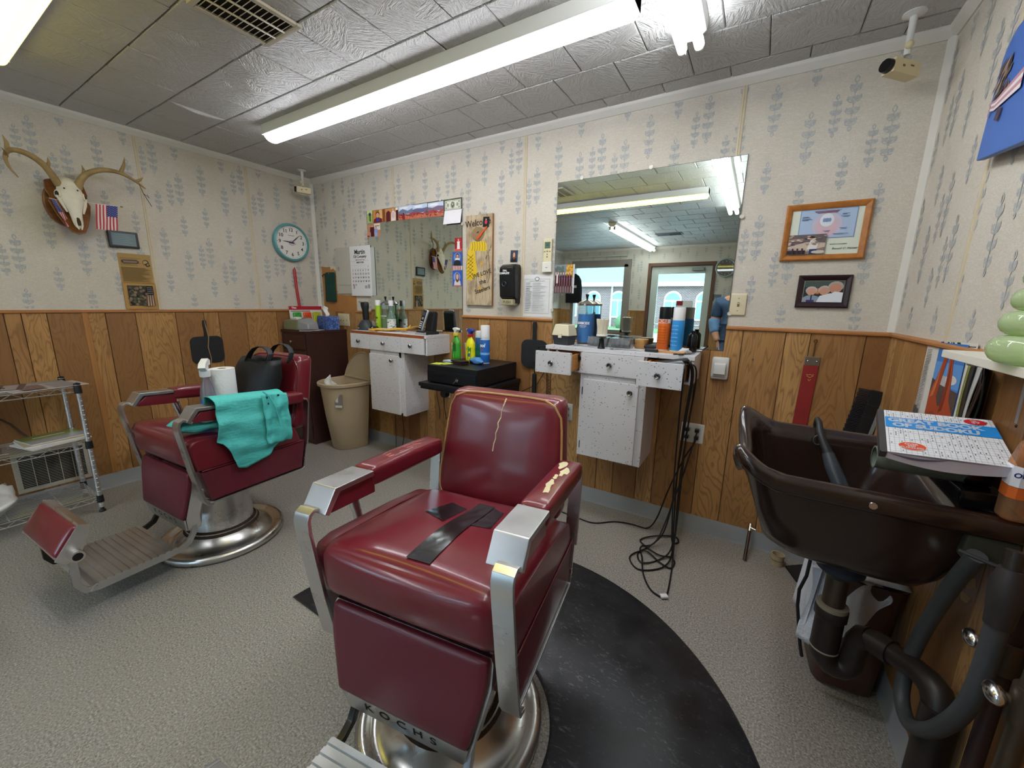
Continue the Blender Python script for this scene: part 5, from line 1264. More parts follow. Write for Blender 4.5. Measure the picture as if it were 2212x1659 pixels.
def clipper(name, label, x, y, z, rz, l=.13, m=None, cat='hair clipper', group=None, tilt=0):
    t = thing(name, label, cat, (x, y, z), rot=(0, tilt, rz), group=group)
    MB().loft([[(u, w * cos(a), h * .5 + h * .5 * sin(a)) for a in [2 * pi * i / 14 for i in range(14)]] for u, w, h in ((-l / 2, .012, .018), (-l * .44, .017, .026), (0, .018, .028), (l * .34, .021, .03), (l * .42, .022, .028), (l * .46, .020, .020))]).build('body', m or BLKM, t)
    MB().box((l * .45, -.02, .004), (l * .5, .02, .012)).build('blade', CHR, t)
    return t
clipper('hair_clipper', 'black hair clipper lying behind the wooden board', -.505, 2.36, Z2, R_(-20), .12)
clipper('hair_clipper', 'black hair clipper lying against the mirror beside the round tin', -.47, 2.415, Z2, R_(-32), .11)
t = thing('wooden_board', 'thin pale wooden board under the orange and blue cans', 'board', (-.385, 2.275, Z2), R_(-3))
MB().box((-.088, -.042, 0), (.088, .042, .0095)).build('board', mat('pine_board', '#C08B4F', .5, var=.12), t, bevel=.002)
t = thing('black_razor_case', 'slim black case lying in front of the orange can', 'case', (-.468, 2.225, Z2), R_(-2))
MB().box((-.034, -.011, 0), (.034, .011, .016)).build('case', BLKM, t, bevel=.003)
spray_can('spray_can', 'orange spray can with a black cap, on the wooden board', -.424, 2.28, Z2 + .0097, .0315, .232, mat('orange_paint', '#D9661F', .3), flat('#0F0F12', .3), .062, [(.86, .985, '#ECE6DE'), (.0, .03, '#C9CBCD')], txt=[('& MORE', .022, .92, '#D4541C', dict(bold=.001))] + [('clean cool lubricate', .0075, .74 - .085 * i, '#7A2F0C', dict(sx=1.1)) for i in range(7)])
spray_can('spray_can', 'tall blue spray can with a white cap, on the wooden board', -.352, 2.272, Z2 + .0097, .0315, .232, mat('azure_paint', '#2E8FD6', .3, var=.15, vscale=14), flat('#EDEDED', .3), .062, [(.0, .03, '#C9CBCD')], txt=[('spray & shine', .009, .8 - .12 * i, '#BFE2FA', dict(sx=.9)) for i in range(6)])
t = thing('black_bottle', 'black bottle with a short neck beside the blue spray can', 'bottle', (-.288, 2.375, Z2))
MB().lathe([(0, 0), (.024, 0), (.026, .004), (.026, .088), (.02, .098), (.012, .104), (.012, .118), (0, .118)], 24).build('bottle', BLK, t)
t = thing('white_rag', 'crumpled white tissue beside the blue spray can', 'tissue', (-.312, 2.27, Z2))
mb = MB(); mb.sphere((0, 0, .012), (.036, .026, .016), 18, 10)
for k in range(len(mb.v)): p = mb.v[k]; mb.v[k] = Vector((p.x * (1 + .5 * mnoise.noise(p * 60)), p.y * (1 + .5 * mnoise.noise(p * 50)), max(0.0005, p.z + .008 * mnoise.noise(p * 80))))
mb.build('tissue', flat('#DCDAD6'), t, sharp=180)
def scissors(label, x, y, z, rz, m=CHR, k=1.0):
    t = thing('scissors', label, 'scissors', (x, y, z), rz, 'shears lying on the second counter')
    for s in (-1, 1):
        MB().prism([(0, 0), (.09 * k, s * .009), (.092 * k, s * .006), (.01, -s * .006)], .0005 if s > 0 else .0028, .0024 if s > 0 else .0046, 'xy').tube([(0, 0, .0025), (-.04 * k, -s * .012, .003)], .0028, 6).build('blade', m, t)
        MB().tube([(-.055 * k + .014 * cos(a), -s * .016 + .010 * sin(a), .003) for a in [2 * pi * i / 14 for i in range(14)]], .0026, 6, closed=True).build('finger_ring', m, t)
    return t
scissors('open scissors lying flat near the front edge of the second counter', -.62, 2.205, Z2 + .0002, R_(5))
scissors('scissors lying at the right end of the second counter', -.30, 2.215, Z2 + .0002, R_(60), mat('dark_steel', '#55565A', .3, .9), .8)
scissors('scissors lying between the tackle box and the brush', -.86, 2.235, Z2 + .0002, R_(-15), CHR, .8)
t = thing('razor', 'straight razor with a silver blade beside the large mirror corner', 'razor', (-.285, 2.40, Z2), R_(12))
MB().box((-.055, -.014, .0), (.05, .012, .012)).build('scales', mat('razor_silver', '#B5B7BA', .25, .9), t, bevel=.004)
MB().tube([(.05, 0, .012), (.068, 0, .025), (.07, .01, .03)], .004, 8).build('tang', BLKM, t)
o = card_mesh('paper_slip', .16, .055, '#D9D9D6', [('#8A8C90', rect(.05, .1, .95, .2)), ('#8A8C90', rect(.05, .5, .8, .6))], loc=(-.60, 2.245, Z2 + .0008), rot=(R_(-90), 0, R_(-3))); tag(o, 'thin printed slip lying under the scissors near the counter edge', 'paper')
# clippers in the open drawers
DZ = 1.0
for i, (x, y, rz, m) in enumerate(((-.345, 2.03, 28, mat('clipper_silver', '#7F8287', .3, .7)), (-.330, 2.075, 22, BLKM))):
    clipper('hair_clipper', ('silver hair clipper resting on the right open drawer front', 'black hair clipper resting behind the silver one in the right open drawer')[i], x, y, 1.038 + .012 * i, R_(rz), .17, m, tilt=R_(-9))
for i in range(3):
    t = thing('razor_pack', ('clear blade pack standing in the left open drawer', 'grey comb standing in the left open drawer', 'dark comb lying in the left open drawer')[i], ('pack', 'comb', 'comb')[i], (-1.0 + .045 * i, 2.12 + .02 * i, 1.0), rot=(R_(20), R_(35 + 10 * i), R_(30)))
    MB().box((-.03 + .012 * (i > 0), -.004, -.045), (.03 - .012 * (i > 0), .004, .07)).build('pack', [mat('blade_pack', '#A9ACAF', .3), mat('comb_grey', '#5B5C60', .4), BLKM][i], t, bevel=.002)
    if i: t.name = 'comb'

# ---------------------------------------------------------------- cash drawer on its black table
CX = -1.652; t = thing('side_table', 'black side table under the cash drawer', 'table', (CX, 2.20, 0))
BW = mat('black_wood', '#17161A', .45)
MB().box((-.255, -.285, .775), (.245, .24, .80)).build('table_top', BW, t, bevel=.003)
MB().prism([(-.25, -.27), (.24, -.27), (.24, -.255), (-.25, -.255)], .755, .775, 'xy').build('apron', BW, t)
MB().box((.205, -.25, .20), (.235, .235, .775)).build('side_panel', BW, t, bevel=.002)
MB().prism([(.235, .775), (-.26, .775), (-.26, .755), (.20, .62), (.235, .62)], -.235, -.215, 'yz').build('bracket', BW, t)
MB().box((-.20, .225, .66), (.21, .24, .775)).build('wall_rail', BW, t)
MB().box((.19, -.26, .0), (.25, .24, .20)).build('foot_board', BW, t, bevel=.004)
t = thing('cash_drawer', 'black cash drawer with a key in its lock', 'cash drawer', (CX, 2.20, .801))
CB = mat('cash_black', '#141419', .38)
MB().box((-.208, -.243, .004), (.208, .235, .1185)).build('case', CB, t, bevel=.003)
MB().box((-.202, -.252, .010), (.202, -.2435, .084)).build('drawer_front', CB, t, bevel=.002)
MB().prism([(-.19, .074), (.0, .074), (-.03, .066), (-.1, .058), (-.17, .066)], -.2545, -.2515).build('drawer_slot', mat('slot_black', '#050507', .6), t)
MB().lathe([(0, 0), (.013, 0), (.013, .004), (0, .006)], 20, axis='y', c=(.055, -.258, .040)).build('lock', CHR, t)
MB().prism([(.035, .012), (.060, .038), (.055, .044), (.03, .022)], -.266, -.262).build('key', CHR, t)
for x in (-.18, .18):
    for y in (-.2, .2): MB().cyl((x, y, 0), (x, y, .004), .01).build('foot', BLKM, t)
def trigger_bottle(name, label, x, y, z, rz, body, h, w, d, neck, head, lab, trig=None, txt=None):
    t = thing(name, label, 'spray bottle', (x, y, z), rz, None)
    def rg(k, zz, dx=0): return [((w * k) * cos(a) * abs(cos(a)) ** -.25 * abs(cos(a)) ** .05 if abs(cos(a)) > .02 else 0, (d * k) * sin(a), zz) for a in [2 * pi * (i + .5) / 24 for i in range(24)]]
    MB().loft([rg(k, h * q) for k, q in ((.94, 0), (1, .02), (1, .30), (.93, .42), (.98, .52), (.9, .66), (.62, .76), (.34, .84), (.30, .90))]).build('bottle', body, t)
    MB().lathe([(.019, h * .865), (.021, h * .875), (.021, h * .94), (.016, h * .96), (0, h * .96)], 20).build('collar', neck, t)
    MB().prism([(-.034, h * 1.06), (-.034, h * 1.115), (-.01, h * 1.15), (.035, h * 1.13), (.042, h * 1.08), (.016, h * 1.02), (.013, h * .95), (-.013, h * .95), (-.014, h * 1.03)], -.013, .013).build('spray_head', head, t, bevel=.004)
    MB().tube([(-.016, 0, h * 1.05), (-.032, 0, h * .99), (-.030, 0, h * .93)], [.006, .005, .004], 8).build('trigger', trig or head, t)
    MB().cyl((-.034, 0, h * 1.09), (-.044, 0, h * 1.09), .008).build('nozzle', trig or head, t)
    mb = MB(); cols = []
    for i, (pts, c) in enumerate(lab):
        m = flat(c, .35)
        if m not in cols: cols.append(m)
        mb.mi(cols.index(m)); mb.poly([(u * w, -d * 1.0 * sqrt(max(.04, 1 - abs(u) ** 2.6)) - .0008 - .0002 * i, h * v) for u, v in pts])
    if lab: mb.build('front_label', cols, t)
    return t
trigger_bottle('spray_bottle', 'green and yellow trigger spray bottle on the cash drawer', -1.836, 2.235, Z3, R_(-25), mat('green_bottle', '#3F9E35', .3), .205, .046, .028, mat('yellow_collar', '#D9C32E', .4), flat('#E9E9E6', .35),
               [([(-.8, .05), (-.1, .05), (.0, .6), (-.7, .62)], '#DDE8B0'), ([(-.7, .08), (-.4, .08), (-.4, .45), (-.7, .45)], '#E3D63B'), ([(.05, .3), (.75, .34), (.7, .6), (.1, .64)], '#1F6E2C'), ([(.3, .62), (.7, .6), (.5, .7)], '#B23B2E'), ([(.1, .1), (.8, .1), (.8, .25), (.1, .25)], '#76C043')])
trigger_bottle('spray_bottle', 'bright yellow trigger spray bottle with a red collar, on the cash drawer', -1.705, 2.232, Z3, R_(-20), mat('yellow_bottle', '#E6DE1C', .3), .205, .044, .028, flat('#B0232B', .4), flat('#2E49A8', .4),
               [([(.1, .1), (.8, .12), (.8, .5), (.2, .55)], '#3F8F3A'), ([(-.8, .4), (.0, .42), (.0, .5), (-.8, .48)], '#C9BE10'), ([(.2, .2), (.7, .2), (.7, .32), (.2, .3)], '#1B5D8E')], flat('#E9E9EC', .35))
spray_can('disinfectant_can', 'blue and white spray can with a tall white cap, on the cash drawer', -1.588, 2.245, Z3, .0335, .262, mat('can_blue', '#2B6FC4', .3, var=.2, vscale=10), flat('#ECECEE', .3), .072, [(.86, .97, '#D9DDE8'), (.32, .40, '#7FB1E6'), (.0, .03, '#C9CBCD')], txt=[('Lysol', .034, .66, '#F2F4FA', dict(bold=.0012, shear=.2)), ('disinfectant', .010, .50, '#E5423C', dict(bold=.0006)), ('spray', .010, .91, '#24489A', dict(bold=.0005))])
spray_can('wipes_canister', 'blue-green wipes canister half hidden behind the blue can', -1.682, 2.318, Z3, .036, .215, mat('wipes_teal', '#2A8FA8', .35, var=.2, vscale=8), flat('#E6E8EA', .35), .04, [(.7, .95, '#3F78C8'), (.25, .45, '#2E9C7A')], 'canister')
t = thing('white_cup', 'white square cup behind the green spray bottle', 'cup', (-1.79, 2.345, Z3))
MB().loft([[(s_ * w, u * w, z) for s_, u in ((-1, -1), (1, -1), (1, 1), (-1, 1))] for w, z in ((.026, 0), (.032, .12), (.030, .12), (.025, .006))]).build('cup', flat('#E1E0DA', .4), t, bevel=.004)
t = thing('wallet', 'dark brown leather wallet at the front of the cash drawer', 'wallet', (-1.705, 2.11, Z3), R_(-16))
LEA = mat('dark_leather', '#2E1A1E', .45, bump=.2, bscale=150)
MB().box((-.06, -.035, 0), (.06, .035, .010)).box((-.06, -.035, .013), (.06, .035, .024)).box((-.06, .026, .0), (.06, .035, .024)).build('wallet', LEA, t, bevel=.003)
t = thing('eyeglass_pouch', 'shiny blue soft pouch lying before the blue can', 'pouch', (-1.617, 2.185, Z3), R_(-22))
mb = MB(); mb.sphere((0, 0, .020), (.078, .034, .024), 22, 12)
for k in range(len(mb.v)): p = mb.v[k]; mb.v[k] = Vector((p.x, p.y * (1 + .25 * mnoise.noise(p * 25)), max(.001, p.z + .012 * mnoise.noise(p * 40))))
mb.build('pouch', mat('sky_blue_satin', '#4F86C0', .3, var=.3, vscale=14), t, sharp=180)
for i, (x, y, rz, c) in enumerate(((-1.82, 2.02, 8, '#C9D84A'), (-1.775, 2.045, -10, '#C3D247'))):
    o = card_mesh('sticky_note', .075, .075, c, [('#6E7A2E', rect(.1, .6, .8, .64)), ('#6E7A2E', rect(.1, .4, .7, .44))], loc=(x, y, Z3 + .0008 + .0008 * i), rot=(R_(-90), 0, R_(rz)))
    tag(o, ('yellow-green sticky note at the front corner of the cash drawer', 'yellow-green sticky note overlapping the corner one, beside the wallet')[i], 'note', 'sticky notes on the cash drawer')
t = thing('folded_paper', 'pale blue folded leaflet behind the sticky notes', 'leaflet', (-1.80, 2.13, Z3), R_(-12))
MB().box((-.055, -.03, 0), (.055, .03, .006)).box((-.054, -.03, .0065), (.052, .028, .011)).build('leaflet', flat('#A9BBCB'), t)

# ---------------------------------------------------------------- black hand mirror and coil-corded clipper beside the second counter
t = thing('hand_mirror', 'black-backed hand mirror hung on the paneling beside the second counter', 'hand mirror', (-1.303, YB - .012, .99))
def rr_pts(w, h, r, n=6):
    out = []
    for cx_, cz_, a0 in ((w - r, h - r, 0), (-w + r, h - r, pi / 2), (-w + r, -h + r, pi), (w - r, -h + r, 3 * pi / 2)):
        for i in range(n + 1): a = a0 + pi / 2 * i / n; out.append((cx_ + r * cos(a), cz_ + r * sin(a)))
    return out
HM = mat('black_mesh_rubber', '#1A1B1F', .55, bump=.8, bscale=260)
MB().prism(rr_pts(.10, .098, .045), -.018, 0).build('mirror_back', HM, t, bevel=.005)
MB().prism([(-.016, .09), (.016, .09), (.014, .15), (.017, .20), (.012, .222), (-.012, .222), (-.017, .20), (-.014, .15)], -.016, -.002).build('handle', BLKM, t, bevel=.004)
t = thing('hanging_clipper', 'black corded clipper hung below the hand mirror with a coiled cord', 'hair clipper', (-1.285, YB - .035, .78))
MB().box((-.014, -.014, -.11), (.014, .010, .075)).build('body', BLKM, t, bevel=.006)
P = [(-.0 + .0, 0, .07), (.01, -.03, .16), (.06, -.06, .275), (.12, -.07, .285), (.18, -.06, .26)]
MB().tube(P, .004, 6).build('cord', BLKM, t)
mb = MB(); P = []
for i in range(120):
    z = -.12 - .30 * (i / 119); a = i * .75; P.append((.10 + .022 * (i / 119) + .007 * cos(a), .01 + .007 * sin(a), z + .18))
mb.tube(P, .0018, 5); mb.tube([(.10, .01, .06), (.08, .0, .12), (.11, -.02, .18)], .002, 5); mb.build('coil_cord', BLKM, t)
MB().tube([(.085, .012, .13), (.092, .012, 0), (.095, .014, -.17)], .003, 6).build('straight_cord', BLKM, t)
MB().tube([(.085, .012, .12), (.02, .005, .0), (-.10, -.01, -.07)], .003, 6).build('slack_cord', BLKM, t)

# ---------------------------------------------------------------- left wall: deer skull, flags, tablet, newspaper, clock, hand mirror
BONE = mat('bleached_bone', '#DDD6C6', .6, var=.08, vscale=25, bump=.3, bscale=60); ANT = mat('antler', '#9A8156', .55, var=.4, vscale=14); PLQ = mat('plaque_wood', '#7A4A22', .35, var=.3, vscale=9, coat=.2, stretch=(1, 1, 4))
t = thing('deer_skull', 'antlered deer skull on a wooden plaque', 'skull mount', (XL, .79, 1.85), pi / 2)
MB().prism(ell(-.012, .03, .085, .13, 32), -.028, 0).build('wall_disc', PLQ, t, bevel=.006)
tl = R_(24)
def pq(p):                                   # plaque frame: leans out at the bottom
    return Vector((p.x, -.055 - .16 * .3 + p.y * cos(tl) + (p.z) * sin(tl) * .9, p.z * cos(tl) * 1.02 + .01 - p.y * sin(tl) * .4))
sh = [(0, .155), (.045, .168), (.082, .15), (.088, .09), (.078, .05), (.088, .02), (.07, -.06), (.05, -.12), (.03, -.165), (0, -.178), (-.03, -.165), (-.05, -.12), (-.07, -.06), (-.088, .02), (-.078, .05), (-.088, .09), (-.082, .15), (-.045, .168)]
mb = MB(); mb.xf = pq; mb.prism(sh, -.012, .010); mb.prism([(x * .9, z * .93) for x, z in sh], -.018, -.012); mb.build('plaque', PLQ, t, bevel=.003)
mb = MB(); mb.xf = pq; mb.prism(ell(0, .03, .05, .07, 20), .010, .075); mb.build('plaque_block', PLQ, t)
def sk(p): return pq(Vector((p.x, p.y - .02, p.z + .005)))
mb = MB(); mb.xf = sk; L = []
for z, w, d, y in ((.165, .012, .010, -.03), (.155, .040, .028, -.04), (.125, .050, .040, -.045), (.09, .052, .042, -.048), (.06, .058, .040, -.046), (.03, .060, .036, -.042), (.0, .046, .032, -.040), (-.03, .035, .028, -.038), (-.07, .026, .022, -.034), (-.105, .024, .018, -.030), (-.135, .021, .013, -.026), (-.158, .012, .008, -.022)):
    L.append([(w * cos(a), y + d * sin(a), z) for a in [2 * pi * i / 24 for i in range(24)]])
mb.loft(L).build('skull', BONE, t, subsurf=1)
for s in (-1, 1):
    mb = MB(); mb.xf = sk; mb.sphere((s * .056, -.046, .045), (.010, .017, .018), 14, 8); mb.build('eye_socket', mat('socket_brown', '#3B2C1F', .9), t)
    mb = MB(); mb.xf = sk; mb.tube([(s * (.055 + .006 * cos(a)), -.048 + .021 * cos(a), .045 + .022 * sin(a)) for a in [2 * pi * i / 16 for i in range(16)]], .005, 8, closed=True); mb.build('eye_rim', BONE, t)
    mb = MB(); mb.xf = sk; mb.tube([(s * .058, -.05, .036), (s * .05, -.045, -.005), (s * .034, -.035, -.06)], [.008, .009, .004], 8); mb.build('cheek_bone', BONE, t)
    mb = MB(); mb.xf = sk; mb.sphere((s * .028, -.085, .075), (.004, .004, .005), 8, 6); mb.build('bone_hole', mat('socket_brown'), t)
    mb = MB(); mb.xf = sk; mb.tube([(s * .010, -.048, -.10), (s * .012, -.040, -.14), (s * .006, -.034, -.165)], [.005, .005, .003], 8); mb.build('nose_bone', BONE, t)
mb = MB(); mb.xf = sk; mb.sphere((0, -.046, -.115), (.010, .008, .028), 10, 8); mb.build('nose_cavity', mat('socket_brown'), t)
def antler(pts, r0, tines):
    mb = MB(); N = []
    for i in range(len(pts) - 1):
        a, b = Vector(pts[i]), Vector(pts[i + 1])
        p0 = Vector(pts[max(0, i - 1)]); p3 = Vector(pts[min(len(pts) - 1, i + 2)])
        for k in range(4):
            u = k / 4; N.append(.5 * ((2 * a) + (b - p0) * u + (2 * p0 - 5 * a + 4 * b - p3) * u * u + (3 * a - p0 - 3 * b + p3) * u ** 3))
    N.append(Vector(pts[-1])); n = len(N)
    mb.tube(N, [max(.0015, r0 * (1 - .86 * (i / (n - 1)) ** 1.5)) for i in range(n)], 12)
    for a, b, r in tines:
        a, b = Vector(a), Vector(b); mb.tube([a, a.lerp(b, .5) + Vector((.004, -.006, 0)), b], [r, r * .7, .001], 8)
    return mb.build('antler', ANT, t)
antler([(-.040, -.135, .118), (-.062, -.15, .165), (-.095, -.165, .215), (-.145, -.18, .248), (-.195, -.20, .252), (-.230, -.24, .228), (-.248, -.28, .185), (-.245, -.31, .135), (-.225, -.33, .09)], .019, [((-.076, -.155, .205), (-.070, -.165, .258), .010), ((-.222, -.21, .245), (-.232, -.22, .312), .012), ((-.24, -.26, .20), (-.262, -.34, .22), .009)])
antler([(.040, -.135, .118), (.052, -.15, .165), (.085, -.165, .21), (.145, -.18, .245), (.215, -.20, .25), (.262, -.24, .222), (.295, -.28, .185), (.310, -.31, .16)], .019, [((.070, -.155, .205), (.066, -.165, .255), .010), ((.232, -.205, .25), (.258, -.22, .345), .012), ((.28, -.26, .20), (.320, -.27, .235), .010)])
MB().tube([(.29, -.285, .185), (.30, -.288, .14), (.335, -.29, .06)], .0018, 6).tube([(.305, -.29, .13), (.33, -.29, .11), (.32, -.29, .13)], .0015, 6).build('hanging_thread', flat('#2A2622'), t)
NAVY, REDF, WHF = flat('#2F3F86', .8), flat('#B53A4C', .8), flat('#D9CFCB', .8)
def flag(label, P0, P1, dn, stick_from, rz=pi / 2, faded=False):
    """a small cloth flag: stick P0-P1 along its top, hanging along dn; canton by P1"""
    t = thing('flag', label, 'flag', (XL, .79, 1.85), rz)
    P0, P1, dn = Vector(P0), Vector(P1), Vector(dn); e = (P1 - P0); nn = e.cross(dn).normalized()
    if nn.y > 0: nn = -nn
    MB().tube([stick_from, P0, P1 + e.normalized() * .012], .0021, 8).build('stick', flat('#D8D2C4', .5), t)
    MB().lathe([(0, 0), (.0032, .002), (.0036, .008), (0, .018)], 10).build('finial', mat('finial_gold', '#7C6238', .4, .6), t, loc=P1 + e.normalized() * .012, rot=Vector((0, 0, 1)).rotation_difference(e.normalized()).to_euler())
    f = lambda u, v, k=0: P0 + e * u + dn * v + nn * (.006 * sin(v * 7 + u * 9) * v + .0006 * k + .0004)
    mb = MB()
    for i in range(13):
        mb.mi(i % 2); mb.grid(lambda u, v: f((i + u) / 13, v), 2, 14)
    o = mb.build('cloth', [REDF, WHF], t, sharp=180)
    mb = MB(); mb.grid(lambda u, v: f(.50 + .50 * u, .0 + .46 * v, 1.5), 8, 8); mb.build('canton', NAVY, t, sharp=180)
    mb = MB()
    for i in range(7):
        for j in range(6):
            c = f(.54 + .068 * i, .03 + .075 * j + (.035 if i % 2 else 0), 2.6); mb.add([c + e.normalized() * .0017 * cos(a) + dn.normalized() * .0017 * sin(a) for a in [2 * pi * q / 5 for q in range(5)]], [(0, 1, 2, 3, 4)])
    mb.build('star', WHF, t)['kind'] = 'stuff'
    return t
flag('small hanging flag beside the deer skull, in front of the black tablet', (.098, -.165, .042), (.196, -.175, .045), (-.018, 0, -.152), (.055, -.14, .045))
flag('small faded flag lying against the left cheek of the deer skull', (-.052, -.135, .034), (-.096, -.185, .029), (.046, .008, -.148), (-.01, -.13, .038))
t = thing('tablet_display', 'small black tablet display with a grey screen under the hanging flag', 'display', (XL, 1.033, 1.706), pi / 2)
MB().box((-.078, -.022, -.052), (.078, -.004, .055)).build('case', mat('tablet_black', '#18191C', .3), t, bevel=.006, rot=(0, R_(-1.5), 0))
MB().box((-.062, -.0226, -.038), (.062, -.0218, .042)).build('screen', flat('#7D8F93', .12), t)
mb = MB()
for i in range(6): mb.poly([(-.055, -.0229, .033 - .012 * i), (.02 + .006 * (i * 7 % 5), -.0229, .033 - .012 * i), (.02 + .006 * (i * 7 % 5), -.0229, .030 - .012 * i), (-.055, -.0229, .030 - .012 * i)])
mb.build('screen_text', flat('#93A4A6', .2), t)
MB().box((-.03, -.006, -.03), (.03, 0, .03)).build('wall_mount', BLKM, t)
rr = random.Random(21)
lay = [('#A98A55', rect(0, .55, 1, 1))] + [('#6F5935', r) for r in lines(.06, .72, .78, .93, 7, .006, rr)] + [('#4A3B30', [(.08, .86), (.12, .885), (.55, .89), (.62, .865), (.6, .84), (.55, .825), (.15, .82), (.1, .84)]), ('#8A7468', [(.13, .87), (.55, .875), (.58, .857), (.54, .838), (.16, .834)])]
lay += [('#3F3226', ell(.82, .855, .1, .05)), ('#B59862', ell(.81, .855, .075, .036)), ('#4A3A2A', [(.78, .83), (.9, .86), (.96, .80), (.84, .78)]), ('#B59862', ell(.88, .82, .03, .014))]
lay += [('#7A6038', r) for r in lines(.05, .95, .50, .76, 22, .005, rr, .35)] + [('#9C7C46', rect(0, .478, 1, .486))]
lay += [('#B48B4E', rect(0, 0, 1, .47)), ('#4A4038', rect(.12, .06, .90, .43))]
lay += [(rr.choice(('#5C5A4A', '#2C2624', '#7A6A58', '#8C7A5E', '#3E4434')), ell(.14 + .55 * rr.random(), .08 + .33 * rr.random(), .05, .025)) for _ in range(60)]
lay += [('#23262E', rect(.70, .27, .9, .43))] + [('#C9C1AE', ell(.72 + .045 * (i % 4), .29 + .035 * (i // 4), .010, .007)) for i in range(16)] + [('#B7A58C' if i % 2 else '#6E4A40', [(.62 + .04 * i, .06), (.66 + .04 * i, .06), (.68 + .035 * i, .26), (.65 + .035 * i, .26)]) for i in range(7)]
loc, rz = on_wall('l', 1.077, 1.431, .0008)
o = card_mesh('newspaper_page', .176, .378, '#B29057', lay, loc=loc, rot=(0, 0, rz)); tag(o, 'yellowed newspaper page with a crowd and flag picture, under the tablet', 'newspaper')
loc, rz = on_wall('l', 2.195, 1.841)
t = thing('wall_clock', 'teal-rimmed wall clock with black numerals, near the room corner', 'clock', loc, rz)
TEAL = mat('teal_rim', '#5E9FA3', .35)
MB().lathe([(0, 0), (.150, 0), (.163, .010), (.166, .030), (.160, .046), (.148, .050), (.144, .044), (.144, .032), (0, .032)], 64, axis='y', c=(0, -.05, 0)).build('rim', TEAL, t)
# lathe along y runs away from the wall: flip so that the open face looks into the room
o = t.children[0]
for v in o.data.vertices: v.co.y = -.05 - v.co.y
o.data.flip_normals()
MB().lathe([(0, -.034), (.145, -.034), (.145, -.030), (0, -.030)], 48, axis='y').build('dial', flat('#E6E2DC', .4), t)
for h in range(1, 13):
    a = h * pi / 6; text(str(h), .042, INK, t, (.108 * sin(a), -.0345, .108 * cos(a)), name='numeral', bold=.0006)
for h in range(60):
    a = h * pi / 30; L_ = .006 if h % 5 == 0 else .003
    mb = MB(); mb.xf = lambda p, a=a: Vector((p.x * cos(a) + p.z * sin(a), p.y, -p.x * sin(a) + p.z * cos(a)))
    mb.box((-.0016 if h % 5 == 0 else -.0008, -.0346, .134 - L_), (.0016 if h % 5 == 0 else .0008, -.034, .137)); mb.build('minute_mark', INK, t)
for nm, a, ln, w in (('hour_hand', R_(274), .082, .007), ('minute_hand', R_(48), .108, .006)):
    mb = MB(); mb.xf = lambda p, a=a: Vector((p.x * cos(a) + p.z * sin(a), p.y, -p.x * sin(a) + p.z * cos(a)))
    mb.prism([(-w * .5, -.01), (w * .5, -.01), (w * .8, ln * .45), (w * .15, ln), (-w * .15, ln), (-w * .8, ln * .45)], -.0375, -.0360); mb.build(nm, flat('#4A4650', .3), t)
MB().prism(ell(0, -.006, .030, .020, 24), -.0352, -.0342).build('emblem', flat('#D9CDD2'), t)
text('BARBER', .014, flat('#2E2A4E'), t, (0, -.0354, -.004), shear=.2, bold=.001); MB().tube([(-.028, -.0356, -.016), (.0, -.0356, -.024), (.034, -.0356, -.014), (.040, -.0356, -.008), (.03, -.0356, -.004)], .0014, 5).tube([(-.02, -.0356, .010), (0, -.0356, .015), (.018, -.0356, .010)], .0014, 5).build('emblem_line', flat('#A84A5A'), t)
MB().box((-.03, -.0346, .058), (.03, -.034, .063)).build('maker_line', flat('#9A958F'), t)
loc, rz = on_wall('l', 2.208, 1.43, .012)
t = thing('red_strap', 'long red looped plastic strap hung under the teal clock', 'strap', loc, rz)
MB().tube([(0, -.006, .19), (.008, -.006, .17), (.012, -.006, .02), (.028, -.008, -.19), (.02, -.008, -.205), (.012, -.008, -.19), (-.004, -.006, .02), (-.010, -.006, .17)], .0052, 8, closed=True).build('strap', mat('red_plastic', '#C22030', .35), t)
MB().lathe([(0, 0), (.004, 0), (.003, .014), (0, .014)], 8, axis='y', c=(0, -.008, .178)).build('nail', CHR, t)
loc, rz = on_wall('l', 1.436, .918, .002)
t = thing('hand_mirror', 'black square hand mirror hung by a cord on the left wall paneling', 'hand mirror', loc, rz)
MB().prism(rr_pts(.112, .108, .045), -.018, 0).build('mirror_back', HM, t, bevel=.005)
MB().prism([(-.012, .10), (.012, .10), (.010, .15), (.014, .205), (.010, .236), (-.010, .236), (-.014, .205), (-.010, .15)], -.015, -.002).build('handle', BLKM, t, bevel=.004)
MB().tube([(0, -.012, .235), (.012, -.021, .10), (.0, -.021, .02), (.012, -.021, -.07), (.006, -.018, -.14)], .003, 6).build('cord', mat('tan_cord', '#A88A5E', .8), t)
# return air grille
loc, rz = on_wall('l', .5075, .243)
t = thing('wall_grille', 'beige return air grille low on the left wall behind the wire rack', 'vent', loc, rz)
for a in ((-.165, -.128, .165, -.104), (-.165, .104, .165, .128), (-.165, -.104, -.14, .104), (.14, -.104, .165, .104)):
    MB().box((a[0], -.010, a[1]), (a[2], -.006, a[3])).build('frame_rail', VM, t, bevel=.001)
MB().box((-.14, -.0072, -.104), (.14, -.0062, .104)).build('duct', mat('dark_duct'), t)
mb = MB()
for i in range(20):
    z = -.10 + .0105 * i; mb.add([(-.14, -.0100, z - .0011), (.14, -.0100, z - .0011), (.14, -.0094, z + .0011), (-.14, -.0094, z + .0011)], [(0, 1, 2, 3)])
mb.build('slats', VM, t, solid=.0008)
for x in (-.085, -.03, .03, .085): MB().box((x - .0015, -.0112, -.104), (x + .0015, -.0076, .104)).build('mullion', VM, t)

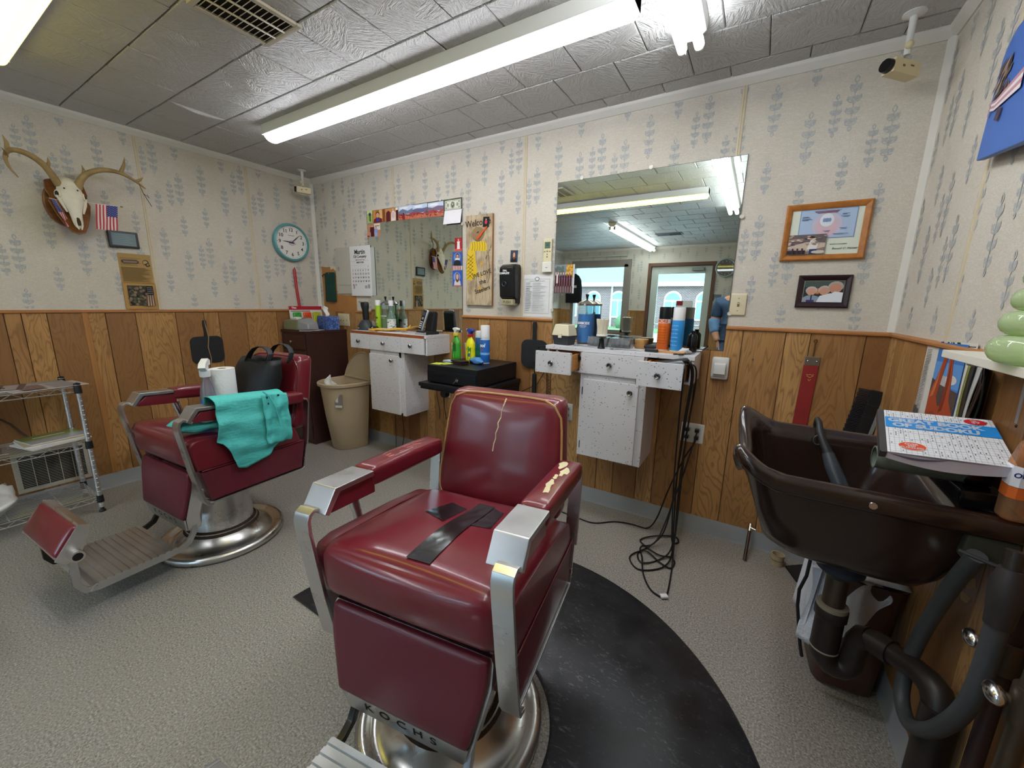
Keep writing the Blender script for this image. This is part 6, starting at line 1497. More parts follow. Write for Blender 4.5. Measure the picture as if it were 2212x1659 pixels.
# ---------------------------------------------------------------- wire rack and what lies on it
WIRE = mat('chrome_wire', '#E2E3E6', .34, 1.0)
t = thing('wire_rack', 'chrome wire rack with three shelves against the left wall', 'rack', (-3.545, .155, 0))
for sx_ in (-1, 1):
    for sy_ in (-1, 1):
        x, y = sx_ * .172, sy_ * .455
        mb = MB().cyl((x, y, .03), (x, y, .815), .0125, seg=14)
        for k in range(26): mb.lathe([(.0125, -.0012), (.0133, 0), (.0125, .0012)], 14, c=(x, y, .05 + .029 * k), caps=False)
        p = mb.build('post', WIRE, t)
        MB().lathe([(0, 0), (.016, 0), (.017, .006), (.009, .018), (.009, .03), (0, .03)], 14, c=(x, y, 0)).build('foot', BLKM, p)
        MB().lathe([(0, .815), (.0145, .815), (.0145, .822), (0, .828)], 14, c=(x, y, 0)).build('cap', BLKM, p)
for z in (.80, .455, .10):
    mb = MB(); W, D = .172, .455
    for dz in (0, -.028): mb.tube([(-W, -D, z + dz), (W, -D, z + dz), (W, D, z + dz), (-W, D, z + dz)], .0032, 6, closed=True)
    for s in (-1, 1):
        n_ = 22; mb.tube([(s * W, -D + 2 * D * i / n_, z - (.028 if i % 2 else 0)) for i in range(n_ + 1)], .0022, 5)
        n_ = 8; mb.tube([(-W + 2 * W * i / n_, s * D, z - (.028 if i % 2 else 0)) for i in range(n_ + 1)], .0022, 5)
    for y in (-.3, -.1, .1, .3): mb.tube([(-W, y, z), (W, y, z)], .003, 6)
    for i in range(1, 15): x = -W + 2 * W * i / 15; mb.tube([(x, -D, z + .004), (x, D, z + .004)], .0018, 5)
    sh_ = mb.build('wire_shelf', WIRE, t)
    for sx_ in (-1, 1):
        for sy_ in (-1, 1): MB().lathe([(.0130, z - .038), (.0175, z - .036), (.0160, z + .008), (.0130, z + .010)], 14, c=(sx_ * .172, sy_ * .455, 0), caps=False).build('sleeve', BLKM, sh_)
def mag(name, label, x, y, z, w, l, th, rz, cover, cat='magazine', group=None, edge='#D9D5CC'):
    t = thing(name, label, cat, (x, y, z), rz, group)
    MB().box((-w / 2, -l / 2, 0), (w / 2, l / 2, th)).build('pages', flat(edge), t, bevel=min(.001, th * .3))
    mb = MB(); cols = []
    for i, (c, p) in enumerate([(cover[0], rect(0, 0, 1, 1))] + cover[1]):
        m = flat(c, .3)
        if m not in cols: cols.append(m)
        mb.mi(cols.index(m)); mb.poly([((u - .5) * w, (v - .5) * l, th + .0004 + .0003 * i) for u, v in p])
    mb.build('cover', cols, t); return t
zt = .8078
mag('magazine', 'open magazine page overhanging the top corner of the wire rack', -3.47, .50, zt, .21, .30, .003, R_(8), ('#B5AEB0', [('#6E5A5E', rect(.05, .1, .6, .5)), ('#8C8890', rect(.05, .55, .95, .9)), ('#4A3F44', rect(.65, .15, .95, .45))]), group='magazines on the wire rack top')
mag('magazine', 'dark-covered magazine at the middle of the wire rack top', -3.56, .30, zt, .22, .28, .005, R_(-12), ('#4E4650', [('#A8A4A8', rect(.1, .7, .9, .9)), ('#7A5A4E', rect(.15, .1, .8, .6))]), group='magazines on the wire rack top')
mag('magazine', 'pale magazine at the left end of the wire rack top, cut by the photo edge', -3.50, .06, zt, .22, .29, .006, R_(5), ('#C9C6C6', [('#8C5A4A', rect(.1, .1, .7, .5)), ('#5E6270', rect(.1, .6, .9, .85))]), group='magazines on the wire rack top')
MB_ = thing('eyeglasses', 'pair of dark eyeglasses folded on the wire rack top', 'eyeglasses', (-3.53, .30, zt + .0062), R_(20))
for s in (-1, 1):
    MB().tube([(s * .032 + .024 * cos(a), .0, .020 + .018 * sin(a)) for a in [2 * pi * i / 18 for i in range(18)]], .002, 6, closed=True).build('lens_rim', BLKM, MB_)
    MB().tube([(s * .056, 0, .028), (s * .05, .03, .01), (-s * .04, .05, .004)], .002, 6).build('temple', BLKM, MB_)
zt = .4632
mag('magazine', 'white booklet at the bottom of the stack on the middle rack shelf', -3.53, .49, zt, .22, .26, .008, R_(14), ('#D5D5D8', [('#A9B4C8', rect(.1, .2, .9, .4))]), group='booklets on the middle rack shelf')
mag('magazine', 'tan booklet second from the bottom on the middle rack shelf', -3.55, .49, zt + .009, .21, .25, .008, R_(4), ('#B9AE8C', [('#8C8460', rect(.1, .1, .9, .3))]), group='booklets on the middle rack shelf')
mag('magazine', 'grey and green field-covered booklet topmost on the middle rack shelf', -3.57, .505, zt + .018, .21, .25, .006, R_(10), ('#9FA3A8', [('#6E7C3C', rect(.0, .0, .45, 1)), ('#8E9A52', rect(.45, 0, .6, 1)), ('#D8D6CC', rect(.3, .2, .38, .75))]), group='booklets on the middle rack shelf')
mag('magazine', 'dark leaflet flat beside the booklets on the middle rack shelf', -3.52, .27, zt, .16, .10, .003, R_(-5), ('#77706A', [('#55504C', rect(.1, .2, .9, .8))]), group='booklets on the middle rack shelf')
t = thing('plastic_bag', 'crumpled white plastic bag on the bottom shelf of the wire rack', 'bag', (-3.50, .17, .1055))
mb = MB(); mb.sphere((0, 0, .085), (.15, .14, .09), 30, 18)
for k in range(len(mb.v)):
    p = mb.v[k]; q = p * 14; d = mnoise.noise(q) * .5 + mnoise.noise(q * 2.3) * .35
    mb.v[k] = Vector((p.x * (1 + .35 * d), p.y * (1 + .35 * d), max(.0, p.z + .05 * d + .03 * abs(mnoise.noise(p * 30)))))
BAGM = mat('white_film', '#DADBDD', .35, bump=.5, bscale=40)
mb.build('bag', BAGM, t, sharp=180)
MB().tube([(.10, .05, .10), (.13, .06, .15), (.15, .02, .16), (.14, -.03, .12)], [.018, .012, .012, .018], 8).build('handle', BAGM, t)
t = tag(MB().tube([(XL + .02, .10, .80), (XL + .022, .28, .66), (XL + .022, .342, .602), (XL + .022, .375, .564), (XL + .024, .411, .495), (XL + .05, .43, .4665), (XL + .10, .40, .4625)], .005, 8).build('brown_cable', mat('brown_cord', '#3A211A', .5)), 'dark brown cord hanging behind the wire rack', 'cord')

# ---------------------------------------------------------------- brown cabinet in the corner and the things on it
DB = mat('dark_brown_paint', '#3D2420', .42, var=.12, vscale=6)
t = thing('brown_cabinet', 'narrow dark brown wooden cabinet in the room corner', 'cabinet', (-3.569, 2.245, 0))
MB().box((-.178, -.205, .03), (.196, .205, 1.035)).build('body', DB, t, bevel=.002)
MB().box((-.178, -.195, 0), (.19, .2, .03)).build('plinth', DB, t)
MB().box((-.192, -.214, 1.035), (.200, .208, 1.055)).build('cabinet_top', DB, t, bevel=.003)
for z0, z1 in ((.89, 1.02), (.74, .875)):
    d = MB().box((-.168, -.218, z0), (.180, -.2055, z1)).build('drawer', DB, t, bevel=.003); 
    MB().lathe([(0, 0), (.005, 0), (.005, -.012), (.012, -.016), (.013, -.022), (.008, -.027), (0, -.028)], 14, axis='y', c=(-.0, -.218, (z0 + z1) / 2)).build('knob', mat('brass_knob', '#A99A7E', .3, .9), d)
d = MB().box((-.168, -.218, .05), (.180, -.2055, .725)).build('door', DB, t, bevel=.003)
for z in (.16, .62): MB().cyl((.182, -.212, z - .03), (.182, -.212, z + .03), .006).build('hinge', mat('dark_iron'), d)
zc = 1.0556
t = thing('card_terminal', 'olive and grey wedge-shaped machine on the brown cabinet', 'machine', (-3.57, 2.12, zc), R_(4))
MB().loft([[(x, y, z) for x, y, z in L_] for L_ in ([(-.165, -.07, .0), (-.165, .07, .0), (-.170, .06, .10), (-.170, -.06, .085)], [(.05, -.078, .0), (.05, .078, .0), (.045, .066, .115), (.045, -.07, .095)])]).build('body', mat('olive_plastic', '#7C7B5E', .45), t, bevel=.010)
MB().loft([[(x, y, z) for x, y, z in L_] for L_ in ([(.05, -.078, .0), (.05, .078, .0), (.045, .066, .115), (.045, -.07, .095)], [(.175, -.055, .008), (.175, .055, .008), (.165, .05, .075), (.165, -.05, .06)])]).build('end_cover', mat('grey_plastic', '#8E8F90', .4), t, bevel=.012)
MB().box((-.05, -.05, .10), (.03, .0, .118)).build('slip', flat('#DEDEDC'), t, rot=(R_(6), 0, 0))
t = thing('price_card', 'red-topped display card with green, orange and yellow packs, leaning on the left wall', 'display card', (XL + .05, 2.28, zc), rot=(0, R_(-7), 0))
mb = MB().box((-.002, -.165, 0), (.001, .165, .212)); mb.mi(1).box((.001, -.165, .178), (.0016, .165, .212)); mb.mi(2)
mb.box((.001, -.15, .162), (.0016, .04, .168)).build('card', [flat('#DDD7D2'), flat('#B02632'), flat('#6E4A4A')], t)
text('Titan', .022, flat('#F0E8E6'), t, (.0018, -.115, .197), rot=(0, 0, pi / 2), bold=.001)
for i, (c, y) in enumerate((('#3E9A42', -.10), ('#D9502A', .0), ('#B9C22E', .095))):
    MB().rbox(rb_fn((.010, .040, .055), .010, ctr=(.012, y, .10)), 8).build('pack', mat('pack_' + c[1:], c, .3, var=.35, vscale=40), t, sharp=180)
t = thing('tissue_box', 'blue patterned tissue box on the brown cabinet', 'tissue box', (-3.475, 2.33, zc), R_(-6))
def tissue_mat():
    m = bpy.data.materials.new('blue_floral_card'); m.use_nodes = True; nt = NT(m); b = nt.n['Principled BSDF']
    f = nt.noise(nt.coord(), 26, 3, .6, 1.5)
    nt.link(nt.ramp(f, [(.48, S('#2F4F94')), (.53, S('#8FA5D2')), (.58, S('#34569C'))]), b.inputs['Base Color']); b.inputs['Roughness'].default_value = .5; return m
MB().box((-.10, -.055, 0), (.10, .055, .125)).build('box', tissue_mat(), t, bevel=.002)
mb = MB(); mb.grid(lambda u, v: Vector((-.05 + .06 * u - .02 * v + .015 * sin(v * 7), .02 * sin(u * 6 + v * 3) * (1 - v * .3), .12 + .10 * v * (1 - .5 * abs(u - .4)))), 14, 10)
mb.build('tissue', flat('#E9E8E8', .9), t, solid=.0012, sharp=180)
mag('leaflet', 'grey leaflet at the front of the brown cabinet top', -3.46, 2.09, zc, .10, .16, .004, R_(60), ('#6E7280', [('#9DA3AE', rect(.1, .6, .9, .85))]), 'leaflet', 'leaflets on the brown cabinet')
mag('leaflet', 'white leaflet at the right end of the brown cabinet top', -3.425, 2.18, zc, .07, .13, .004, R_(30), ('#D4D5D8', []), 'leaflet', 'leaflets on the brown cabinet')

# ---------------------------------------------------------------- waste bin with its lid swung up
BG = mat('beige_plastic', '#B29E80', .45, var=.04)
t = thing('waste_bin', 'tall beige waste bin with its lid swung open, below the speckled counter', 'bin', (-3.115, 2.315, 0), R_(-4))
def binl(z, w, d, b=0.0):
    out = []
    for i in range(33):
        a = pi + pi * i / 32; c, s = cos(a), sin(a); out.append((w * (1 if c > 0 else -1) * abs(c) ** .85, d * (-1) * abs(s) ** .72, z))
    out += [(w * (1 - 2 * i / 8), b, z) for i in range(9)]
    return out
MB().loft([binl(z, w, d, b) for z, w, d, b in ((0, .135, .225, .0), (.012, .142, .235, .006), (.30, .170, .275, .012), (.585, .195, .305, .018), (.592, .212, .325, .028), (.615, .215, .328, .030), (.622, .209, .322, .025), (.60, .192, .302, .012), (.30, .165, .268, .006), (.02, .137, .225, .0))]).build('bin', BG, t)
lid = [(.20 * cos(pi * i / 24), .245 * sin(pi * i / 24) ** .8) for i in range(25)]
def ld(p): return Vector((p.x + .01, .022 + p.z * .30 + p.y, .628 + p.z * .96))
mb = MB(); mb.xf = ld; mb.loft([[(x, y, z) for x, z in lid] for y in (.0, .012)]); mb.build('lid', BG, t, bevel=.004)
mb = MB(); mb.xf = ld; mb.tube([(x * .96, -.004, z * .96 + .004) for x, z in lid], .005, 6); mb.build('lid_rim', BG, t)
MB().cyl((-.18, .018, .628), (.20, .018, .628), .009).build('hinge', BG, t)
mb = MB().box((-.035, -.002, -.06), (.035, 0, .06)); mb.mi(1).box((-.03, -.0026, -.055), (.03, -.0019, -.035)).box((-.028, -.0026, -.01), (-.004, -.0019, .05)).build('sticker', [flat('#76716B'), flat('#C9C3BA')], t, rot=(R_(-3.5), 0, R_(32)), loc=(.128, -.247, .47))
t2 = thing('crumpled_paper', 'crumpled printed paper sticking out of the beige waste bin', 'paper', (-3.20, 2.12, .52), R_(20))
mb = MB(); mb.grid(lambda u, v: Vector((-.05 + .10 * u + .01 * sin(v * 8), .02 * sin(u * 9 + v * 5), .16 * v * (1 - abs(u - .35) * .9))), 10, 10).build('paper', flat('#DCDAD4'), t2, solid=.001, sharp=30)

# ---------------------------------------------------------------- on the left chair: cape, tote bag, towel roll, spray bottles
CH2 = (-2.455, .898, 0); CR = .061
TURQ = mat('turquoise_cloth', '#52C4C0', .7, var=.08, vscale=9, bump=.9, bscale=38, stretch=(1, 1, 2.6))
t = thing('barber_cape', 'turquoise barber cape draped over the arm of the left chair', 'cape', CH2, CR)
def crease(p, k=1.0): return 1.5 * k * (.006 * mnoise.noise(Vector((p[0] * 9, p[1] * 9, p[2] * 22))) + .004 * sin(p[2] * 46 + p[1] * 12 + 5 * mnoise.noise(Vector((p[1] * 6, p[2] * 6, 1)))))
outer = [(.118, .112), (.10, .60), (.065, .58), (.035, .497), (.005, .488), (-.115, .522), (-.165, .59)]
def edge(f):           # bottom hem height as a function of the forward position
    P = [(-.235, .60), (-.205, .592), (-.17, .575), (-.115, .523), (-.05, .500), (.003, .488), (.039, .500), (.064, .588), (.09, .64), (.12, .66)]
    for (a, za), (b, zb) in zip(P, P[1:]):
        if a <= f <= b: return za + (zb - za) * (f - a) / (b - a)
    return P[0][1] if f < P[0][0] else P[-1][1]
def drape(u, v):
    f = -.222 + .335 * u; ztop = .848 + .07 * f
    if v < .25:                       # over the arm from its inner side
        k = v / .25; x = .222 + .10 * k; z = ztop + .012 * sin(pi * k) + .003
        if k < .15: z -= .06 * (1 - k / .15)
    else:
        k = (v - .25) / .75; x = .330 + .016 * sin(pi * k) ; zb = edge(f); z = ztop + (zb - ztop) * k; f += .012 * k * (u - .5)
    c = crease((x, f, z), 1.0 if v > .3 else .5)
    return Vector((x + c, -f, z + (c * .5 if v < .25 else 0)))
MB().grid(drape, 46, 46).build('outer_fold', TURQ, t, solid=.003, sharp=180)
def drape2(u, v):
    f = -.09 - .13 * u; k = v; z = .855 + .07 * f - .265 * k
    x = .349 + .010 * sin(pi * k) + .006 * sin(u * 14) + crease((1, f, z), .9)
    return Vector((x, -(f - .008 * k), z))
MB().grid(drape2, 22, 30).build('gathered_fold', TURQ, t, solid=.003, sharp=180)
def inner(u, v):
    f = .238 - .23 * u; top = .775 + .02 * sin(u * 8) - .02 * (1 - u)
    if v < .55: x = .15 + .125 * v / .55; z = top - .015 * (1 - v / .55)
    else: k = (v - .55) / .45; x = .275 + .012 * sin(pi * k); z = top - (top - .722 - .10 * (f - .2)) * k
    return Vector((x, -f, z + crease((x, f, z), .8)))
MB().grid(inner, 24, 16).build('inner_fold', TURQ, t, solid=.003, sharp=180)
SN = mat('snap_grey', '#3B4A4C', .3, .7)
for f, z in ((-.115, .833), (-.118, .800), (-.175, .835)):
    MB().lathe([(0, 0), (.0065, 0), (.0045, .003), (0, .003)], 12, axis='x', c=(.357, -f, z)).build('snap_button', SN, t)
MB().tube([(.352, .10, .868), (.362, .125, .84), (.364, .15, .78), (.362, .165, .70), (.358, .17, .62)], .004, 6).build('neck_band', TURQ, t)
t = thing('tote_bag', 'black nylon tote bag standing on the left chair seat', 'bag', CH2, CR)
NY = mat('black_nylon', '#16181D', .55, var=.3, vscale=8, bump=.3, bscale=16)
def bagl(z, x0, x1, y0, y1, k=0):
    out = []
    for i in range(32):
        a = 2 * pi * i / 32; c, s = cos(a), sin(a)
        x = (x0 + x1) / 2 + (x1 - x0) / 2 * (1 if c > 0 else -1) * abs(c) ** .55; y = (y0 + y1) / 2 + (y1 - y0) / 2 * (1 if s > 0 else -1) * abs(s) ** .7
        q = Vector((x, y, z)); d = .012 * k * mnoise.noise(q * 11)
        out.append((x + d, y + d, z + (k * .010 * mnoise.noise(Vector((x * 9, y * 9, 3))))))
    return out
MB().loft([bagl(.666, -.13, .20, .14, .27), bagl(.70, -.145, .215, .13, .28, 1), bagl(.80, -.135, .225, .14, .285, 1.2), bagl(.90, -.11, .235, .17, .30, 1.2), bagl(.97, -.085, .24, .195, .315, 1), bagl(1.0, -.07, .235, .21, .32, 1), bagl(.985, -.06, .225, .22, .315, 1), bagl(.93, -.06, .21, .225, .31, 1)], True, True, True).build('bag', NY, t, sharp=180)
for y, h, dx in ((.215, .085, .0), (.31, .095, .04)):
    P = [(.02 + dx, y, .955), (.035 + dx, y, 1.0), (.075 + dx, y + .02, .985 + h), (.15 + dx, y + .04, .99 + h), (.215 + dx, y + .04, 1.035), (.20 + dx, y, .97)]
    mb = MB(); L = []
    for i, p in enumerate(P): L.append([(p[0], p[1] - .018, p[2] - .003), (p[0], p[1] + .018, p[2] - .003), (p[0] + .002, p[1] + .018, p[2] + .003), (p[0] + .002, p[1] - .018, p[2] + .003)])
    mb.loft(L).build('handle', NY, t, subsurf=1)
MB().sphere((.225, .20, .80), (.03, .05, .035), 14, 8).build('blue_lining', flat('#23408F', .7), t)
def on_chair(name, label, cat, x, f, z, rz=0):
    c, s = cos(CR), sin(CR); y = -f
    return thing(name, label, cat, (CH2[0] + x * c - y * s, CH2[1] + x * s + y * c, z), CR + rz)
t = on_chair('paper_towel_roll', 'white paper towel roll standing on the left chair seat', 'paper towel', .062, -.066, .686)
MB().lathe([(.02, 0), (.056, 0), (.057, .004), (.057, .276), (.056, .28), (.02, .28), (.02, .27)], 36, caps=False).build('roll', mat('paper_white', '#E8E8EA', .9, bump=.6, bscale=90), t)
MB().lathe([(.0200, 0), (.0200, .278)], 20, caps=False).build('cardboard_core', flat('#9A8263'), t)
t = on_chair('spray_bottle', 'clear spray bottle with a white trigger and blue label, on the left chair seat', 'spray bottle', .075, .02, .694, R_(-35)); t.scale = (1.22, 1.22, 1.12)
def ring(k, z, a_=.040, b_=.028): return [(a_ * k * cos(q), b_ * k * sin(q), z) for q in [2 * pi * i / 24 for i in range(24)]]
MB().loft([ring(k, z) for k, z in ((.95, 0), (1, .01), (1, .12), (.8, .165), (.42, .205), (.36, .225))]).build('bottle', mat('smoky_clear', '#B9B7C2', .06, clear=.7), t)
MB().loft([ring(1.012, z) for z in (.02, .11)], cap0=False, cap1=False).build('label_wrap', flat('#2E6FC0', .35), t)
mb = MB(); mb.poly([(u * .025, -.0292 , .03 + v * .03) for u, v in ell(0, .6, 1, .7, 18)]).build('label_picture', flat('#E4E6EC', .35), t)
WTR = flat('#EAEAEA', .35)
MB().lathe([(.018, .215), (.020, .22), (.020, .245), (0, .25)], 18).build('collar', WTR, t)
MB().prism([(-.055, .262), (-.058, .285), (-.03, .296), (.03, .282), (.052, .262), (.03, .25), (.012, .24), (-.014, .24), (-.016, .262)], -.013, .013).build('spray_head', WTR, t, bevel=.004)
MB().tube([(-.02, 0, .262), (-.038, 0, .235), (-.044, 0, .205)], [.007, .006, .004], 8).build('trigger', WTR, t)
t = on_chair('spray_bottle', 'orange spray bottle half hidden behind the blue-label bottle, on the left chair', 'spray bottle', -.005, -.03, .686, R_(10))
OR = mat('orange_plastic', '#D9532A', .35)
MB().loft([ring(k, z, .034, .026) for k, z in ((.95, 0), (1, .01), (1, .12), (.7, .165), (.4, .19))]).build('bottle', flat('#DDD8D0', .4), t)
MB().lathe([(.017, .185), (.019, .19), (.017, .225), (0, .23)], 16).build('collar', OR, t)
MB().prism([(-.045, .235), (-.045, .255), (.03, .262), (.036, .24), (.012, .22), (-.012, .22)], -.011, .011).build('spray_head', OR, t, bevel=.003)

# ---------------------------------------------------------------- shampoo sink on the right wall
SINK = mat('dark_brown_acrylic', '#2B1D18', .22, spec=.5, coat=.4, var=.06, vscale=4)
PIPEB = mat('black_drain_plastic', '#241D1B', .45, var=.2, vscale=9); RUBB = mat('grey_rubber_hose', '#3E4043', .5, var=.12, vscale=12); BRZ = mat('dull_brass', '#5C5245', .4, .8, var=.2, vscale=12)
SX0, SX1, SY0, SY1 = -.03, XR - .009, 1.18, 1.68
SYC = (SY0 + SY1) / 2
def sm(t): t = max(0, min(1, t)); return t * t * (3 - 2 * t)
def rimz(x, y):
    base = .912 + .028 * (y - SY0) / (SY1 - SY0)
    t = sm((.11 - x) / .145); s = abs(y - SYC) / .25
    return base + t * (.064 * sm((s - .45) / .4) - .075 * (1 - sm(s / .62)))
def outline(a, b, c):
    x0, x1, y0, y1 = SX0 + a, SX1 - b, SY0 + c, SY1 - c; R = min(.085, (y1 - y0) * .45); Rr = min(.008 + b * .5, (y1 - y0) * .4); out = []
    def arc(cx_, cy_, r, a0):
        for i in range(9): q = a0 + pi / 2 * i / 8; out.append((cx_ + r * cos(q), cy_ + r * sin(q)))
    def seg(p, q, n_):
        for i in range(1, n_): t_ = i / n_; out.append((p[0] + (q[0] - p[0]) * t_, p[1] + (q[1] - p[1]) * t_))
    arc(x1 - Rr, y1 - Rr, Rr, 0); seg((x1 - Rr, y1), (x0 + R, y1), 12)
    arc(x0 + R, y1 - R, R, pi / 2); seg((x0, y1 - R), (x0, y0 + R), 14)
    arc(x0 + R, y0 + R, R, pi); seg((x0 + R, y0), (x1 - Rr, y0), 12)
    arc(x1 - Rr, y0 + Rr, Rr, 3 * pi / 2); seg((x1, y0 + Rr), (x1, y1 - Rr), 8)
    return out
def sl(a, b, c, dz=None, z=None):
    o_ = []
    for x, y in outline(a, b, c):
        s = abs(y - SYC) / .25
        if x < .1: x += .035 * (1 - s * s) * sm((.1 - x) / .12)
        o_.append((x, y, rimz(x, y) + dz if z is None else z))
    return o_
t = thing('shampoo_sink', 'dark brown shampoo sink with a neck rest, fixed to the right wall', 'sink', (0, 0, 0))
for o in (MB().loft([sl(.022, .0, .022, -.048), sl(.004, .0, .004, -.048), sl(.0, .0, .0, -.040), sl(.0, .0, .0, -.014), sl(.006, .0, .006, -.003), sl(.016, .004, .016, .0), sl(.028, .01, .028, -.003), sl(.036, .02, .036, -.014), sl(.043, .08, .043, -.020),
                      sl(.050, .10, .046, -.05), sl(.065, .115, .052, -.12), sl(.09, .13, .065, None, .74), sl(.12, .15, .085, None, .67), sl(.17, .19, .13, None, .645), sl(.24, .23, .2, None, .64)], True, False, True).build('basin', SINK, t, sharp=80),
          MB().loft([sl(.022, .005, .022, -.046), sl(.04, .015, .03, -.07), sl(.075, .04, .045, None, .78), sl(.11, .07, .065, None, .70), sl(.14, .09, .085, None, .66), sl(.18, .12, .12, None, .638), sl(.24, .18, .2, None, .632)], True, False, True).build('bowl_shell', SINK, t, sharp=80)): pass
MB().lathe([(0, 0), (.008, 0), (.009, .002), (.009, .005), (0, .005)], 18, axis='y', c=(.287, SY0 - .004, .885)).build('cap_screw', CHR, t)
MB().lathe([(.05, .645), (.046, .642), (.03, .641), (0, .641)], 24, c=(.305, 1.43, 0), caps=False).build('drain_ring', CHR, t)
# faucet body under the book
MB().box((.44, 1.24, .90), (.52, 1.50, .945)).box((.455, 1.28, .945), (.505, 1.44, .985)).build('faucet_body', BLK, t, bevel=.01)
MB().lathe([(.024, -.17), (.028, -.17), (.028, .0), (.024, .0), (.024, -.16)], 28, axis='x', c=(.47, 1.31, .968), caps=False).build('spout_tube', mat('grey_tube', '#6B7468', .5), t)
# tailpiece, trap and waste pipe
dx, dy = .300, 1.40
MB().lathe([(.030, .560), (.058, .585), (.060, .60), (.050, .612), (.055, .625), (.06, .640)], 28, c=(dx, dy, 0)).build('flange', mat('blue_grey_rubber', '#2E3440', .5), t)
MB().lathe([(.028, .46), (.028, .58)], 24, c=(dx, dy, 0)).build('tailpiece', BRZ, t)
MB().lathe([(.028, .468), (.039, .466), (.039, .454), (.028, .452)], 24, c=(dx, dy, 0)).build('washer', mat('pale_washer', '#8A8272', .6), t)
MB().lathe([(.041, .454), (.042, .450), (.042, .425), (.037, .418)], 12, c=(dx, dy, 0)).build('slip_nut', PIPEB, t)
TR = [(dx, dy, .43), (dx, dy, .315), (dx + .002, dy, .295), (dx + .010, dy, .278), (dx + .022, dy - .001, .267), (dx + .036, dy - .002, .264), (dx + .050, dy - .003, .267), (dx + .061, dy - .004, .278), (dx + .068, dy - .005, .296), (dx + .069, dy - .006, .34), (dx + .071, dy - .008, .375), (dx + .078, dy - .014, .398), (dx + .092, dy - .028, .409)]
MB().tube(TR, [.036, .036, .036, .0355, .035, .034, .033, .032, .031, .030, .031, .032, .032], 22).build('trap', PIPEB, t)
MB().lathe([(.0362, .310), (.0375, .313), (.0362, .316)], 24, c=(dx, dy, 0), caps=False).build('trap_seam', mat('pale_washer'), t)
MB().tube([(dx + .088, dy - .024, .407), (dx + .13, dy - .066, .415), (.462, 1.272, .434), (.474, 1.245, .436), (.482, 1.226, .430), (.487, 1.213, .414), (.489, 1.205, .39), (.489, 1.20, .35)], [.031, .028, .028, .030, .032, .033, .034, .036], 20).build('waste_arm', PIPEB, t)
MB().tube([(dx + .098, dy - .034, .409), (dx + .128, dy - .064, .415)], .034, 20).build('hub', PIPEB, t)
MB().tube([(.489, 1.20, .41), (.489, 1.20, .0)], .036, 22).build('waste_pipe', PIPEB, t)
# sprayer hose loop, supply pipes, stop valves
HP = [(.46, 1.16, .83), (.46, 1.20, .76), (.46, 1.224, .713), (.46, 1.264, .619), (.458, 1.30, .508), (.452, 1.306, .403), (.448, 1.28, .335), (.448, 1.21, .325), (.45, 1.13, .395), (.455, 1.08, .475), (.458, 1.048, .552), (.46, 1.038, .628), (.46, 1.036, .707), (.46, 1.036, .80)]
mb = MB(); N = []
for i in range(len(HP) - 1):
    a, b = Vector(HP[i]), Vector(HP[i + 1]); p0 = Vector(HP[max(0, i - 1)]); p3 = Vector(HP[min(len(HP) - 1, i + 2)])
    for k in range(5): u = k / 5; N.append(.5 * ((2 * a) + (b - p0) * u + (2 * p0 - 5 * a + 4 * b - p3) * u * u + (3 * a - p0 - 3 * b + p3) * u ** 3))
mb.tube(N + [Vector(HP[-1])], .0165, 14).build('hose', RUBB, t)
MB().tube([(.46, 1.036, .755), (.46, 1.037, .80), (.46, 1.037, .815), (.46, 1.04, .845), (.46, 1.042, .872)], [.019, .0225, .024, .024, .017], 16).build('hose_fitting', mat('dark_fitting', '#2C2728', .5), t)
MB().tube([(.46, 1.042, .86), (.462, 1.05, .905)], .0135, 14).build('inlet_pipe', PIPEB, t)
MB().box((.45, 1.19, .80), (.532, 1.40, .862)).build('wall_bracket', mat('bracket_olive', '#34382C', .6), t, bevel=.006)
for x, y, z1, vx, vy, vz, m_ in ((.507, 1.088, .84, .468, 1.118, .665, mat('dark_brown_pipe', '#31201F', .5)), (.478, .945, .735, .442, .952, .672, BRZ)):
    p = MB().tube([(x, y, 0), (x, y, z1)], .0145, 16).build('supply_pipe', m_, t)
    MB().tube([(x, y, vz - .035), (x, y, vz + .035)], .021, 16).tube([(x, y, vz), (vx, vy, vz)], .010, 12).build('stop_valve', BRZ, p)
    MB().sphere((vx, vy, vz), (.014, .024, .017), 16, 10).build('valve_handle', CHR, p)
MB().tube([(.50, .96, .70), (.49, .955, .70)], .012, 10).build('tee', BRZ, t)
MB().tube([(.45, 1.05, .865), (.40, 1.075, .87)], .004, 8).build('set_screw', BLKM, t)
t = thing('sink_sprayer', 'black sink sprayer handle hooked over the rear rim of the brown sink', 'sprayer', (0, 0, 0))
MB().tube([(.222, 1.70, .935), (.222, 1.685, .962), (.224, 1.655, .958), (.228, 1.628, .93), (.240, 1.605, .90), (.254, 1.590, .870)], [.008, .009, .0095, .0105, .013, .016], 12).build('neck', BLKM, t)
MB().tube([(.252, 1.592, .874), (.266, 1.575, .84), (.285, 1.555, .80), (.30, 1.54, .768)], [.017, .021, .022, .02], 14).build('handle', mat('sprayer_grey', '#3B3F45', .35), t)
MB().tube([(.225 + .012 * cos(a), 1.62, .905 + .016 * sin(a)) for a in [2 * pi * i / 16 for i in range(16)]], .0028, 6, closed=True).build('trigger_ring', mat('sprayer_grey'), t)

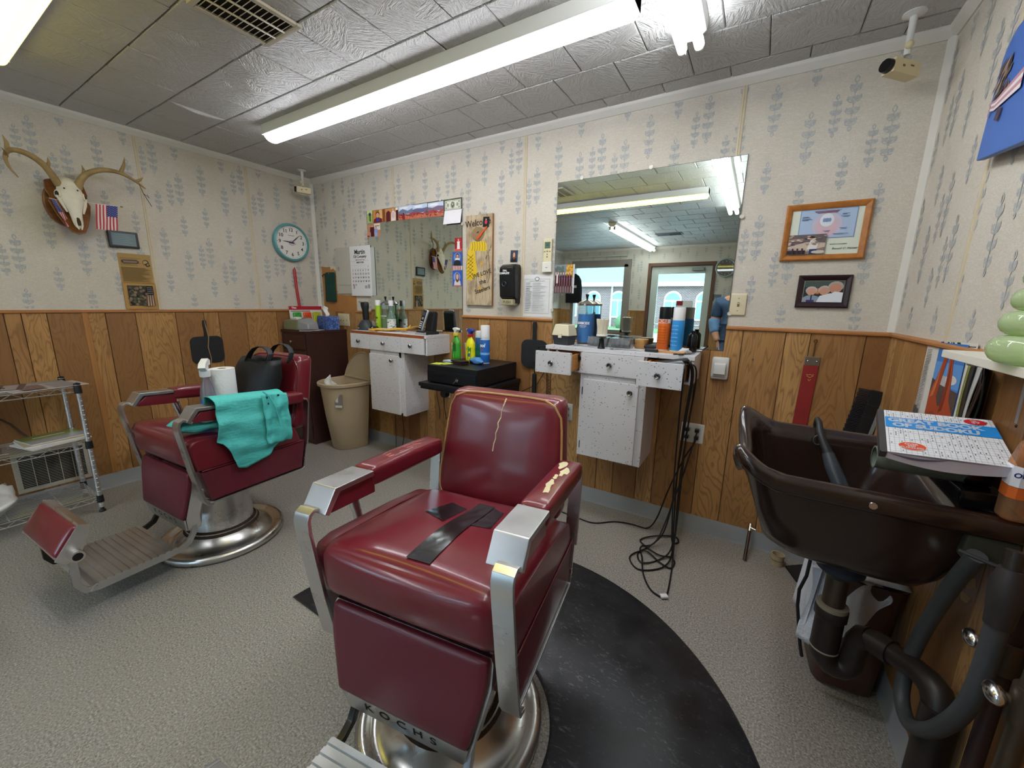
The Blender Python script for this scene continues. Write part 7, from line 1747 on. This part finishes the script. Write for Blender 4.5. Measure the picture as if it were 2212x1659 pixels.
# the puzzle book, tilted over the sink
BL = Vector((.2755, 1.1600, 1.0267)); UX = (Vector((.4925, 1.187, 1.0267)) - BL); UZ = (Vector((.310, 1.389, 1.0735)) - BL)
bw, bh = UX.length, UZ.length; ux = UX.normalized(); uz = (UZ - ux * UZ.dot(ux)).normalized(); uy = uz.cross(ux)
t = thing('puzzle_book', 'thick sudoku puzzle book with a blue title band, lying across the brown sink', 'book', BL)
t.rotation_euler = Matrix((ux, uy, uz)).transposed().to_euler()
def cv(x, z): return Vector((x, 0, z))
BKW = flat('#E9E9EC', .3); SKW = UZ.dot(ux) / bh
def sk2(p): return Vector((p.x + p.z * SKW, p.y, p.z))
TH = .034
mb = MB(); mb.xf = sk2; mb.box((0, -.0002, 0), (bw, .0014, bh)).build('front_cover', BKW, t)
mb = MB(); mb.xf = sk2; L = []
for i in range(17):
    x = .002 + (bw - .005) * i / 16; s = sin(pi * i / 16); L.append([(x, .0016 + .004 * s, .002), (x, .0016, bh - .002), (x, .015 + .009 * i / 16 + .010 * s, bh - .002), (x, .015 + .009 * i / 16 + .014 * s, .002)])
mb.loft(L).build('pages', mat('page_edges', '#D6D2E0', .8, var=.12, vscale=6, stretch=(1, 260, 1)), t, sharp=50)
mb = MB(); mb.xf = sk2; mb.loft([[(x, .0020 + .0065 * sin(pi * i / 12) * (1 if k == 0 else 1.9), -.0006) for k in (0, 1)] for i, x in enumerate([bw * (.05 + .5 * j / 12) for j in range(13)])], closed=False).build('page_gap', flat('#6E667C'), t)
mb = MB(); mb.xf = sk2; mb.box((-.002, -.0006, 0), (.011, .0155, bh)).build('spine', flat('#3A3A3C', .35), t)
ytop = -.0006
def pc(name, rects, col, lay=1):
    mb = MB(); mb.xf = sk2
    for p in rects: mb.poly([(u * bw, ytop - .0002 * lay, v * bh) for u, v in p])
    return mb.build(name, flat(col, .3), t)
gr = []
for i in range(22): u = .075 + .0425 * i; gr.append(rect(u - .0011 * (2 if i % 3 == 0 else 1), .0, u + .0011 * (2 if i % 3 == 0 else 1), 1))
for j in range(20): v = .03 + .048 * j; gr.append(rect(.06, v - .001 * (2 if j % 3 == 0 else 1), 1, v + .001 * (2 if j % 3 == 0 else 1)))
pc('grid_print', gr, '#8E9096', 1)
mb = MB(); rr = random.Random(33); mb.xf = sk2
for i in range(21):
    for j in range(20):
        if rr.random() < .32: mb.box(((.088 + .0425 * i) * bw, ytop - .0005, (.045 + .048 * j) * bh), ((.088 + .0425 * i) * bw + .0022, ytop - .0003, (.045 + .048 * j) * bh + .0046))
mb.build('digit_print', flat('#6E7076', .3), t)['kind'] = 'stuff'
pc('title_band', [rect(.055, .56, 1, .815)], '#1B86D2', 3)
WHI = flat('#F2F2F4', .3)
for s, x, z in (('GREAT BOOK', .48, .742), ('OF SUDOKU', .48, .628)):
    text(s, .0285, WHI, t, (0, 0, 0), bold=.0016, sx=.98, bend=lambda p, x=x, z=z: sk2(Vector((p.x + x * bw, ytop - .0009, p.z + z * bh))))
pc('red_badge', [ell(.845, .895, .095, .065, 28)], '#C0262E', 4); pc('orange_badge_rim', [ell(.255, .16, .118, .088, 28)], '#E9E9EC', 3); pc('orange_badge', [ell(.255, .16, .110, .08, 28)], '#D24A28', 4)
for s, sz, x, z in (('only', .007, .83, .925), ('$9', .015, .845, .88), ('OVER', .0095, .25, .195), ('500', .0095, .25, .160), ('PUZZLES!', .0095, .25, .122)):
    text(s, sz, WHI, t, (0, 0, 0), bold=.0004, bend=lambda p, x=x, z=z: sk2(Vector((p.x + x * bw, ytop - .0012, p.z + z * bh))))
# bottle and film on the sink
t = thing('orange_bottle', 'clear bottle of orange liquid with a label, at the right photo edge on the sink', 'bottle', (.507, 1.195, .915))
MB().loft([[(w * c_, w * s_, z) for c_, s_ in ((-1, -.6), (-.6, -1), (.6, -1), (1, -.6), (1, .6), (.6, 1), (-.6, 1), (-1, .6))] for w, z in ((.020, 0), (.0235, .004), (.0235, .12), (.017, .16), (.010, .175), (.010, .19))]).build('bottle', mat('amber_clear', '#E8B888', .05, clear=.8), t, bevel=.003)
MB().loft([[(w * c_, w * s_, z) for c_, s_ in ((-1, -.6), (-.6, -1), (.6, -1), (1, -.6), (1, .6), (.6, 1), (-.6, 1), (-1, .6))] for w, z in ((.0241, .075), (.0241, .118))], cap0=False, cap1=False).build('label_wrap', flat('#DDE0EA', .35), t)
MB().loft([[(w * c_, w * s_, z) for c_, s_ in ((-1, -.6), (-.6, -1), (.6, -1), (1, -.6), (1, .6), (.6, 1), (-.6, 1), (-1, .6))] for w, z in ((.0243, .05), (.0243, .074))], cap0=False, cap1=False).build('label_stripe', flat('#C9652E', .35), t)
text('ODOR', .014, flat('#2B3A78'), t, (-.004, -.0247, .10), bold=.0004); MB().lathe([(.015, .188), (.016, .21), (0, .212)], 16).build('cap', WHI, t)
# ---------------------------------------------------------------- right wall: shelf, green jar, magazines, blue panel
t = thing('wall_shelf', 'white wall shelf on a metal bracket above the brown sink', 'shelf', (0, 0, 0))
MB().box((.419, .62, 1.222), (XR - .001, 1.452, 1.241)).build('shelf_board', mat('shelf_cream', '#D9D5C8', .4), t, bevel=.002)
MB().prism([(XR - .001, 1.222), (.435, 1.222), (.435, 1.214), (.53, 1.205), (.533, 1.09), (.5365, 1.07), (XR - .001, 1.07)], 1.338, 1.350).build('bracket', mat('bracket_grey', '#A9ADB2', .4, .5), t, bevel=.001)
MB().sphere((.534, 1.337, 1.085), .004).build('screw', BLKM, t)
t = thing('green_jar', 'stacked-ring pale green glass jar on the white wall shelf', 'jar', (.462, 1.135, 1.2414))
GG = mat('pale_green_glass', '#D6E8BE', .06, clear=.6)
pr_ = []
z = 0
for r, h in ((.074, .054), (.066, .046), (.058, .042), (.050, .038)):
    for i in range(9): a = -pi / 2 + pi * i / 8; pr_.append((r - h * .45 + h * .45 * cos(a), z + h / 2 + h / 2 * sin(a)))
    z += h
MB().lathe([(0, 0)] + pr_ + [(.03, z), (.03, z + .004), (0, z + .004)], 40).build('rings', GG, t, sharp=60)
MB().lathe([(.036, z + .004), (.038, z + .012), (.02, z + .03), (.008, z + .036), (.012, z + .05), (0, z + .058)], 28).build('lid', GG, t)
t = thing('newspaper', 'folded newspaper hung on the right wall behind the red arch picture', 'newspaper', (XR, 1.79, 1.11), -pi / 2)
rr = random.Random(44)
lay = [('#2A2A2C', rect(.02, .955, .98, .965)), ('#D8D4CC', rect(0, 0, 1, .95))] + [('#6E6C6A', r) for r in lines(.03, .16, .02, .90, 44, .008, rr, .25)] + [('#4A4846', rect(.05, .03, .12, .14))]
card_mesh('page', .37, .265, '#D8D4CC', lay, t, loc=(0, -.006, 0), rot=(0, R_(-3), 0))
text('The Public Times', .030, INK, t, (.02, -.0075, .122), bold=.0008, sx=.9, rot=(0, R_(-3), 0))
t = thing('arch_picture', 'calendar picture of a red rock arch hung on the right wall', 'picture', (XR, 1.755, 1.118), -pi / 2)
lay = [('#3F74B8', rect(0, 0, 1, 1)), ('#5E93CF', rect(0, .45, 1, .75)), ('#B9B4B4', ell(.45, .48, .3, .10)), ('#CFCaca'.lower(), ell(.7, .55, .2, .06)), ('#54433F', [(0, 0), (0, .52), (.3, .46), (1, .42), (1, 0)]), ('#A5482A', [(0, 0), (.0, .30), (.18, .55), (.32, .84), (.45, .86), (.36, .52), (.30, .30), (.42, .18), (.52, .2), (.56, .5), (.50, .86), (.60, .90), (.72, .60), (.78, .30), (1, .12), (1, 0)]), ('#C2613A', [(.30, .80), (.45, .93), (.60, .88), (.52, .83), (.42, .84)]), ('#7E3420', [(.5, .1), (.62, .15), (.66, .5), (.60, .8), (.56, .5)]), ('#8E3E24', [(0, 0), (.3, .1), (.6, .02), (.6, 0)]), ('#C77046', [(.06, .25), (.2, .5), (.3, .74), (.26, .5), (.2, .3)])]
card_mesh('picture_print', .205, .245, '#3F74B8', lay, t, loc=(0, -.0095, .0), rot=(0, R_(-2), 0))
card_mesh('white_margin', .205, .05, '#E3E0DC', [], t, loc=(-.006, -.0075, -.115), rot=(0, R_(6), 0))
for i, (dy, dx_, c, c2) in enumerate(((0, .014, '#1F2427', '#8A8F4A'), (.045, .024, '#C9C8C6', '#2A2A2C'), (.085, .036, '#2B1D1B', '#7A5A4A'), (.11, .046, '#141619', '#3A4148'))):
    t = thing('magazine', ('dark magazine with a green stripe beside the red arch picture', 'black and white magazine second from the red arch picture', 'brown magazine third from the red arch picture', 'black magazine farthest from the red arch picture')[i], 'magazine', (XR - .001, 1.60 - dy, 1.115 - .004 * i), rz=-pi / 2, group='magazines in the wall rack')
    mb = MB(); mb.grid(lambda u, v: Vector((-.035 + .075 * u, -.004 - dx_ * u ** .7 * (.8 + .25 * sin(v * 3 + i)), -.10 + .20 * v)), 10, 14); mb.build('cover', [flat(c, .3)], t, solid=.003, sharp=180)
    mb = MB(); mb.grid(lambda u, v: Vector((-.02 + .02 * u, -.0062 - dx_ * (.3 + .2 * u) ** .7 * (.8 + .25 * sin(v * 3 + i)), -.09 + .17 * v)), 4, 12); mb.build('cover_stripe', flat(c2, .3), t, solid=.001, sharp=180)
t = thing('eagle_panel', 'blue panel with a painted bird and striped ribbon, high on the right wall', 'sign', (XR - .004, 0, 0))
out = [(1.829, 1.781), (1.815, 1.93), (1.802, 2.035), (1.785, 2.060), (1.74, 2.085), (1.15, 2.10), (1.15, 1.70), (1.50, 1.735)]
MB().loft([[(-.012 - .03 * (1.83 - y), y, z) for y, z in out], [(-.032 - .05 * (1.83 - y), y, z) for y, z in out]]).build('panel', mat('panel_blue', '#3A66B4', .45, var=.06), t, bevel=.003)
def onp(y, z, k=1): return (-.0328 - .05 * (1.83 - y) - .0006 * k, y, z)
mb = MB(); rr = random.Random(5)
for i in range(26):
    y0, z0 = 1.70 + .06 * rr.random(), 1.93 + .09 * rr.random(); l = .05 + .03 * rr.random(); a = R_(20 + 50 * rr.random())
    mb.mi(i % 3); mb.poly([onp(y0, z0, i * .2), onp(y0 + l * .5 * cos(a), z0 - l * .3 * sin(a), i * .2), onp(y0 + l * cos(a), z0 - l * sin(a) * .9, i * .2), onp(y0 + l * .4 * cos(a) - .01, z0 - l * .6 * sin(a), i * .2)])
mb.build('feathers', [flat('#5B4A45'), flat('#8B7868'), flat('#3A3036')], t)
mb = MB()
for i in range(4):
    mb.mi(i % 2); mb.poly([onp(1.79, 1.925 - .006 * i, 6), onp(1.76, 1.920 - .007 * i, 6), onp(1.60, 1.935 - .012 * i, 6), onp(1.60, 1.923 - .012 * i, 6), onp(1.76, 1.913 - .007 * i, 6), onp(1.79, 1.919 - .006 * i, 6)])
mb.mi(0).poly([onp(1.805, 1.925, 7), onp(1.795, 1.93, 7), onp(1.788, 1.905, 7), onp(1.795, 1.888, 7), onp(1.803, 1.892, 7), onp(1.797, 1.91, 7)])
mb.build('striped_ribbon', [flat('#B98A92'), flat('#E3D9DC')], t)
MB().poly([onp(1.735, 1.86, 8), onp(1.72, 1.89, 8), onp(1.70, 1.88, 8), onp(1.71, 1.85, 8)]).build('claw', flat('#4A3A4A'), t)
# torn paper on the panelling
for i, P in enumerate(([(1.364, .68), (1.324, .699), (1.307, .681), (1.348, .653)], [(1.378, .636), (1.317, .648), (1.330, .625), (1.36, .615)], [(1.437, .589), (1.425, .60), (1.424, .56), (1.433, .553)])):
    o = MB().poly([(XR - .0065, y, z) for y, z in P]).build('torn_veneer', flat(('#D2AE7E', '#D2AE7E', '#D9D4CA')[i])); tag(o, ('larger pale torn patch on the paneling behind the hose loop', 'lower pale torn patch on the paneling behind the hose loop', 'small white paper scrap on the paneling beside the waste bin')[i], 'patch')

# ---------------------------------------------------------------- back wall over the sink: strop, bench brush
t = thing('razor_strop', 'long red leather razor strop hung on the back paneling', 'strop', (.26, YB, 1.12))
def ssh(p): return Vector((p.x + .006 * (p.z / .3), p.y, p.z))
mb = MB(); mb.xf = ssh; mb.box((-.031, -.014, -.46), (.031, -.009, -.02)).build('leather', mat('red_leather', '#8C2B28', .4, var=.12, vscale=8), t, bevel=.002)
mb = MB(); mb.xf = ssh; mb.box((-.031, -.0145, -.06), (.031, -.008, -.015)).build('clamp', mat('nickel', '#9C8F80', .35, .9), t, bevel=.002)
for x in (-.018, .018): MB().sphere((x, -.0145, -.038), .005).build('rivet', CHR, t)
MB().tube([(0, -.011, -.02), (0, -.011, .0), (0, -.012, .055)], .003, 8).tube([(0 + .007 * cos(a), -.012, .062 + .008 * sin(a)) for a in [2 * pi * i / 14 for i in range(14)]], .002, 6, closed=True).build('ring', mat('brass_dark', '#7A5F3A', .4, .8), t)
MB().tube([(-.014, -.0148, -.112), (0, -.0148, -.12), (.014, -.0148, -.112)], .0014, 5).tube([(-.016, -.0148, -.104), (-.008, -.0148, -.108), (0, -.0148, -.104), (.008, -.0148, -.108), (.016, -.0148, -.104)], .0014, 5).tube([(-.006, -.0148, -.128), (0, -.0148, -.138), (.006, -.0148, -.128)], .0014, 5).build('stamped_emblem', flat('#C9A05A'), t)
MB().lathe([(0, 0), (.004, 0), (.003, .016), (0, .016)], 8, axis='y', c=(0, -.017, .068)).build('nail', mat('brass_dark'), t)
t = thing('bench_brush', 'black bench brush with a grey edge leaning in the corner behind the sink', 'brush', (.48, 2.405, .875), rot=(0, R_(8), 0))
MB().box((.0, -.012, -.13), (.046, .012, .10)).build('block', BLKM, t, bevel=.003)
MB().box((.047, -.013, -.13), (.062, .013, .10)).build('edge_strip', mat('grey_strip', '#7C8280', .5), t, bevel=.002)
mb = MB()
for i in range(30):
    z = -.125 + .0075 * i
    for k in range(3): mb.box((-.042 - .004 * (i * 7 % 3) / 3, -.010 + .007 * k, z), (.0, -.006 + .007 * k, z + .0045))
o = mb.build('bristles', mat('black_bristle', '#1D1E22', .7), t); o['kind'] = 'stuff'
for z in (-.03, .03): MB().box((.004, -.0135, z), (.046, -.0118, z + .003)).build('rib', mat('rib_black', '#2C2D31', .4), t)

# ---------------------------------------------------------------- on the floor by the back wall
t = thing('metal_rod', 'short brown metal rod with a silver collar leaning on the cove base', 'rod', (.100, 2.275, 0), rot=(R_(-37), R_(3), 0))
MB().cyl((0, 0, .008), (0, 0, .17), .0085).build('rod', mat('brown_metal', '#4B3A30', .4, .6), t)
MB().cyl((0, 0, .165), (0, 0, .205), .011).build('collar', CHR, t); MB().cyl((0, -.006, .185), (.026, -.010, .178), .005).build('thumb_screw', CHR, t)
t = thing('wooden_cup', 'small pale wooden cup with dark bands on the floor beside the rod', 'cup', (.247, 2.345, 0))
MB().lathe([(0, 0), (.029, 0), (.030, .03), (.031, .062), (.026, .062), (.024, .01), (0, .01)], 24).build('cup', mat('pale_wood', '#B3A284', .7, var=.2, vscale=20), t)
for z in (.033, .060): MB().lathe([(.0305, z - .002), (.0315, z), (.0305, z + .002)], 24, caps=False).build('band', flat('#6E6250'), t)
t = thing('dustpan', 'black dustpan corner showing behind the brown bin', 'dustpan', (.38, 2.31, 0), R_(20))
MB().prism([(-.08, .002), (.10, .002), (.10, .06), (-.08, .012)], -.06, .06, 'xz').build('pan', BLKM, t, bevel=.003)
t = thing('waste_basket', 'dark brown waste basket under the sink', 'waste basket', (.412, 1.722, 0), R_(3))
def bq(w, d, z): return [(w * (1 if c > 0 else -1) * abs(c) ** .35, d * (1 if s > 0 else -1) * abs(s) ** .35, z) for c, s in [(cos(2 * pi * i / 40), sin(2 * pi * i / 40)) for i in range(40)]]
MB().loft([bq(.080, .092, 0), bq(.088, .104, .012), bq(.108, .135, .45), bq(.112, .139, .455), bq(.104, .130, .455), bq(.082, .095, .015)]).build('basket', mat('basket_brown', '#4A3027', .35), t)
t = thing('paper_towels', 'white paper towels hanging over the rim of the brown waste basket', 'paper towel', (.412, 1.735, 0), R_(3))
PTM = mat('embossed_towel', '#DDE0EA', .9, bump=.9, bscale=140)
mb = MB(); mb.grid(lambda u, v: Vector((-.152 + .20 * u + .012 * sin(v * 5 + u * 4), -.150 + .012 * sin(u * 14 + v * 2) - .012 * v + .012 * (1 - v), .465 - (.28 - .36 * max(0, u - .35) * 1.0) * v)), 26, 16).build('front_sheet', PTM, t, solid=.002, sharp=180)
mb = MB(); mb.grid(lambda u, v: Vector((-.128 - .02 * v + .006 * sin(u * 12), -.155 + .20 * u, .465 - .26 * v)), 14, 12).build('side_sheet', PTM, t, solid=.002, sharp=180)
mb = MB(); mb.grid(lambda u, v: Vector((-.15 + .25 * u, -.15 + .22 * v, .468 + .012 * sin(u * 9) * sin(v * 8))), 14, 12).build('top_sheet', PTM, t, solid=.002, sharp=180)
t = tag(MB().tube([(.262, 1.60, .50), (.258, 1.592, .42), (.245, 1.59, .36), (.248, 1.588, .30), (.262, 1.586, .22), (.275, 1.584, .15), (.285, 1.580, .11)], .0055, 8).build('black_strap', BLKM), 'black cable hanging down in front of the white paper towels', 'cable')
t.name = 'black_cable'

# ---------------------------------------------------------------- floor mat and cords
def mat_mat():
    m = bpy.data.materials.new('marbled_rubber'); m.use_nodes = True; nt = NT(m); b = nt.n['Principled BSDF']
    w = nt.noise(nt.coord((1, 2.6, 1), (0, 0, .6)), 26, 6, .75, 1.5); g = nt.noise(nt.coord(), 2.2, 3, .5); sc = nt.noise(nt.coord(), 7, 5, .6)
    f = nt.mix(1.0, nt.ramp(w, [(.57, (0, 0, 0, 1)), (.66, (1, 1, 1, 1))]), nt.ramp(g, [(.40, (.08,) * 3 + (1,)), (.62, (1, 1, 1, 1))]), 'MULTIPLY')
    c = nt.ramp(sc, [(.3, S('#17181B')), (.75, S('#2A2B2F'))]); nt.link(nt.mix(f, c, S('#77787A')), b.inputs['Base Color'])
    nt.link(nt.ramp(sc, [(.3, (.30,) * 3 + (1,)), (.7, (.55,) * 3 + (1,))]), b.inputs['Roughness'])
    bn = nt.new('ShaderNodeBump'); bn.inputs['Strength'].default_value = .3; bn.inputs['Distance'].default_value = .004; nt.link(sc, bn.inputs['Height']); nt.link(bn.outputs[0], b.inputs['Normal'])
    return m
MX, MY, MR, RI = -.705, .815, .95, .325
pts_o, pts_i = [], []
for i in range(65):
    a = R_(1) + (pi - R_(2)) * i / 64; pts_o.append((MX + MR * cos(a), MY + MR * sin(a))); pts_i.append((MX + RI * cos(a), MY + RI * sin(a)))
mb = MB(); e = .012
for seq in ((pts_o, pts_i),):
    L = []
    for (xo, yo), (xi, yi) in zip(*seq):
        do = Vector((xo - MX, yo - MY)).normalized()
        L.append([(xo, yo, 0), (xo - do.x * e, yo - do.y * e, .011), (xi + do.x * e, yi + do.y * e, .011), (xi, yi, 0)])
    mb.loft(L)
tag(mb.build('floor_mat', mat_mat(), sharp=60), 'large black half-round rubber mat under the taped barber chair', 'mat')
CORD = mat('black_cord', '#121214', .4)
def cord(label, P, r=.0042, plug=None, cat='cord', name='clipper_cable', group='black clipper cords by the right counter'):
    N = []
    for i in range(len(P) - 1):
        a, b = Vector(P[i]), Vector(P[i + 1]); p0 = Vector(P[max(0, i - 1)]); p3 = Vector(P[min(len(P) - 1, i + 2)])
        for k in range(6): u = k / 6; N.append(.5 * ((2 * a) + (b - p0) * u + (2 * p0 - 5 * a + 4 * b - p3) * u * u + (3 * a - p0 - 3 * b + p3) * u ** 3))
    N.append(Vector(P[-1])); N = [Vector((p.x, p.y, max(p.z, r))) for p in N]
    t = thing(name, label, cat, P[-1], 0, group); o_ = Vector(P[-1])
    MB().tube([p - o_ for p in N], r, 7).build('wire', CORD, t)
    if plug:
        x, y, z = Vector(plug) - o_; MB().box((x - .011, y - .030, z - .009), (x + .011, y, z + .009)).build('plug', CORD, t, bevel=.003)
    return t
yo = YB - .0115
# hanging from the right open drawer; (x, y, z)
cord('black cord from the silver clipper, plugged in the upper left of the four-socket outlet', [(-.28, 2.10, 1.06), (-.25, 2.08, 1.07), (-.232, 2.09, 1.0), (-.245, 2.12, .80), (-.26, 2.16, .55), (-.275, 2.2, .30), (-.30, 2.15, .10), (-.37, 2.10, .006), (-.40, 2.02, .006), (-.36, 1.95, .010), (-.29, 2.03, .006), (-.245, 2.12, .05), (-.25, 2.25, .25), (-.265, 2.36, .50), (-.269, yo - .04, .61), (-.269, yo - .028, .633)], plug=(-.269, yo, .633))
cord('black cord from the black clipper, plugged in the lower left of the four-socket outlet', [(-.29, 2.13, 1.055), (-.26, 2.11, 1.065), (-.242, 2.12, .98), (-.255, 2.13, .75), (-.262, 2.15, .45), (-.25, 2.13, .2), (-.235, 2.08, .03), (-.215, 2.05, .008), (-.226, 1.99, .006), (-.28, 2.0, .012), (-.37, 2.06, .012), (-.43, 1.97, .006), (-.36, 1.89, .006), (-.25, 1.99, .012), (-.24, 2.15, .06), (-.255, 2.3, .35), (-.268, yo - .035, .55), (-.269, yo - .028, .589)], plug=(-.269, yo, .589))
cord('black cord with a white tag lying farthest out on the floor', [(-.285, 2.16, 1.04), (-.235, 2.14, 1.045), (-.225, 2.16, .95), (-.24, 2.17, .70), (-.25, 2.18, .40), (-.235, 2.1, .15), (-.22, 2.0, .008), (-.208, 1.87, .006), (-.205, 1.775, .006), (-.225, 1.748, .006), (-.28, 1.775, .006), (-.335, 1.87, .006), (-.37, 1.99, .012), (-.40, 2.09, .010), (-.33, 2.16, .04), (-.27, 2.3, .30), (-.222, yo - .035, .58), (-.217, yo - .028, .633)], plug=(-.217, yo, .633))
o = [o for o in bpy.data.objects if o.get('label', '').startswith('black cord with a white tag')][0]
MB().box((-.016, -.010, 0), (.016, .012, .009)).build('tag', flat('#E4E4E2'), o, loc=Vector((-.212, 1.752, .008)) - o.location, rot=(0, 0, R_(35)))
cord('black cord running along the floor behind the taped chair to the four-socket outlet', [(-.95, 2.20, .006), (-.82, 2.186, .006), (-.709, 2.187, .006), (-.606, 2.273, .006), (-.51, 2.302, .006), (-.417, 2.306, .008), (-.37, 2.33, .08), (-.33, 2.37, .25), (-.27, 2.40, .45), (-.223, yo - .035, .56), (-.217, yo - .028, .589)], plug=(-.217, yo, .589))
cord('black cord looping from the drawer front to the floor tangle', [(-.27, 2.06, 1.05), (-.262, 2.0, 1.055), (-.262, 1.985, .95), (-.268, 2.05, .7), (-.27, 2.12, .40), (-.26, 2.16, .15), (-.258, 2.22, .02), (-.23, 2.26, .006), (-.26, 2.30, .01), (-.36, 2.235, .012), (-.42, 2.16, .006), (-.36, 2.09, .014), (-.29, 2.06, .014), (-.23, 2.09, .010)])
for lb, x0, z0 in (('black plug and short cord in the outlet behind the taped chair, upper socket', -1.034, .633), ('black plug and short cord in the outlet behind the taped chair, lower socket', -1.034, .589)):
    cord(lb, [(x0 - .02, yo - .05, .30), (x0 + .01, yo - .045, .45), (x0 + .004, yo - .05, z0 - .04), (x0, yo - .028, z0)], .0035, (x0, yo, z0), group='plugs behind the taped chair')
cord('black plug with a looped cord in the upper socket under the cash drawer', [(-2.16, yo - .01, .60), (-2.185, yo - .02, .63), (-2.16, yo - .04, .655), (-2.117, yo - .028, .639)], .0035, (-2.117, yo, .639), group=None)
t = thing('power_adapter', 'round black power adapter in the lower socket under the cash drawer', 'adapter', (-2.117, yo, .595))
MB().lathe([(0, -.045), (.028, -.045), (.034, -.035), (.034, 0), (0, 0)], 20, axis='y').build('adapter', BLKM, t)
MB().tube([(0, -.03, -.03), (.004, -.03, -.12), (.012, -.02, -.22)], .003, 6).build('lead', CORD, t)
cord('thin dark cord hanging from the cash drawer table beside the outlet', [(-2.20, YB - .02, .74), (-2.215, YB - .02, .60), (-2.20, YB - .02, .50), (-2.185, YB - .02, .42), (-2.192, YB - .02, .36)], .0025, None, group=None)
cord('thin dark cord drooping to the floor beneath the three-drawer counter', [(-2.735, YB - .03, .93), (-2.73, YB - .02, .60), (-2.725, YB - .02, .30), (-2.72, YB - .03, .02), (-2.68, 2.40, .005), (-2.63, 2.40, .01), (-2.61, YB - .03, .15), (-2.625, YB - .03, .32), (-2.61, YB - .05, .42)], .0028, None, group=None)
cord('thin dark red cord hanging behind the right open drawer', [(-.262, YB - .012, .90), (-.262, YB - .012, .76), (-.268, YB - .012, .675)], .0018, None, group=None)
bpy.context.view_layer.update()
